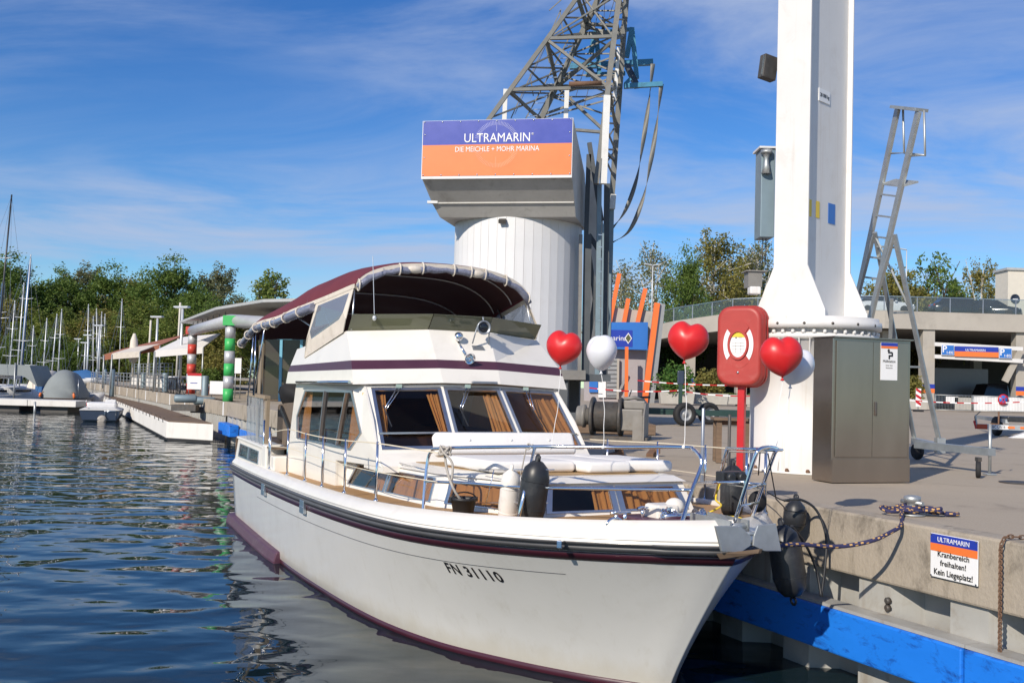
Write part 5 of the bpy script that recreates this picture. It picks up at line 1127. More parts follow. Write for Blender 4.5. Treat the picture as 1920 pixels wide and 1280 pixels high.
# ---------------------------------------------------------------- boat trailer with plate at the right edge
g = P(1862, 800, 31.0); tr_ = thing('boat_trailer', 'galvanised boat trailer with a light bar and licence plate', 'trailer', (g.x, g.y, ZG), R_(-12))
zp = g.z-ZG
mb = MB(); mb.box((.55, 0, zp), (1.9, .06, .16)); mb.build('light_bar', MT['galv'], tr_)
MB().box((-.32, -.04, zp), (.30, .05, .15)).build('tail_lamp', MT['lamp_red'], tr_, bevel=.015); MB().box((-.52, -.03, zp+.05), (.05, .05, .25), rot=(0, R_(-15), 0)).build('side_marker', MT['red_paint'], tr_)
MB().box((.17, -.04, zp), (.52, .012, .12)).build('licence_plate', MT['sign_white'], tr_); text('BC·UN 81', .115, MT['sign_black'], 'plate_number', tr_, frame((.17, -.05, zp), (1, 0, 0), (0, 0, 1)), depth=.004, sx=.84)
for x in (.5, .86): MB().box((x, -.04, zp), (.20, .02, .07)).build('amber_reflector', MT['sign_orange'], tr_)
wheel(Vector((.35, 1.0, .30)), .30, .18, (1, .1, 0), tr_); wheel(Vector((2.4, 1.2, .30)), .30, .18, (1, .1, 0), tr_)
for x in (.4, 1.3): MB().bar((x, 0, .48), (x+.3, 5, .48), .10, .12).build('frame_rail', MT['galv'], tr_)
MB().bar((-.45, .02, zp+.0), (-.5, .02, zp+.35), .04).build('guide_post', MT['galv'], tr_); MB().tube([(-.5, .02, zp+.1), (-.52, .02, zp+.3), (-.3, .3, zp+.45)], .015, 6).build('hose', MT['black_rubber'], tr_)
mb = MB(); mb.prism([Vector((.35, -.35, zp-.32)), Vector((1.6, -.35, zp-.62)), Vector((2.2, -.1, zp-.45)), Vector((2.2, -.1, zp-.12)), Vector((.9, -.25, zp-.12))], (0, .3, 0)); mb.build('white_ramp', MT['yacht_white'], tr_, bevel=.02)
MB().box((1.25, -.3, zp-.25), (.55, .25, .12)).build('keel_roller', MT['black_rubber'], tr_, bevel=.03)
MB().box((1.2, .5, zp+.25), (1.6, 1.1, .16)).build('bunk_pad', MT['black_rubber'], tr_, bevel=.03)
# ================================================================ tower crane with the marina banner
TL = Vector((-.585, 28.0, ZG)); TA = R_(-10.8); ca_, sa_ = math.cos(TA), math.sin(TA)
tw = thing('harbour_crane', 'old harbour tower crane with white boarded drum, banner and lattice boom', 'crane', TL)
def TW(x, y, z): return Vector((x*ca_-y*sa_, x*sa_+y*ca_, z))
def TP(px, py, Y): return P(px, py, Y)-TL
hw = 2.14; z0_, z1_ = 6.95, 8.54
prof = [(0, z1_), (0, z0_), (3.4, z0_), (2.9, 7.6), (1.0, 8.2)]
hs = MB(); hs.loft([[TW(x, y, z) for x, y in q] for q, z in (([(-2.14, 0), (2.14, 0), (2.14, 3.4), (-2.14, 3.4)], z0_-.002), ([(-2.0, .72), (2.14, .72), (2.14, 3.45), (-2.0, 3.45)], 6.34), ([(-1.84, 1.02), (2.14, 1.02), (2.14, 3.5), (-1.84, 3.5)], 5.98))], closed=True, caps=True); hs.prism([TW(-hw, y, z) for y, z in prof], TW(2*hw, 0, 0)); house = hs.build('machine_house', MT['grey_sheet'], tw)
# tapering under-skirt: the left edge runs in towards the drum
MB().bar(TW(-2.02, .71, 6.34), TW(hw-.02, .71, 6.34), .05, .04).build('drip_ledge', MT['grey_sheet'], house); MB().box(TW(-1.98, .68, 6.36), (.30, .1, .07)).build('ledge_end', MT['white_clad'], house)
ban = bpy.data.objects.new('banner', None); COL.objects.link(ban); ban.parent = tw
zm = (z0_+z1_)/2+.10
def flat(x0, x1, za, zb_, y, mt, name, par): return MB().prism([TW(x0, y, za), TW(x1, y, za), TW(x1, y, zb_), TW(x0, y, zb_)], TW(0, -.006, 0)).build(name, MT[mt], par)
MB().prism([TW(-hw, -.005, z0_-.06), TW(hw, -.005, z0_-.06), TW(hw, -.005, z1_), TW(-hw, -.005, z1_)], TW(0, -.02, 0)).build('backing', MT['white_clad'], ban)
flat(-hw+.02, hw-.02, zm, z1_-.01, -.03, 'sign_blue', 'blue_field', ban); flat(-hw+.02, hw-.02, z0_+.02, zm, -.03, 'sign_orange', 'orange_field', ban)
def btext(s, x, z, size, sx=1, bold=0): text(s, size, MT['sign_white'], 'lettering', ban, frame(TW(x, -.046, z), TW(1, 0, 0), (0, 0, 1)), depth=.004, sx=sx, bold=bold)
btext('ULTRAMARIN', .02, zm+.17, .36, sx=.86, bold=0); btext('DIE MEICHLE + MOHR MARINA', .02, zm-.14, .205, sx=.845); btext('®', 1.02, zm+.27, .09)
mbA, mbB = MB(), MB()
for k in range(90):
    a = 2*math.pi*k/90; r1 = .66; r0 = .40 if k % 15 == 0 and k % 45 else (.36 if k % 45 == 0 else .54)
    p0 = (math.sin(a)*r0*.98, zm+math.cos(a)*r0); p1 = (math.sin(a)*r1*.98, zm+math.cos(a)*r1)
    if abs(math.cos(a)) < .30: continue
    (mbA if math.cos(a) > 0 else mbB).bar(TW(p0[0], -.041, p0[1]), TW(p1[0], -.041, p1[1]), .008, .002, up=TW(0, 1, 0))
mbA.build('compass_rose', MT['logo_line'], ban); mbB.build('compass_rose', MT['logo_line2'], ban)
for k in range(9):
    for z in (z1_-.04, z0_+.05): MB().lathe([(.022, 0), (.022, .006), (0, .008)], TW(lerp(-hw+.06, hw-.06, k/8), -.037, z), TW(0, -1, 0), 8).build('eyelet', MT['alu'], ban)
for z in (zm+.3, zm-.35):
    for s_ in (-1, 1): MB().lathe([(.022, 0), (.022, .006), (0, .008)], TW(s_*(hw-.08), -.037, z), TW(0, -1, 0), 8).build('eyelet', MT['alu'], ban)
# white boarded drum
dc = (.14, 2.95); dr = 1.92; nb = 46
brd = None
for k in range(nb):
    a = math.pi*2*k/nb
    if math.sin(a) > .45: continue
    y = dc[1]+dr*math.sin(a); zt_ = 5.99
    wd = 2*math.pi*dr/nb-.004; c = TW(dc[0]+dr*math.cos(a), y, (1.55+zt_)/2)
    MB().box((0, 0, 0), (.04, wd, zt_-1.55)).build('board', MT['white_clad'], tw, loc=c, rot=(0, 0, a+TA))
MB().lathe([(dr-.06, 1.5), (dr-.06, 5.8)], TW(dc[0], dc[1], 0), n=40).build('drum_core', MT['grey_sheet'], tw)
MB().lathe([(dr+.12, 1.38), (dr+.12, 1.53), (0, 1.53)], TW(dc[0], dc[1], 0), n=48).build('drum_base', MT['grey_paint'], tw)
q = TW(dc[0]-.1, dc[1]-dr-.12, 5.85); mb = MB(); mb.box(q, (.2, .16, .1), rot=(R_(25), 0, TA)); mb.build('flood_lamp', MT['iron'], tw)
# dark machinery frame on the right side
def post(px0, y0, px1, y1, Y, w_, mt, name='frame_post', d=None): return MB().bar(TP(px0, y0, Y), TP(px1, y1, Y), w_, d or w_, up=(0, 1, 0)).build(name, MT[mt], tw)
post(1089, 440, 1086, 712, 29.6, .10, 'grey_paint'); post(1102, 440, 1097, 712, 29.8, .22, 'crane_dark'); post(1124, 345, 1119, 712, 29.6, .13, 'pile_blue'); post(1138, 345, 1134, 712, 30.0, .16, 'crane_dark'); post(1147, 392, 1140, 690, 30.6, .13, 'pile_blue')
for a in ((1105, 268, 1128, 414), (1104, 290, 1099, 440), (1102, 460, 1116, 560), (1116, 560, 1100, 660), (1104, 440, 1130, 480)): post(a[0], a[1], a[2], a[3], 29.9, .13, 'crane_dark', 'brace')
mb = MB(); mb.prism([TP(1104, 300, 30.4), TP(1118, 330, 30.6), TP(1134, 440, 31), TP(1132, 712, 31), TP(1094, 712, 30.4), TP(1098, 430, 30.4)], (0, .1, 0)); mb.build('rear_panel', MT['grey_sheet'], tw)
for k in range(14):
    y = 440+k*22.9; MB().bar(TP(1122, y, 29.35), TP(1130, y+.6, 29.35), .025).build('ladder_rung', MT['alu'], tw)
post(1131, 420, 1127, 712, 29.35, .05, 'pile_blue', 'ladder_rail')
mb = MB(); mb.prism([TP(1030, 693, 28.2), TP(1098, 694, 28.2), TP(1098, 712, 28.2), TP(1030, 711, 28.2)], (0, 4, 0)); mb.build('turntable_deck', MT['grey_paint'], tw)
mb = MB(); mb.prism([TP(1090, 700, 28.4), TP(1145, 703, 28.4), TP(1145, 715, 28.4), TP(1090, 715, 28.4)], (0, 2.5, 0)); mb.build('side_bracket', MT['crane_dark'], tw)
MB().bar(TW(-1.9, .9, .2), TW(2.4, .9, .2), .5, .4, up=(0, 1, 0)).build('bogie_beam', MT['crane_dark'], tw); MB().bar(TW(-1.9, 3.6, .2), TW(2.4, 3.6, .2), .5, .4, up=(0, 1, 0)).build('bogie_beam', MT['crane_dark'], tw)
for x in (-1.5, .2, 1.9):
    for y in (.9, 3.6): MB().box(TW(x, y, .9), (.35, .35, 1.1), rot=(0, 0, TA)).build('leg', MT['crane_dark'], tw)
MB().lathe([(1.2, .5), (1.2, 1.4)], TW(dc[0], dc[1], 0), n=32).build('slewing_ring', MT['crane_dark'], tw)
# lattice boom: four chords that run together above the picture
def ch(p0, p1, Y0, Y1, w_, mt, up=1.7):
    a, b = TP(*p0, Y0), TP(*p1, Y1); e = a+(b-a)*up; MB().bar(a, e, w_, w_, up=(0, 1, 0)).build('boom_chord', MT[mt], tw); return lambda y: a.lerp(b, (y-p0[1])/(p1[1]-p0[1]))
cA = ch((905, 240), (1085, -8), 29.0, 29.6, .12, 'crane_grey'); cB = ch((1012, 228), (1121, 0), 31.4, 31.0, .17, 'crane_grey'); cC = ch((1118, 345), (1160, 0), 28.9, 29.5, .15, 'crane_grey'); cD = ch((1145, 400), (1174, 0), 31.0, 30.8, .16, 'crane_grey')
def br(a, b, w_=.07, mt='crane_grey', name='boom_brace'): MB().bar(a, b, w_, w_, up=(0, 1, 0)).build(name, MT[mt], tw)
for y in (170, 74, -10): br(cA(y), cC(y-4), .09); br(cB(y-8), cD(y-12), .08)
for y in (170, 74): br(cA(y), cB(y-10), .08); br(cC(y), cD(y-6), .08)
br(cA(172), cB(225), .08); br(cB(162), cC(245), .08); br(cB(165), cC(78), .09); br(cA(76), cC(165), .08); br(cA(76), cB(160), .1); br(cB(45), cC(50), .08); br(cC(160), cD(250), .08); br(cD(160), cC(240), .08); br(cB(40), cC(-40), .07); br(cB(160), cD(60), .07); br(cD(70), cB(50), .07); br(cA(-5), cB(45), .09); br(cC(280), cD(300), .08); br(cB(238), cC(250), .08); br(cD(165), cB(215), .07)
for fa, fb, ya, yb, n_ in ((cA, cB, 222, -60, 6), (cB, cD, 222, -60, 7), (cC, cD, 330, -60, 8), (cA, cC, 74, -100, 2)):
    for k in range(n_):
        y0, y1 = lerp(ya, yb, k/n_), lerp(ya, yb, (k+1)/n_); br(fa(y0), fb(y1), .045, name='lattice_strut'); br(fb(y0), fa(y1), .045, name='lattice_strut')
        if k: br(fa(y0), fb(y0), .04, name='lattice_strut')
a, b = TP(1067, 158, 29), TP(1128, 156, 29); MB().tube([a, b], .07, 10).build('boom_roller', MT['rust'], tw)
mb = MB(); mb.lathe([(.10, -.08), (.17, -.07), (.17, .07), (.10, .08)], cB(46), (.3, -1, 0), 16); mb.build('sheave', MT['crane_grey'], tw)
for px0, px1 in ((945, 978), (1060, 1055)):
    post(px0+3, 168, px0, 240, 29.9, .13, 'crane_white', 'boom_foot')
post(1138, 180, 1131, 345, 29.0, .19, 'crane_white', 'boom_foot'); post(1160, 90, 1152, 190, 30.2, .1, 'crane_white', 'boom_foot'); post(1150, 365, 1148, 392, 30.5, .16, 'crane_white', 'boom_foot')
# access ladder inside the boom
for k in range(13):
    y = 218-k*12; xl = 988+(218-y)*.55; MB().bar(TP(xl, y, 30.6), TP(xl+19, y-1, 30.6), .022).build('ladder_rung', MT['alu'], tw)
br(TP(986, 222, 30.6), TP(1070, 66, 30.6), .035, name='ladder_rail'); br(TP(1006, 222, 30.6), TP(1090, 66, 30.6), .035, name='ladder_rail')
for p0, p1 in (((958, 222), (1052, 18)), ((1030, 20), (1058, -5)), ((1000, 180), (994, 140)), ((1030, 118), (1022, 80)), ((1056, 66), (1050, 20))): br(TP(*p0, 30.2), TP(*p1, 30.2), .03, name='hand_rail')
for p0, p1 in (((965, 215), (1024, 85)), ((1080, 180), (1095, 130)), ((1095, 200), (1110, 140)), ((1115, 55), (1125, 0)), ((1132, 45), (1134, 0)), ((1140, 40), (1152, 0))): MB().tube([TP(*p0, 30.0), TP(*p1, 30.0)], .009, 5).build('hoist_wire', MT['iron'], tw)
# blue lifting frame with two hanging slings
lfm = thing('lifting_frame', 'blue steel boat lifting frame hanging in the crane boom', 'lifting frame', P(1150, 130, 31.5))
LL = P(1150, 130, 31.5)
def lb(p0, p1, w_, Y0=31.5, Y1=None, mt='crane_blue', name='beam'): MB().bar(P(*p0, Y0)-LL, P(*p1, Y1 or Y0)-LL, w_, w_, up=(0, 1, 0)).build(name, MT[mt], lfm)
lb((1068, 125), (1224, 117), .18, 32.4); lb((1098, 141), (1172, 138), .12, 32.2); lb((1170, 162), (1242, 158), .14, 30.6); lb((1118, 58), (1108, 100), .17, 31.8); lb((1118, 60), (1124, 145), .13, 31.8); lb((1185, 53), (1175, 108), .15, 31.2); lb((1185, 53), (1194, 148), .13, 31.2); lb((1118, 62), (1186, 55), .10, 31.5); lb((1105, 130), (1122, 156), .14, 32, 30.8, 'crane_dark'); lb((1176, 124), (1194, 162), .16, 32, 30.6, 'crane_dark'); lb((1172, 158), (1182, 148), .1, 30.8); lb((1131, 38), (1131, 62), .1, 31.5, None, 'iron', 'hook')
def sling(pts, label, Y):
    pp = bez([P(x, y, Y) for x, y in pts], 8); mb = MB(); A = []
    for i, p in enumerate(pp): tw_ = i*.22; d = Vector((math.cos(tw_)*.07, math.sin(tw_)*.07, 0)); A.append([p-d, p+d])
    mb.smooth = True; mb.loft(A); o = mb.build('sling', MT['crane_grey'], None); md = o.modifiers.new('thick', 'SOLIDIFY'); md.thickness = .012; return tag(o, label, 'sling', 'lifting slings')
sling([(1224, 120), (1217, 185), (1207, 260), (1194, 335), (1172, 395), (1147, 428)], 'flat grey lifting sling hanging on the left from the blue frame', 30.9)
sling([(1240, 158), (1232, 225), (1221, 300), (1206, 372), (1180, 432), (1146, 455)], 'flat grey lifting sling hanging on the right from the blue frame', 30.6)
# ================================================================ parking deck
gd = thing('parking_deck', 'pale concrete two storey parking deck with an open ground floor', 'building', (36, 88, ZG))
GL = Vector((36, 88, ZG))
fr_ = [Vector((12.2, 97, 0)), Vector((14.5, 91, 0)), Vector((18.5, 85, 0)), Vector((24, 81.5, 0)), Vector((29.5, 80.2, 0)), Vector((48, 80.6, 0)), Vector((75, 81.5, 0))]
SZT, SZB = 9.5-ZG, 8.1-ZG
def gp(p, z): return Vector((p.x, p.y, 0))-Vector((GL.x, GL.y, 0))+Vector((0, 0, z))
mb = MB(); back = [p+Vector((3.0 if i < 3 else 0, 24, 0)) for i, p in enumerate(fr_)]
dz = [-1.0, -.6, -.15, 0, 0, 0, 0]
for i in range(6):
    a, b = fr_[i], fr_[i+1]; MB().prism([gp(a, SZB+dz[i]), gp(b, SZB+dz[i+1]), gp(b, SZT+dz[i+1]), gp(a, SZT+dz[i])], (0, .5, 0)).build('parapet', MT['concrete_pale'], gd)
pts = fr_+[Vector((75, 130, 0)), Vector((16, 130, 0))]; dzz = dz+[0, -.8]
mb = MB(); mb.prism([gp(p+Vector((0, .5 if i < 7 else 0, 0)), SZB+.25+dzz[i]) for i, p in enumerate(pts)], (0, 0, SZT-SZB-.28)); mb.build('deck_slab', MT['concrete_pale'], gd)
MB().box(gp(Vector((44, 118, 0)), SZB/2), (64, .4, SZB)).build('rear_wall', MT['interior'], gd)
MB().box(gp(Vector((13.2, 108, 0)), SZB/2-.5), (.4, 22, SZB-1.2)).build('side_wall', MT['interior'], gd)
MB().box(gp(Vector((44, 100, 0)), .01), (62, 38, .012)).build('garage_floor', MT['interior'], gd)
def pillar(px, py0, py1, Y, w_, band=True, d=.9):
    a = P(px, py0, Y); x = a.x; c = bpy.data.objects.new('pillar', None); COL.objects.link(c); c.parent = gd; c.location = gp(Vector((x, Y, 0)), 0)
    MB().box((0, 0, SZB/2), (w_, d, SZB)).build('shaft', MT['concrete_pale'], c, bevel=.03)
    if band: MB().box((0, -d/2-.004, 1.85), (w_+.006, .012, .34)).build('blue_band', MT['sign_blue'], c); MB().box((0, -d/2-.004, 1.50), (w_+.006, .012, .34)).build('orange_band', MT['sign_orange'], c)
pillar(1738, 620, 765, 80.9, .95); pillar(1912, 650, 765, 81.2, 1.0); pillar(1293, 700, 745, 92, .9, d=.7); pillar(1478, 640, 750, 83, .9); pillar(1600, 640, 750, 82, .9); pillar(1390, 640, 750, 88, .9)
for px in (1830, 1560): pillar(px, 640, 750, 100, .8, False)
# corbel beams under the slab
for x, y in ((18.6, 86), (30, 82)): MB().prism([gp(Vector((x, y, 0)), SZB-.1), gp(Vector((x, y+5, 0)), SZB-.1), gp(Vector((x, y+5, 0)), SZB-1.6), gp(Vector((x, y, 0)), SZB-.7)], (.5, 0, 0)).build('corbel', MT['concrete_pale'], gd)
MB().box(gp(P(1787, 715, 95), 1.9), (6.5, .1, 3.6)).build('corrugated_partition', MT['shutter'], gd)
# glass balustrade on the deck edge
for i in range(6):
    a, b = fr_[i], fr_[i+1]; L = (b-a).length; n = max(1, round(L/2.6))
    for k in range(n):
        p0 = gp(a.lerp(b, k/n), 0)+Vector((0, .1, lerp(dz[i], dz[i+1], k/n)+SZT)); p1 = gp(a.lerp(b, (k+1)/n), 0)+Vector((0, .1, lerp(dz[i], dz[i+1], (k+1)/n)+SZT))
        g = (p1-p0).normalized()*.06; MB().prism([p0+g, p1-g, p1-g+Vector((0, 0, 1.15)), p0+g+Vector((0, 0, 1.15))], (0, .015, 0)).build('glass_pane', MT['deck_glass'], gd)
        MB().box(p0+Vector((0, .04, .6)), (.08, .06, 1.2)).build('rail_post', MT['alu_dark'], gd)
    MB().bar(gp(a, SZT+1.17+dz[i])+Vector((0, .1, 0)), gp(b, SZT+1.17+dz[i+1])+Vector((0, .1, 0)), .05).build('hand_rail', MT['alu'], gd)
# entrance beams and parking signs
EY = 80.0
def eb(py, dy=0): a, b = P(1752, py, EY), P(1917, py+9, EY); MB().bar(a-GL, b-GL, .22, .3).build('entrance_beam', MT['white_paint'], gd)
eb(645); eb(668)
MB().bar(P(1912, 660, EY)-GL, P(1884, 715, EY+.5)-GL, .5, .2, up=(0, 1, 0)).build('entrance_strut', MT['concrete_pale'], gd)
def psign(px0, px1, py0, py1, label, main=None):
    a, b = P(px0, (py0+py1)/2, EY-.25), P(px1, (py0+py1)/2+(px1-px0)*.045, EY-.25); c = (a+b)/2; w_ = (b-a).length; h_ = (py1-py0)/1900*EY
    t = thing('parking_sign' if main is None else 'entrance_banner', label, 'sign', c, math.atan2(b.y-a.y, b.x-a.x)); return t, w_, h_
for px0, px1, py0, lab in ((1765, 1789, 646, 'blue parking sign on the left of the entrance beam'), (1873, 1897, 652, 'blue parking sign on the right of the entrance beam')):
    t, w_, h_ = psign(px0, px1, py0, py0+19, lab)
    MB().box((0, 0, 0), (w_, .06, h_)).build('frame', MT['sign_white'], t); MB().box((0, -.035, 0), (w_-.06, .012, h_-.06)).build('panel', MT['park_blue'], t)
    text('P', .74, MT['sign_white'], 'lettering', t, frame((-w_*.27, -.05, .05), (1, 0, 0), (0, 0, 1)), depth=.01, bold=.012); text('1-EG', .27, MT['sign_white'], 'lettering', t, frame((w_*.14, -.05, -.2), (1, 0, 0), (0, 0, 1)), depth=.01, bold=.005)
t, w_, h_ = psign(1790, 1872, 648, 667, 'blue and orange banner between the two parking signs', 1)
MB().box((0, 0, h_*.25), (w_, .05, h_*.5)).build('blue_field', MT['sign_blue'], t); MB().box((0, 0, -h_*.25), (w_, .05, h_*.5)).build('orange_field', MT['sign_orange'], t); text('ULTRAMARIN', .26, MT['sign_white'], 'lettering', t, frame((-.1, -.03, .12), (1, 0, 0), (0, 0, 1)), depth=.01)
# stair tower at the far right
st = thing('stair_tower', 'cream stair tower with a round window beside the parking deck', 'building', (P(1915, 590, 84).x, 84, ZG)); SL = Vector(st.location)
q = P(1884, 545, 83); MB().box((q.x+4.5-SL.x, .6, (13.4-ZG+7.9)/2), (8, 2.2, 13.4-ZG-7.9)).build('wall', MT['wall_cream'], st); MB().box((q.x+4.5-SL.x, .6, 13.4-ZG+.1), (8.3, 2.5, .2)).build('roof_edge', MT['roof_grey'], st)
for py, Y in ((560, 82.4), (750, 80)): 
    c = P(1912, py, 80.72)-SL if py > 600 else P(1903, py, 83.46)-SL
    MB().lathe([(.38, .0), (.38, .06), (.32, .06), (.32, .02), (0, .02)], c, (0, -1, 0), 24).build('porthole', MT['navy'], st); MB().box(c+Vector((0, -.05, -.05)), (.4, .03, .08)).build('porthole_bar', MT['sign_white'], st)
# ---------------------------------------------------------------- parked cars on the deck
def car(name, label, loc, rz, mt, L=4.6, h=1.46):
    t = thing(name, label, 'car', loc, rz); w_ = 1.78
    def sec(x, z0, z1, ww): return [Vector((x, -ww, z0)), Vector((x, -ww*1.02, lerp(z0, z1, .5))), Vector((x, -ww*.93, z1)), Vector((x, ww*.93, z1)), Vector((x, ww*1.02, lerp(z0, z1, .5))), Vector((x, ww, z0))]
    W2 = w_/2
    mb = MB(); mb.smooth = True; mb.loft([sec(-L/2, .4, .72, W2*.85), sec(-L/2+.12, .25, .92, W2*.95), sec(-L/2+.9, .2, .97, W2), sec(.4, .2, .95, W2), sec(L/2-1.0, .2, .90, W2), sec(L/2-.25, .24, .76, W2*.93), sec(L/2, .35, .62, W2*.82)], caps=True); body = mb.build('body', MT[mt], t)
    mb = MB(); mb.smooth = False; mb.loft([[Vector((x, s_*W2*k, z)) for s_, k, z in ((-1, .92, .93), (-1, .74, zz), (1, .74, zz), (1, .92, .93))] for x, zz in ((-L/2+.35, .98), (-L/2+.75, h-.06), (-.2, h), (.55, h-.06), (1.25, .96))], caps=True); mb.build('cabin_glass', MT['glass_black'], t)
    mb = MB(); mb.loft([[Vector((x, s_*W2*.76, z)) for s_, z in ((-1, zz), (-.5, zz+.03), (.5, zz+.03), (1, zz))] for x, zz in ((-L/2+.7, h-.05), (-.2, h+.005), (.5, h-.045))]); mb.build('roof', MT[mt], t)
    for x in (-L/2+.85, L/2-.9):
        for s_ in (-1, 1): wheel(Vector((x, s_*(W2-.05), .31)), .31, .2, (0, 1, 0), t, rim='alu', n=18)
    for s_ in (-1, 1):
        MB().ell(Vector((L/2-.12, s_*W2*.66, .66)), (.14, .2, .08), 10, 6).build('headlight', MT['chrome'], t); MB().box((.75, s_*(W2+.08), .97), (.18, .14, .12)).build('mirror', MT[mt], t, bevel=.03)
        MB().box((-L/2+.05, s_*W2*.7, .78), (.08, .22, .14)).build('tail_lamp', MT['lamp_red'], t)
    MB().box((L/2+.0, 0, .45), (.03, .5, .11)).build('licence_plate', MT['sign_white'], t); return t
DZ = SZT-.03+ZG
for px, Y, rz, mt, lab in ((1800, 82.6, R_(-4), 'car_black', 'dark estate car parked behind the glass balustrade'), (1858, 84.2, R_(-30), 'car_black', 'black car with its front turned out, right of the estate car'), (1657, 83.0, R_(-8), 'car_white', 'pale car half hidden behind the ladder on the parking deck')):
    q = P(px, 580, Y); car('parked_car', lab, (q.x, Y, DZ+.0), rz, mt)
# a dark van in the shade of the ground floor
q = P(1850, 740, 92); car('parked_van', 'dark van in the shade of the garage entrance', (q.x, 92, ZG+.02), R_(200), 'car_black', 5.0, 2.3)
# street lamps on the deck
for px, py, Y, lab in ((1700, 468, 100, 'thin street lamp on the parking deck above the ladder'), (1224, 497, 100, 'double headed street lamp before the birch trees')):
    a = P(px, py, Y); zb_ = DZ-.6; t = thing('street_lamp', lab, 'lamp', (a.x, Y, zb_)); MB().tube([(0, 0, 0), (0, 0, a.z-zb_)], .07, 8, rf=lambda k: .09-.04*k).build('pole', MT['lamp_grey'], t)
    for s_ in ((-1, 1) if px < 1300 else (-1,)): MB().box((s_*.45, 0, a.z-zb_+.05), (.8, .25, .1), rot=(0, R_(-8*s_), 0)).build('lamp_head', MT['lamp_grey'], t, bevel=.03)
# ---------------------------------------------------------------- kiosk with slanting orange beams
KY = 76.0; q = P(1185, 750, KY); ki = thing('kiosk', 'blue fronted kiosk with slanting orange beams', 'building', (q.x, KY, ZG)); KL = Vector(ki.location)
def kp(px, py, dY=0): return P(px, py, KY+dY)-KL
def kb(p0, p1, w_, mt, name, dY=0, d=None): a, b = kp(*p0, dY), kp(*p1, dY); MB().bar(a, b, w_, d or w_, up=(0, 1, 0)).build(name, MT[mt], ki)
kb((1208, 757), (1232, 568), .40, 'orange_paint', 'slanting_beam', -1.0, .4); kb((1219, 757), (1240, 570), .45, 'shutter', 'beam_side', -.5, .9); kb((1174, 757), (1175, 650), .24, 'orange_paint', 'orange_post', -1)
for p0, p1 in (((1140, 620), (1161, 513)), ((1168, 615), (1178, 560)), ((1193, 615), (1210, 541))): kb(p0, p1, .30, 'orange_paint', 'slanting_beam', 1.2, .4)
mb = MB(); mb.prism([kp(1128, 604), kp(1215, 604), kp(1214, 656), kp(1128, 653)], (0, 1.2, 0)); mb.build('blue_fascia', MT['park_blue'], ki)
mb = MB(); mb.prism([kp(1145, 618, -.02), kp(1186, 619, -.02), kp(1186, 650, -.02), kp(1145, 650, -.02)], (0, .02, 0)); mb.build('sign_panel', MT['sign_blue'], ki)
c = kp(1178, 634, -.05); MB().prism([c+Vector((0, 0, .42)), c+Vector((.28, 0, 0)), c+Vector((0, 0, -.42)), c+Vector((-.28, 0, 0))], (0, .02, 0)).build('diamond_emblem', MT['sign_white'], ki); MB().prism([c+Vector((0, -.01, .32)), c+Vector((.21, -.01, 0)), c+Vector((0, -.01, -.32)), c+Vector((-.21, -.01, 0))], (0, .008, 0)).build('diamond_face', MT['leaf_grey'], ki)
text('marina', .55, MT['sign_white'], 'lettering', ki, frame(kp(1157, 634, -.04), (1, 0, 0), (.25, 0, 1)), depth=.01)
mb = MB(); mb.prism([kp(1095, 655, 1.0), kp(1212, 655, 1.0), kp(1205, 757, 1.0), kp(1095, 755, 1.0)], (0, .2, 0)); mb.build('wall', MT['wall_lilac'], ki)
for px0, px1, py0, py1, mt, nm in ((1137, 1157, 672, 745, 'shutter', 'shutter'), (1122, 1136, 692, 745, 'sign_white', 'door'), (1105, 1121, 715, 735, 'park_blue', 'blue_box')):
    mb = MB(); mb.prism([kp(px0, py0, .8), kp(px1, py0, .8), kp(px1, py1, .8), kp(px0, py1, .8)], (0, .15, 0)); mb.build(nm, MT[mt], ki)
    if nm == 'shutter':
        for k in range(9): MB().bar(kp(px0, py0+4+k*8, .76), kp(px1, py0+4+k*8, .76), .12, .06).build('slat', MT['shutter'], ki)
kb((1158, 748), (1159, 672), .16, 'concrete_pale', 'door_post', .7); kb((1160, 735), (1176, 700), .12, 'shutter', 'brace', .7)
mb = MB(); mb.prism([kp(1095, 660, 1.4), kp(1237, 640, 1.4), kp(1237, 585, 1.4), kp(1095, 572, 1.4)], (0, .5, 0)); mb.build('upper_wall', MT['concrete_pale'], ki)
# ---------------------------------------------------------------- planters, shrubs, barrier tape
def leafball(c, r, n, ls, seed, sq=1.0):
    rd = random.Random(seed); mb = MB(); c = Vector(c)
    for _ in range(n):
        v = Vector((rd.gauss(0, 1), rd.gauss(0, 1), rd.gauss(0, 1))).normalized(); k = rd.random()**.4
        k *= .8+.25*math.sin(v.x*5+seed)*math.cos(v.y*4+v.z*3)
        p = c+Vector((v.x*r[0], v.y*r[1], v.z*r[2]))*k; leaf(mb, p, ls*(.6+.8*rd.random()), rd)
    return mb
def leaf(mb, p, s, rd):
    a = Vector((rd.gauss(0, 1), rd.gauss(0, 1), rd.gauss(0, .7))).normalized(); b = a.cross(Vector((rd.gauss(0, 1), rd.gauss(0, 1), rd.gauss(0, 1)))).normalized()
    mb.add([p-a*s*.5, p+b*s*.28, p+a*s*.5, p-b*s*.28], [(0, 1, 2, 3)])
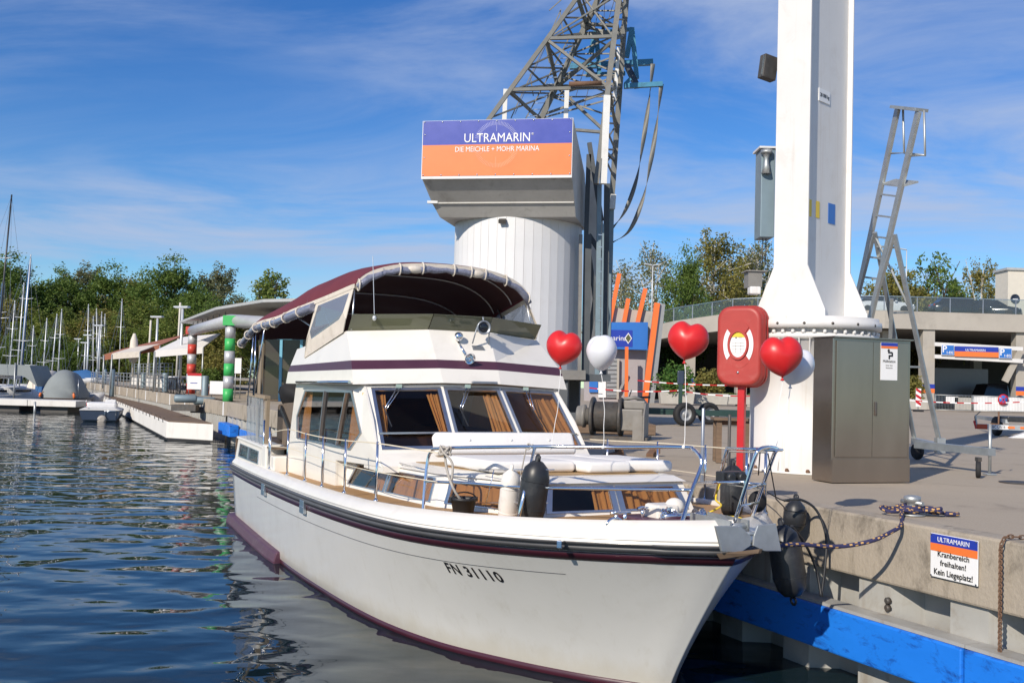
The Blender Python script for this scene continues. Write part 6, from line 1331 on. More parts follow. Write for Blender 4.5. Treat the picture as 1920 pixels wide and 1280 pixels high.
for i, (px, Y, lab, mt, r) in enumerate(((1268, 70, 'bright green shrub in a planter before the garage pillar', 'leaf_bright', 1.5), (1332, 72, 'pale flowering shrub in a planter left of the lifebuoy box', 'leaf_yellow', 1.15), (1706, 76, 'yellow green shrub half hidden behind the cabinet', 'leaf_yellow', 1.2))):
    q = P(px, 745, Y); t = thing('planter_shrub', lab, 'shrub', (q.x, Y, ZG)); leafball((0, 0, 1.65), (r*1.15, r*.9, r), 1500, .22, i).build('foliage', MT[mt], t, recalc=False)
    MB().tube([(0, 0, .4), (.05, 0, 1.5)], .06, 6).build('stem', MT['bark'], t)
    mb = MB(); mb.prism([Vector((-1.1, -.5, .06)), Vector((1.1, -.5, .06)), Vector((1.2, -.5, .85)), Vector((-1.2, -.5, .85))], (0, 1, 0)); mb.build('planter', MT['flower_box'], t, bevel=.03)
for i, px in enumerate((1365, 1420)):
    q = P(px, 750, 72); t = thing('concrete_planter', ['long concrete planter trough left of the red post', 'concrete planter trough behind the lifebuoy box'][i], 'planter', (q.x, 72, ZG)); MB().prism([Vector((-.95, -.4, .12)), Vector((.95, -.4, .12)), Vector((1.05, -.4, .8)), Vector((-1.05, -.4, .8))], (0, .8, 0)).build('trough', MT['flower_box'], t, bevel=.03)
    for s_ in (-.7, .7): MB().box((s_, 0, .06), (.2, .7, .12)).build('foot', MT['flower_box'], t)
    leafball((0, 0, .8), (.9, .3, .16), 500, .12, 20+i).build('soil_plants', MT['leaf_mid'], t, recalc=False)
def tape(p0, p1, Y0, Y1, label, sag=.15):
    a, b = P(*p0, Y0), P(*p1, Y1); n = max(6, int((b-a).length/.45)); mb = MB()
    for k in range(n):
        u0, u1 = k/n, (k+1)/n; q0 = a.lerp(b, u0)-Vector((0, 0, sag*4*u0*(1-u0))); q1 = a.lerp(b, u1)-Vector((0, 0, sag*4*u1*(1-u1))); mb.cur = k % 2
        mb.add([q0, q1, q1+Vector((0, 0, .075)), q0+Vector((0, 0, .075))], [(0, 1, 2, 3)])
    o = mb.build('barrier_tape', [MT['red_paint'], MT['sign_white']], recalc=False); md = o.modifiers.new('thick', 'SOLIDIFY'); md.thickness = .004; tag(o, label, 'tape')
tape((1105, 728), (1285, 732), 60, 60, 'red and white barrier tape low before the kiosk'); tape((1195, 714), (1440, 722), 66, 66, 'red and white barrier tape high before the garage'); tape((1285, 735), (1440, 742), 66, 66, 'red and white barrier tape below the planters'); tape((1690, 750), (1925, 754), 66, 66, 'red and white barrier tape along the site fence')
# site fence with white sheeting and a no stopping sign
FY = 74.0; q = P(1840, 765, FY); fe = thing('site_fence', 'mesh site fence with white sheeting before the garage', 'fence', (q.x, FY, ZG)); FL = Vector(fe.location)
xs = [P(px, 760, FY).x-FL.x for px in (1752, 1824, 1925, 2010)]
for i in range(3):
    x0, x1 = xs[i]+.05, xs[i+1]-.05; pn = bpy.data.objects.new('fence_panel', None); COL.objects.link(pn); pn.parent = fe
    for x in (x0, x1): MB().tube([(x, 0, .05), (x, 0, 1.25)], .03, 8).build('upright', MT['galv'], pn)
    for z in (.12, 1.2): MB().tube([(x0, 0, z), (x1, 0, z)], .025, 8).build('rail', MT['galv'], pn)
    mb = MB(); k = x0
    while k < x1: mb.box((k, 0, .66), (.012, .012, 1.06)); k += .11
    mb.build('bars', MT['galv'], pn)
    if i > 0:
        mb = MB(); A = [[Vector((lerp(x0, x1, u/20), .03+.02*math.sin(u*1.1), z)) for u in range(21)] for z in (.16, .66, 1.17)]; mb.loft(A); o = mb.build('sheeting', MT['sign_white'], pn)
    else: MB().box(((x0+x1)/2+.7, .03, .6), (1.2, .01, .9)).build('sheeting', MT['flower_box'], pn); MB().box(((x0+x1)/2-.1, .03, .85), (.9, .01, .5)).build('sheeting', MT['sign_white'], pn)
c = P(1881, 749, FY-.1); t = thing('no_stopping_sign', 'round blue no stopping sign with red rim on the fence', 'sign', c); MB().lathe([(0, 0), (.40, 0), (.40, .02), (0, .02)], (0, 0, 0), (0, -1, 0), 28).build('red_rim', MT['red_paint'], t); MB().lathe([(0, .021), (.31, .021), (.31, .028), (0, .028)], (0, 0, 0), (0, -1, 0), 28).build('blue_disc', MT['park_blue'], t)
for s_ in (1, -1): MB().bar((-.22, -.03, -.22*s_), (.22, -.03, .22*s_), .07, .006, up=(0, 1, 0)).build('red_cross', MT['red_paint'], t)
c = P(1722, 745, 70); t = thing('warning_beacon', 'upright red and white striped warning beacon by the fence', 'sign', (c.x, 70, ZG)); z0b = c.z-ZG
MB().box((0, 0, z0b), (.36, .04, 1.25)).build('board', MT['sign_white'], t); MB().tube([(0, .04, 0), (0, .04, z0b)], .03, 8).build('pole', MT['galv'], t); MB().box((0, 0, .05), (.6, .4, .1)).build('base', MT['tyre'], t)
for k in (-.42, .0, .42): MB().prism([Vector((-.18, -.024, z0b+k+.06)), Vector((.18, -.024, z0b+k-.16)), Vector((.18, -.024, z0b+k+.04)), Vector((-.18, -.024, z0b+k+.26))], (0, .004, 0)).build('red_stripe', MT['red_paint'], t)
# ================================================================ left: docks, boats, promenade
# white floating dock
fd = thing('floating_dock', 'long white concrete floating dock running beside the far quay', 'dock', Vector((-14.2, 44.4, 0)))
FL_ = Vector((-14.2, 44.4, 0)); du = Vector((-.423, .906, 0)); dn = Vector((.906, .423, 0))
c0 = G(311, 825, 0); c1 = G(399, 830.5, 0)
def fp(t, w_, z): return c0 + du*t + (c1-c0)*w_ + Vector((0, 0, z)) - FL_
mb = MB()
for k in range(12):
    t0, t1 = k*6+.02, k*6+5.98
    MB().prism([fp(t0, 0, .10), fp(t0, 1, .10), fp(t1, 1, .10), fp(t1, 0, .10)], (0, 0, .72)).build('dock_section', MT['dock_white'], fd, bevel=.03)
    MB().prism([fp(t0, .04, .82), fp(t0, .96, .82), fp(t1, .96, .82), fp(t1, .04, .82)], (0, 0, .05)).build('deck_boards', MT['old_wood'], fd)
    MB().prism([fp(t0, .05, -.4), fp(t0, .95, -.4), fp(t1, .95, -.4), fp(t1, .05, -.4)], (0, 0, .5)).build('float', MT['tyre'], fd)
    for q in (.2, .5, .8):
        a = fp(lerp(t0, t1, q), .03, .88); MB().tube([a, a+Vector((-.05, -.02, .06)), a+Vector((-.09, -.04, .0)), a+Vector((-.08, -.03, -.14))], .02, 6).build('mooring_ring', MT['iron'], fd)
# blue-grey mooring piles between dock and quay
for i, (px, yt, yb) in enumerate(((382, 704, 786), (363, 709, 777), (308, 699, 760), (267, 699, 748), (209, 692, 744), (195, 692, 735), (181, 692, 730), (170, 692, 726))):
    w = G(px, yb, .85 if i not in (0, 1) else .4); top = P(px, yt, w.y).z
    t = thing('mooring_pile', ['round blue grey mooring pile nearest the green striped column', 'thinner mooring pile just left of the nearest one', 'mooring pile below the tall lamp with a white awning behind', 'mooring pile at the stairs of the promenade', 'mooring pile right behind the small dark motorboat', 'mooring pile second in the far row along the dock', 'mooring pile third in the far row along the dock', 'farthest mooring pile at the end of the dock'][i], 'pile', (w.x, w.y, -.6), group='mooring piles along the dock')
    r = .19 if i != 1 else .11; MB().lathe([(r, 0), (r, top+.6-.03), (r*.8, top+.6), (0, top+.6)], n=16).build('pipe', MT['pile_blue'], t); MB().lathe([(r+.05, 1.2), (r+.05, 1.5)], n=16).build('guide_collar', MT['iron'], t)
# cross pontoon on the left
pt = thing('cross_pontoon', 'white cross pontoon with dark gaps below at the left edge', 'dock', (-34, 71, 0))
for k in range(9):
    x0 = -30.3-34*0-k*3.4; MB().box((x0-1.7+34, 1.2, .62), (3.36, 2.6, .42)).build('pontoon_slab', MT['dock_white'], pt, bevel=.02)
    MB().box((x0-1.7+34, 1.4, .16), (1.9, 2.2, .5)).build('float', MT['interior'], pt)
w = P(68, 760, 70); MB().tube([(w.x+34, -1.2, -.5), (w.x+34, -1.2, .75)], .08, 8).build('guide_pole', MT['galv'], pt)
# ---------------------------------------------------------------- small boats
def hullmesh(L, B, F, mt, par, name='hull', stern=1.0, draft=.25):
    mb = MB(); mb.smooth = True; A = []
    for k in range(15):
        u = k/14; h = B/2*(stern+(1-stern)*min(1, u*3))*(1-max(0, (u-.45)/.55)**2.2); fz = F*(1+.25*u*u)
        A.append([Vector((u*L+.06*L*u*q, s_*h*m_, z)) for s_, m_, z, q in ((-1, 1, fz, 1), (-1, .93, fz*.4, .5), (-1, .72, -draft*.5, 0), (0, 0, -draft, -.3), (1, .72, -draft*.5, 0), (1, .93, fz*.4, .5), (1, 1, fz, 1))])
    mb.loft(A); mb.smooth = False; mb.add(A[0], [tuple(range(7))]); mb.loft([[a[0], Vector((a[0].x, 0, a[0].z+.03)), a[6]] for a in A]); return mb.build(name, mt, par)
# dark motorboat, stern to the camera
w = G(186, 790, 0); mbt = thing('small_motorboat', 'small dark hulled open motorboat with a white deck at the dock', 'motorboat', (w.x, w.y, 0), R_(108)); bL_ = 5.4
hullmesh(5.6, 2.4, .62, MT['navy'], mbt, stern=.92)
mb = MB(); A = [[Vector((x, s_*h, z)) for s_, z in ((-1, .66), (-.75, .80), (.75, .80), (1, .66))] for x, h in ((0.0, 1.12), (1.0, 1.2), (3.2, 1.12), (4.6, .7), (5.7, .1))]; mb.loft(A, caps=True); mb.build('deck', MT['yacht_white'], mbt)
MB().box((1.9, .0, .92), (1.6, 1.7, .35)).build('cockpit_cover', MT['yacht_white'], mbt, bevel=.12); MB().box((2.4, -.45, 1.05), (.5, .6, .4)).build('console', MT['yacht_white'], mbt, bevel=.04); MB().box((-.12, -.0, .12), (.28, 1.9, .04)).build('swim_step', MT['navy'], mbt)
MB().lathe([(.12, 0), (.26, .05), (.26, .2), (.12, .25)], (-.28, -.15, .12), (1, 0, 0), 16).build('stern_fender', MT['rope_grey'], mbt)
MB().tube([(.1, .75, .75), (-.1, .75, 1.25)], .015, 6).build('flag_staff', MT['alu'], mbt); mb = MB(); mb.add([(-.1, .75, 1.25), (-.02, .75, 1.0), (-.05, .66, .75), (-.14, .7, .95)], [(0, 1, 2, 3)]); mb.build('flag', MT['red_paint'], mbt)
MB().tube([(-.05, -.9, .15), (-.05, -.9, .62), (-.05, -.3, .62), (-.05, -.3, .15)], .02, 6).build('stern_ladder', MT['chrome'], mbt)
# boat under a grey cover
w = P(95, 745, 74); cbt = thing('covered_boat', 'boat under a domed grey canvas cover behind the cross pontoon', 'boat', (w.x, 75.2, 0), R_(95)); hullmesh(6.5, 2.7, 1.0, MT['navy'], cbt)
mb = MB(); mb.smooth = True; mb.loft([[Vector((x, w_*a, .9+(hh-.9)*max(0, 1-abs(a)**2.6))) for a in [-1+k/8 for k in range(17)]] for x, w_, hh in ((-.1, 1.35, 1.6), (.35, 1.42, 2.7), (1.2, 1.45, 3.0), (2.6, 1.4, 2.85), (3.6, 1.25, 2.1), (5, .9, 1.35), (6.3, .2, 1.2))], caps=True); mb.build('canvas_cover', MT['tarp_grey'], cbt)
MB().box((-.05, 0, 1.1), (.06, 2.3, .5)).build('transom_board', MT['old_wood'], cbt); MB().tube([(-.2, -1.5, .9), (-.25, -1.5, 2.3)], .02, 6).build('pole', MT['alu'], cbt)
for s_ in (1, -1): lump((-.2, s_*1.2, 1.1), (.11, .11, .22), 7, 'orange_fender', MT['sign_orange'], cbt)
# sailing yachts
def sailboat(label, px, ytop, Y, L, mastmt='mast_white', cover='tarp_grey', hullmt='yacht_white', rz=85, lean=0, group='sailing yachts with bare masts', spread=2, sail=None, boom=True):
    top = P(px, ytop, Y); t = thing('sailing_yacht', label, 'sailboat', (0, 0, 0), R_(rz), group); H = top.z
    base = Vector((top.x-math.tan(R_(lean))*H, Y, 0)); mx_ = .55*L
    t.location = base-Euler((0, 0, R_(rz))).to_matrix() @ Vector((mx_, 0, 0))
    hullmesh(L, L*.31, .95, MT[hullmt], t, stern=.75)
    mb = MB(); mb.smooth = True; mb.loft([[Vector((x*L, s_*w_*L, z)) for s_, z in ((-1, 1.0), (-.85, hh), (.85, hh), (1, 1.0))] for x, w_, hh in ((.22, .10, 1.5), (.5, .105, 1.55), (.66, .08, 1.4), (.78, .04, 1.1))], caps=True); cab = mb.build('coachroof', MT['yacht_white'], t)
    for s_ in (-1, 1): MB().box((.45*L, s_*.104*L, 1.3), (.2*L, .02, .16)).build('port_light', MT['glass_black'], cab)
    inv = Euler((0, 0, R_(rz))).to_matrix().transposed(); tl_ = inv @ Vector((math.tan(R_(lean))*H, 0, 0))
    mt0 = Vector((mx_, 0, 1.0)); mt1 = Vector((mx_, 0, H))+tl_
    r = .085 if H > 14 else .065; MB().tube([mt0, mt0.lerp(mt1, .5), mt1], r, 8, rf=lambda k: r*(1-.35*k)).build('mast', MT[mastmt], t)
    for k in range(spread):
        f_ = mt0.lerp(mt1, .38+.30*k); wd = .075*L*(1-.25*k); MB().tube([f_+Vector((-.1, -wd, .05)), f_, f_+Vector((-.1, wd, .05))], .028, 6).build('spreader', MT['mast_white'], t)
    for e in (Vector((L*.99, 0, 1.15)), Vector((.02*L, 0, 1.0)), Vector((mx_-.2, .13*L, 1.0)), Vector((mx_-.2, -.13*L, 1.0))): MB().tube([mt1-Vector((0, 0, .1)), e], .012, 4).build('stay', MT['alu_dark'], t)
    if boom:
        MB().tube([mt0+Vector((-.1, 0, 1.2)), mt0+Vector((-.40*L, 0, 1.35))], .06, 8).build('boom', MT[mastmt], t); MB().tube([mt0+Vector((-.1, 0, 1.42)), mt0+Vector((-.2*L, 0, 1.45)), mt0+Vector((-.39*L, 0, 1.45))], .15, 8, rf=lambda k: .2-.1*k).build('sail_cover', MT[cover], t)
    if sail: MB().tube([mt0.lerp(mt1, .08)+Vector((.3, .12, 0)), mt0.lerp(mt1, .5)+Vector((.2, .12, 0)), mt0.lerp(mt1, .93)+Vector((.1, .08, 0))], .11, 8).build('furled_sail', MT[sail], t)
    return t
SB_ = [('white yacht with the tallest mast, black, at the left edge', 22, 365, 76, 11, 'mast_dark', 'tarp_grey', 80, 2.4, None), ('yacht with a white mast and a blue furled sail', 58, 477, 79, 10, 'mast_white', 'awning', 84, 2.2, 'sail_blue'), ('yacht with a thin white mast just left of the blue furled sail', 45, 530, 86, 9, 'mast_white', 'sail_blue', 88, 1.5, None), ('yacht with a pale mast between the black mast and the left pair', 28, 563, 92, 8.5, 'mast_white', 'tarp_grey', 95, 1.6, None), ('yacht with a blue wrapped mast at the extreme left edge', 8, 516, 84, 9, 'mast_white', 'sail_blue', 90, 2.0, 'sail_blue'), ('small yacht with a short mast right of the blue furled sail', 63, 610, 96, 7.5, 'mast_white', 'awning', 90, .5, None), ('yacht with a lone grey mast left of the twin masts', 88, 596, 98, 8, 'mast_white', 'tarp_grey', 86, 1.2, None), ('yacht with the left one of the twin slanting masts', 107, 588, 98, 8.2, 'mast_white', 'sail_blue', 92, 2.2, None), ('yacht with the right one of the twin slanting masts', 116, 579, 102, 8.5, 'mast_white', 'tarp_grey', 90, .8, None),
 ('yacht with the tallest mast of the crowded far group', 166, 570, 116, 9, 'mast_white', 'sail_blue', 80, -1, None), ('yacht second from the left in the crowded far group', 175, 592, 120, 8, 'mast_white', 'tarp_grey', 80, -2, None), ('yacht with a leaning mast in the middle of the crowded far group', 181, 578, 118, 9, 'mast_white', 'awning', 85, -3, None), ('yacht fourth from the left in the crowded far group', 191, 584, 122, 8.5, 'mast_white', 'sail_blue', 75, 0, None), ('yacht at the right of the crowded far group', 197, 588, 126, 8.5, 'mast_white', 'tarp_grey', 85, -1, None), ('yacht whose thin mast rises above a promenade lamp', 229, 560, 120, 9, 'mast_white', 'awning', 88, 0, None)]
for i, s_ in enumerate(SB_): sailboat(s_[0], s_[1], s_[2], s_[3], s_[4], s_[5], s_[6], rz=s_[7], lean=s_[8], sail=s_[9], boom=i != 0)
# grey boom tent of the leftmost yacht and a cream cabin tent
w = P(12, 715, 73.5); o = thing('boom_tent', 'grey awning tent spread over the yacht at the left edge', 'tent', (w.x, 75, 1.2)); mb = MB(); mb.prism([Vector((-2.6, 0, 1.3)), Vector((-2.4, 0, 2.1)), Vector((.9, 0, 2.05)), Vector((1.55, 0, .5)), Vector((.5, 0, 1.25))], (0, 3.0, 0)); mb.build('cloth', MT['tarp_grey'], o); MB().tube([(-.1, -.1, -1.2), (-.1, -.1, 2.2)], .05, 6).build('pole', MT['galv'], o)
w = P(63, 700, 80); o = thing('cabin_tent', 'cream boat tent with a blue door flap between the masts', 'tent', (w.x, 81, 0)); mb = MB(); mb.smooth = True; mb.loft([[Vector((x, y, 1+(hh-1)*max(0, 1-abs(x/1.1)**4))) for x in [-1.1+k*.11*2 for k in range(11)]] for y, hh in ((0, 2.4), (.3, 2.9), (2, 2.9), (3, 1.9))], caps=True); mb.build('cloth', MT['canvas_cream'], o); MB().box((.2, -.05, 1.5), (.9, .06, 1.0)).build('door_flap', MT['sail_blue'], o); hullmesh(5, 2.4, 1.0, MT['yacht_white'], o)
# blue covered boat on the far quay
w = P(155, 690, 108); cbt2 = thing('covered_boat', 'boat under a bright blue cover near the end of the dock', 'boat', (w.x-2, 108, 1.6), R_(10)); cbt2.scale = (.75, .75, .62); hullmesh(6, 2.3, .9, MT['yacht_white'], cbt2)
mb = MB(); mb.smooth = True; mb.loft([[Vector((x, w_*a, .85+(hh-.85)*max(0, 1-abs(a)**2)) ) for a in [-1+k/6 for k in range(13)]] for x, w_, hh in ((0, 1.1, 1.1), (1, 1.2, 2.0), (3, 1.2, 2.4), (5, .8, 1.6), (6, .2, 1.2))], caps=True); mb.build('canvas_cover', MT['sail_blue'], cbt2)
# ---------------------------------------------------------------- promenade lamps
for i, (px, yt, yb, lab) in enumerate(((336, 577, 735, 'tall grey lamp post left of the red striped column'), (290, 595, 727, 'lamp post second from the striped column'), (231, 590, 706, 'lamp post before the folded cream parasol'), (205, 601, 703, 'lamp post in front of the leaning masts'), (183, 611, 700, 'lamp post left of the leaning masts'), (163, 629, 698, 'lamp post above the blue covered boat'), (158, 643, 697, 'short lamp post beside the blue covered boat'), (145, 636, 696, 'lamp post far along the dock'), (140, 647, 696, 'far lamp post next to the white buoy'), (126, 651, 696, 'farthest lamp post on the promenade'))):
    w = G(px, yb, ZG) if i < 4 else P(px, yb, 75+i*7); w.z = ZG; top = P(px, yt, w.y).z-ZG; t = thing('promenade_lamp', lab, 'lamp', (w.x, w.y, ZG), R_(-20), 'promenade lamp posts')
    MB().tube([(0, 0, 0), (0, 0, top)], .09, 10, rf=lambda k: .11-.03*k).build('pole', MT['lamp_grey'], t); MB().box((-.05, 0, top+.06), (1.1, .35, .11)).build('lamp_head', MT['lamp_grey'], t, bevel=.03); MB().box((-.05, 0, top-.005), (.9, .26, .03)).build('diffuser', MT['sign_white'], t)
# railing along the far quay edge, in bays
for k in range(14):
    t0 = 60+k*4.2; a = Q2(t0, .35, ZG); t = thing('promenade_railing', ['railing bay nearest the red striped column on the far quay', 'second railing bay from the red striped column', 'third railing bay along the far quay', 'fourth railing bay along the far quay'][k] if k < 4 else ['fifth', 'sixth', 'seventh', 'eighth', 'ninth', 'tenth', 'eleventh', 'twelfth', 'thirteenth', 'last'][k-4]+' railing bay counted from the red striped column', 'railing', a, math.atan2(QU2.y, QU2.x), 'promenade railing bays')
    for x in (0, 2.05, 4.1): MB().box((x, 0, .55), (.06, .06, 1.1)).build('post', MT['galv'], t)
    for z in (.25, .55, .82, 1.1): MB().tube([(0, 0, z), (4.15, 0, z)], .022 if z < 1 else .032, 6).build('rail', MT['galv'], t)
# upper terrace of the restaurant with white wall below
tz = thing('restaurant_terrace', 'raised restaurant terrace with white panelled wall and railing', 'terrace', Q2(74, 3.2, ZG), math.atan2(QU2.y, QU2.x))
for k in range(8): MB().box((k*3.0+1.5, 0, .40), (2.94, .3, .8)).build('wall_panel', MT['dock_white'], tz, bevel=.02)
MB().box((12, -4, .86), (24.6, 8.6, .16)).build('terrace_floor', MT['concrete_pale'], tz)
for k in range(13): MB().box((k*2.0+.1, .15, 1.45), (.06, .06, 1.1)).build('post', MT['galv'], tz)
for z in (1.2, 1.45, 1.7, 1.98): MB().tube([(0, .15, z), (24.4, .15, z)], .025, 6).build('rail', MT['galv'], tz)
# ---------------------------------------------------------------- striped columns and canopy roof
def column(px, yb, yt, cols, label, cap, Yf):
    w = P(px, yb, Yf); t = thing('striped_column', label, 'column', (w.x, Yf, ZG)); H = P(px+5, yt, Yf).z-ZG; n = len(cols); r = .235 if Yf < 55 else .27
    for k, cname in enumerate(cols):
        z0, z1 = H*k/n, H*(k+1)/n; MB().lathe([(r, z0+.001), (r, z1)], n=24).build('band', MT[cname], t)
    MB().box((0, 0, H+.24), (r*2.5, r*2.5, .46)).build('capital', MT[cap], t, bevel=.01); return w, H
gw, gh = column(427, 752, 611, ['green_paint', 'silver_paint', 'green_paint', 'silver_paint', 'green_paint', 'silver_paint'], 'green and silver striped column at the quay edge', 'green_paint', 47.0)
rw, rh = column(357, 737, 627, ['column_red', 'silver_paint', 'column_red', 'silver_paint', 'column_red', 'silver_paint'][0:6], 'red and silver striped column farther along the promenade', 'column_red', 62.0)
rf_ = thing('restaurant_canopy', 'thin flat grey canopy roof carried by the striped columns', 'canopy', (gw.x, 47, ZG)); RL = Vector(rf_.location)
a, b = P(432, 601, 47.2)-RL, P(360, 620, 62)-RL; MB().tube([a, b], .30, 16).build('round_beam', MT['silver_paint'], rf_); MB().tube([a, P(600, 612, 44)-RL], .30, 16).build('round_beam', MT['silver_paint'], rf_)
mb = MB(); q = [P(338, 598, 66), P(404, 579, 53), P(492, 584, 46.5), P(700, 600, 43), P(760, 600, 60), P(480, 600, 76)]; zr = 6.35
q = [Vector((p.x, p.y, zr+(.0 if i else -.1))) for i, p in enumerate(q)]; mb.prism([p-RL for p in q], (0, 0, .14)); mb.build('roof_plate', MT['roof_grey'], rf_)
for k in range(7):
    p = q[0].lerp(q[1], k/7+.1)-RL+Vector((.5, .5, 0)); MB().tube([p, p-Vector((0, 0, .5))], .03, 6).build('roof_strut', MT['galv'], rf_)
# glazed pavilion behind the yacht
pv = thing('glazed_pavilion', 'restaurant pavilion with light blue window frames under the canopy', 'building', (P(530, 740, 50).x, 50, ZG)); PL = Vector(pv.location)
def pvp(px, py, Y): return P(px, py, Y)-PL
mb = MB(); mb.prism([pvp(470, 608, 50), pvp(860, 618, 50), pvp(860, 632, 50), pvp(470, 628, 50)], (0, 8, 0)); mb.build('soffit_band', MT['soffit'], pv)
MB().bar(pvp(487, 632, 49.9), pvp(760, 638, 49.9), .18).build('window_head', MT['cyan_frame'], pv)
xsn = [492, 528, 566, 600, 640]
for i, px in enumerate(xsn): MB().bar(pvp(px, 633, 49.9), pvp(px-4, 770, 49.9), .13).build('mullion', MT['cyan_frame'], pv)
for i in range(4): mb = MB(); mb.prism([pvp(xsn[i]+3, 634, 49.95), pvp(xsn[i+1]-3, 635, 49.95), pvp(xsn[i+1]-6, 768, 49.95), pvp(xsn[i]-2, 768, 49.95)], (0, .03, 0)); mb.build('window_pane', MT['glass'], pv)
mb = MB(); mb.prism([pvp(485, 625, 53), pvp(860, 630, 53), pvp(860, 775, 53), pvp(485, 775, 53)], (0, .2, 0)); mb.build('rear_wall', MT['interior'], pv)
mb = MB(); mb.prism([pvp(640, 600, 50), pvp(860, 605, 50), pvp(860, 780, 50), pvp(640, 775, 50)], (0, .3, 0)); mb.build('side_wall', MT['wall_cream'], pv)
# awnings, pergola roof, parasols
def awn(pts, Y0, Y1, mt, name, label, cat='awning'):
    a = [P(x, y, Y) for (x, y), Y in zip(pts, (Y0, Y0, Y1, Y1))]; o = thing(name, label, cat, a[0]); b = [p-a[0] for p in a]; MB().prism(b, (0, 0, .06)).build('cloth', MT[mt], o); MB().prism([b[0], b[1], b[1]-Vector((0, 0, .35)), b[0]-Vector((0, 0, .35))], (0, .02, 0)).build('valance', MT[mt], o)
    for p in (b[0], b[1]): MB().tube([p, Vector((p.x, p.y, ZG-a[0].z))], .05, 6).build('post', MT['galv'], o)
awn([(290, 659), (381, 652), (413, 627), (345, 633)], 64, 70, 'awning', 'sloping_awning', 'white sloping awning behind the red striped column')
awn([(195, 666), (300, 648), (352, 627), (230, 655)], 72, 80, 'terracotta', 'pergola_roof', 'brownish red pergola roof sloping down to the left', 'pergola')
awn([(210, 664), (262, 660), (300, 646), (250, 652)], 70, 73, 'canvas_cream', 'sun_sail', 'cream sun sail at the left end of the pergola', 'sun sail')
w = P(239, 700, 72); t = thing('folded_parasol', 'folded cream parasol standing on the terrace', 'parasol', (w.x, 73, ZG+.9)); MB().lathe([(.05, 0), (.05, .9), (.28, 1.1), (.33, 1.6), (.25, 2.6), (.08, 3.1), (0, 3.1)], n=14).build('cloth', MT['canvas_cream'], t)
for px, yt in ((277, 600), (331, 567)):
    w = P(px, 690, 90); t = thing('flag_pole', 'pale bare pole left of the tall lamp' if px < 300 else 'thin bare pole right behind the tall lamp', 'pole', (w.x, 90, ZG)); MB().tube([(0, 0, 0), (.1, 0, P(px, yt, 90).z-ZG)], .09, 8).build('pole', MT['wall_cream'], t)
# terrace furniture and greenery seen under the awning
for i, px in enumerate((385, 398, 410)):
    w = P(px, 720, 60+i*2); t = thing('terrace_shrub', ['potted shrub left under the awning', 'potted shrub in the middle under the awning', 'potted shrub beside the green column'][i], 'shrub', (w.x, 60+i*2, ZG)); leafball((0, 0, 1.1), (.55, .5, .6), 500, .14, 40+i).build('foliage', MT['leaf_dark'], t, recalc=False); MB().lathe([(.2, 0), (.28, .45), (.25, .45), (0, .42)], n=12).build('pot', MT['terracotta'], t)
# notice boards on the quay
for px0, px1, py0, py1, Y, lab, hdr in ((352, 377, 699, 730, 58, 'white notice board with red top at the foot of the red column', True), (394, 420, 714, 739, 52, 'low white notice board left of the green column', False), (441, 452, 671, 700, 52, 'narrow white slatted board right of the green column', False)):
    a, b = P(px0, py0, Y), P(px1, py1, Y); t = thing('notice_board', lab, 'sign', ((a.x+b.x)/2, Y, ZG)); w_, h_ = b.x-a.x, a.z-b.z; zc_ = (a.z+b.z)/2-ZG
    MB().box((0, 0, zc_), (w_, .05, h_)).build('panel', MT['sign_white'], t)
    if hdr: MB().box((0, -.03, zc_+h_*.42), (w_, .01, h_*.16)).build('red_header', MT['red_paint'], t); MB().box((-.02, -.03, zc_-.1), (w_*.5, .01, .04)).build('print', MT['sign_blue'], t)
    for s_ in (-1, 1): MB().tube([(s_*w_*.4, .05, 0), (s_*w_*.4, .05, zc_)], .025, 6).build('leg', MT['galv'], t)
# blue floats in the small slip
for i, (px, py) in enumerate(((348, 747), (372, 752))):
    w = P(px, py, 50); o = thing('blue_float', ['blue float drum left in the slip behind the pile', 'blue float drum right in the slip behind the pile'][i], 'float', (w.x, 50+i, w.z)); MB().lathe([(0, -.55), (.15, -.53), (.2, -.45), (.2, .45), (.15, .53), (0, .55)], (0, 0, 0), (1, .3, 0), 18).build('drum', MT['pile_blue'], o); MB().box((0, 0, -.45), (1.2, .6, .3)).build('cradle', MT['iron'], o)
# bicycles by the railing
def bike(loc, rz, lab):
    t = thing('bicycle', lab, 'bicycle', loc, rz, 'bicycles parked by the railing')
    for x in (-.52, .52): 
        w_ = MB().tube([(x+.33*math.cos(a), 0, .34+.33*math.sin(a)) for a in [k*math.pi/10 for k in range(20)]], .02, 6, closed=True).build('wheel', MT['tyre'], t)
    mb = MB()
    for a, b in (((-.52, 0, .34), (-.1, 0, .3)), ((-.1, 0, .3), (-.2, 0, .85)), ((-.2, 0, .8), (.38, 0, .82)), ((-.1, 0, .3), (.38, 0, .78)), ((.38, 0, .9), (.52, 0, .34)), ((-.52, 0, .34), (-.2, 0, .8))): mb.tube([a, b], .018, 6)
    mb.build('frame', MT['navy'], t); MB().box((-.22, 0, .9), (.24, .12, .05)).build('saddle', MT['black_rubber'], t, bevel=.02); MB().tube([(.36, -.25, 1.0), (.38, 0, .95), (.36, .25, 1.0)], .015, 6).build('handlebar', MT['alu'], t)
for i, (px, Y) in enumerate(((318, 63), (325, 62), (334, 61), (340, 60.5))):
    w = P(px, 735, Y); bike((w.x, Y, ZG), R_(100+i*9), ['leftmost bicycle by the railing near the red column', 'second bicycle from the left by the railing', 'third bicycle from the left by the railing', 'bicycle closest to the red striped column'][i])
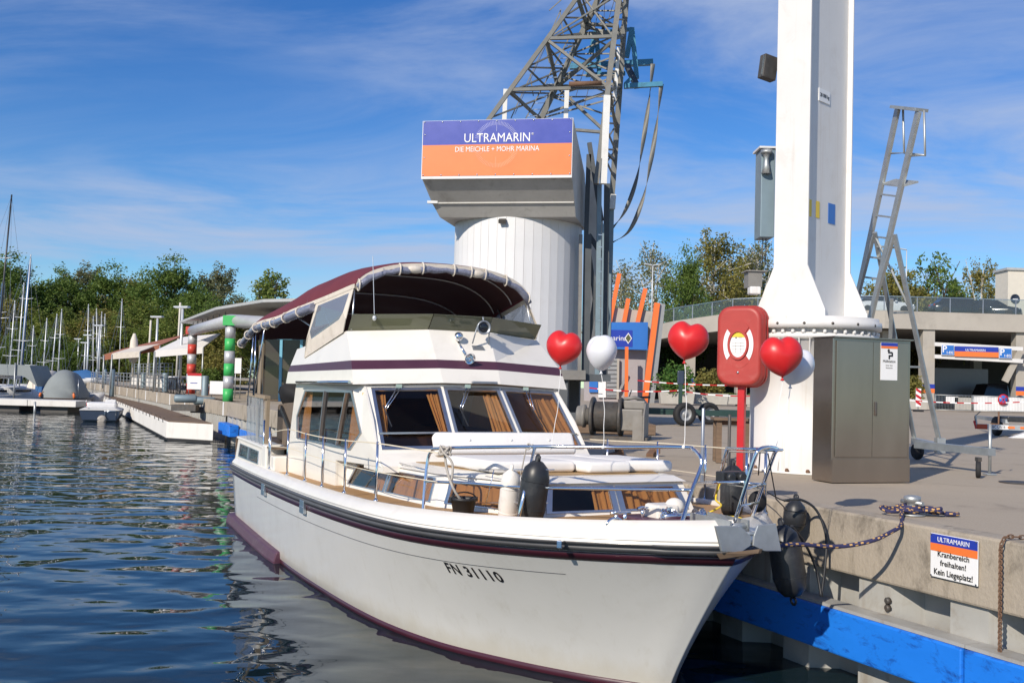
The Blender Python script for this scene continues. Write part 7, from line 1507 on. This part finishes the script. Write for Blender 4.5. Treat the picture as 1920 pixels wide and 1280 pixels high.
# ================================================================ trees
def make_tree(seed, H, Wd, nleaf, ls, trunk_h=.25, mt='leaf_mid', bark='bark', lobes=9, airy=.0, tall=1.0, droop=0, nlimb=7):
    """returns (trunk mesh object data, crown mesh data)"""
    rd = random.Random(seed); tm = MB(); r0 = H*.018+.06
    top = Vector((rd.uniform(-.04, .04)*H, rd.uniform(-.04, .04)*H, H*.82))
    path = bez([Vector((0, 0, -.3)), Vector((rd.uniform(-.02, .02)*H, 0, H*.3)), Vector((top.x*.6, top.y*.5, H*.62)), top], 4)
    tm.tube(path, r0, 7, rf=lambda k: r0*(1-.9*k)+.02)
    cent = []
    for k in range(lobes):
        u = (k+.5)/lobes; a = k*2.4+rd.uniform(-.5, .5); z = H*(trunk_h+(1-trunk_h)*(.12+.86*u)); prof_ = math.sin(math.pi*min(1, (.18+.82*u)**tall))**.7
        rr = Wd*.5*prof_*rd.uniform(.35, .78); c = Vector((math.cos(a)*rr, math.sin(a)*rr, z)); cent.append((c, Wd*rd.uniform(.17, .27)*(.65+.5*prof_)))
    cent.append((Vector((top.x, top.y, H*.9)), Wd*.16))
    for c, r in cent:
        b = path[min(len(path)-1, max(1, int(len(path)*(c.z/H)*.72)))]; m_ = b.lerp(c, .5)+Vector((0, 0, -.04*H)); tm.tube(bez([b, m_, c], 3), r0*.4, 5, rf=lambda k: r0*.38*(1-.8*k)+.012)
        for q in range(3): e = c+Vector((rd.gauss(0, 1), rd.gauss(0, 1), rd.gauss(0, .7)))*r*.6; tm.tube([m_.lerp(c, .6), e], r0*.12, 4)
    cm = MB(); tot = sum(r**2 for c, r in cent)
    for c, r in cent:
        n = int(nleaf*r*r/tot); ncl = max(6, int(9+r*3))
        cls = []
        for _ in range(ncl):
            v = Vector((rd.gauss(0, 1), rd.gauss(0, 1), rd.gauss(0, 1))).normalized(); cls.append((c+Vector((v.x*r, v.y*r, v.z*r*.85))*rd.uniform(.35, 1.05), r*rd.uniform(.22, .42)))
        for _ in range(n):
            cc_, cr_ = cls[rd.randrange(ncl)]; v = Vector((rd.gauss(0, .55), rd.gauss(0, .55), rd.gauss(0, .45)))*cr_
            p = cc_+v
            if droop: p.z -= droop*abs(rd.gauss(0, 1))*cr_
            if rd.random() < airy: continue
            leaf(cm, p, ls*(.6+.8*rd.random()), rd)
    return tm, cm
TP_ = {}
def proto(key, **kw):
    tm, cm = make_tree(**kw); TP_[key] = (tm, cm, kw)
def plant(key, label, loc, H, rz=0, group=None, wscale=1.0):
    tm, cm, kw = TP_[key]; t = thing(kw.get('name', 'tree') if False else 'tree', label, 'tree', loc, rz, group); s = H/kw['H']; t.scale = (s*wscale, s*wscale, s)
    if not hasattr(tm, 'me'):
        o = tm.build('trunk', MT[kw.get('bark', 'bark')], t, weld=False); o2 = cm.build('crown', MT[kw.get('mt', 'leaf_mid')], t, recalc=False); tm.me = o.data; cm.me = o2.data
    else:
        for nm, me in (('trunk', tm.me), ('crown', cm.me)): o = bpy.data.objects.new(nm, me); COL.objects.link(o); o.parent = t
    return t
proto('dark', seed=11, H=18, Wd=14, nleaf=22000, ls=.38, trunk_h=.10, mt='leaf_dark', lobes=14)
proto('mid', seed=23, H=18, Wd=14, nleaf=22000, ls=.37, trunk_h=.05, mt='leaf_mid', lobes=15)
proto('willow', seed=31, H=18, Wd=12, nleaf=20000, ls=.34, trunk_h=.08, mt='leaf_grey', lobes=13, airy=.1, droop=.4)
proto('yellow', seed=47, H=14, Wd=13, nleaf=19000, ls=.36, trunk_h=.02, mt='leaf_yellow', lobes=13)
proto('slim', seed=53, H=12, Wd=7, nleaf=6000, ls=.32, trunk_h=.12, mt='leaf_mid', lobes=10, airy=.1, tall=.8)
proto('birch', seed=61, H=17, Wd=11, nleaf=7500, ls=.30, trunk_h=.15, mt='leaf_grey', bark='birch_bark', lobes=13, airy=.15, droop=1.1)
proto('birch2', seed=67, H=17, Wd=9.5, nleaf=10500, ls=.32, trunk_h=.15, mt='leaf_yellow', bark='birch_bark', lobes=13, droop=1.0)
proto('pine', seed=71, H=14, Wd=9, nleaf=4200, ls=.34, trunk_h=.25, mt='leaf_dark', lobes=11, airy=.1)
def tat(key, px, ytop, Y, label, zg=.5, rz=0, grp=None, ws=1.0):
    top = P(px, ytop, Y); return plant(key, label, (top.x, Y, zg), top.z-zg, rz, grp, ws)
LT = [('dark', 22, 494, 140, 'dark round tree at the far left behind the black mast'), ('mid', 75, 545, 150, 'green tree between the two left masts'), ('willow', 158, 498, 152, 'tall grey green willow above the twin masts'), ('dark', 112, 520, 146, 'dark tree just left of the tall willow'), ('dark', 208, 514, 148, 'dark tree right of the tall willow'), ('yellow', 255, 535, 150, 'yellowish tree in the dip of the far wood'), ('dark', 325, 500, 145, 'big dark tree above the tall lamp post'), ('willow', 408, 500, 150, 'feathery grey willow left of the yacht canopy'), ('dark', 368, 545, 138, 'dark green tree under the feathery willow'), ('yellow', 190, 590, 132, 'low yellow green tree behind the crowded masts'), ('mid', 60, 590, 134, 'low green tree behind the blue furled sail'), ('mid', 130, 585, 133, 'low bushy tree behind the slanting masts'), ('mid', 275, 575, 134, 'bushy green tree behind the lamp row'), ('yellow', 10, 570, 136, 'yellow green tree at the left edge below the dark one'), ('mid', 325, 585, 128, 'green tree behind the pergola roof'), ('dark', 400, 580, 128, 'dark tree behind the canopy roof'), ('mid', 230, 600, 128, 'low bushy tree behind the cream sun sail'), ('yellow', 440, 600, 126, 'low tree just left of the green striped column top'), ('dark', 95, 625, 126, 'dark low tree on the bank behind the covered boat'), ('dark', 30, 630, 127, 'dark low tree on the bank at the left edge'), ('dark', 165, 635, 125, 'dark low tree on the bank behind the blue cover')]
for i, (k, px, yt, Y, lab) in enumerate(LT): tat(k, px, yt, Y, lab, rz=i*1.3, grp='trees of the far wood', ws=1.0 if yt < 560 else 1.35)
tat('slim', 492, 528, 72, 'slim tree rising behind the yacht canopy, left one', 1.75, .4); tat('slim', 520, 515, 74, 'slim tree rising behind the yacht canopy, right one', 1.75, 2.2)
for k, px, yt, Y, lab, rz, ws in (('birch', 1228, 455, 122, 'loose grey green birch left of the garage', 0, 1.0), ('birch', 1165, 490, 126, 'birch half hidden behind the crane tower', 2, 1.0), ('birch2', 1345, 436, 124, 'tall yellow green birch above the glass balustrade', 1, 1.0), ('birch', 1420, 445, 128, 'thin birch just left of the white crane column', 3, .9), ('dark', 1290, 485, 116, 'dense dark tree between the birches', 2.2, .6), ('birch2', 1395, 475, 132, 'birch behind the junction box', 4, 1.0), ('mid', 1455, 520, 130, 'green tree right behind the crane column', 1, .8), ('yellow', 1680, 520, 118, 'yellow green tree behind the ladder', .5, .9), ('pine', 1757, 484, 120, 'airy tree with tiered branches above the parked cars', 0, .85), ('birch2', 1838, 490, 122, 'narrow birch right of the tiered tree', 2, .75), ('mid', 1800, 545, 124, 'low green tree behind the two dark cars', 1, 1.0), ('mid', 1720, 548, 124, 'low tree left of the dark cars', 3, 1.0), ('mid', 1560, 540, 126, 'tree hidden behind the crane base', 3, 1.0)):
    tat(k, px, yt, Y, lab, 1.75, rz, None, ws)
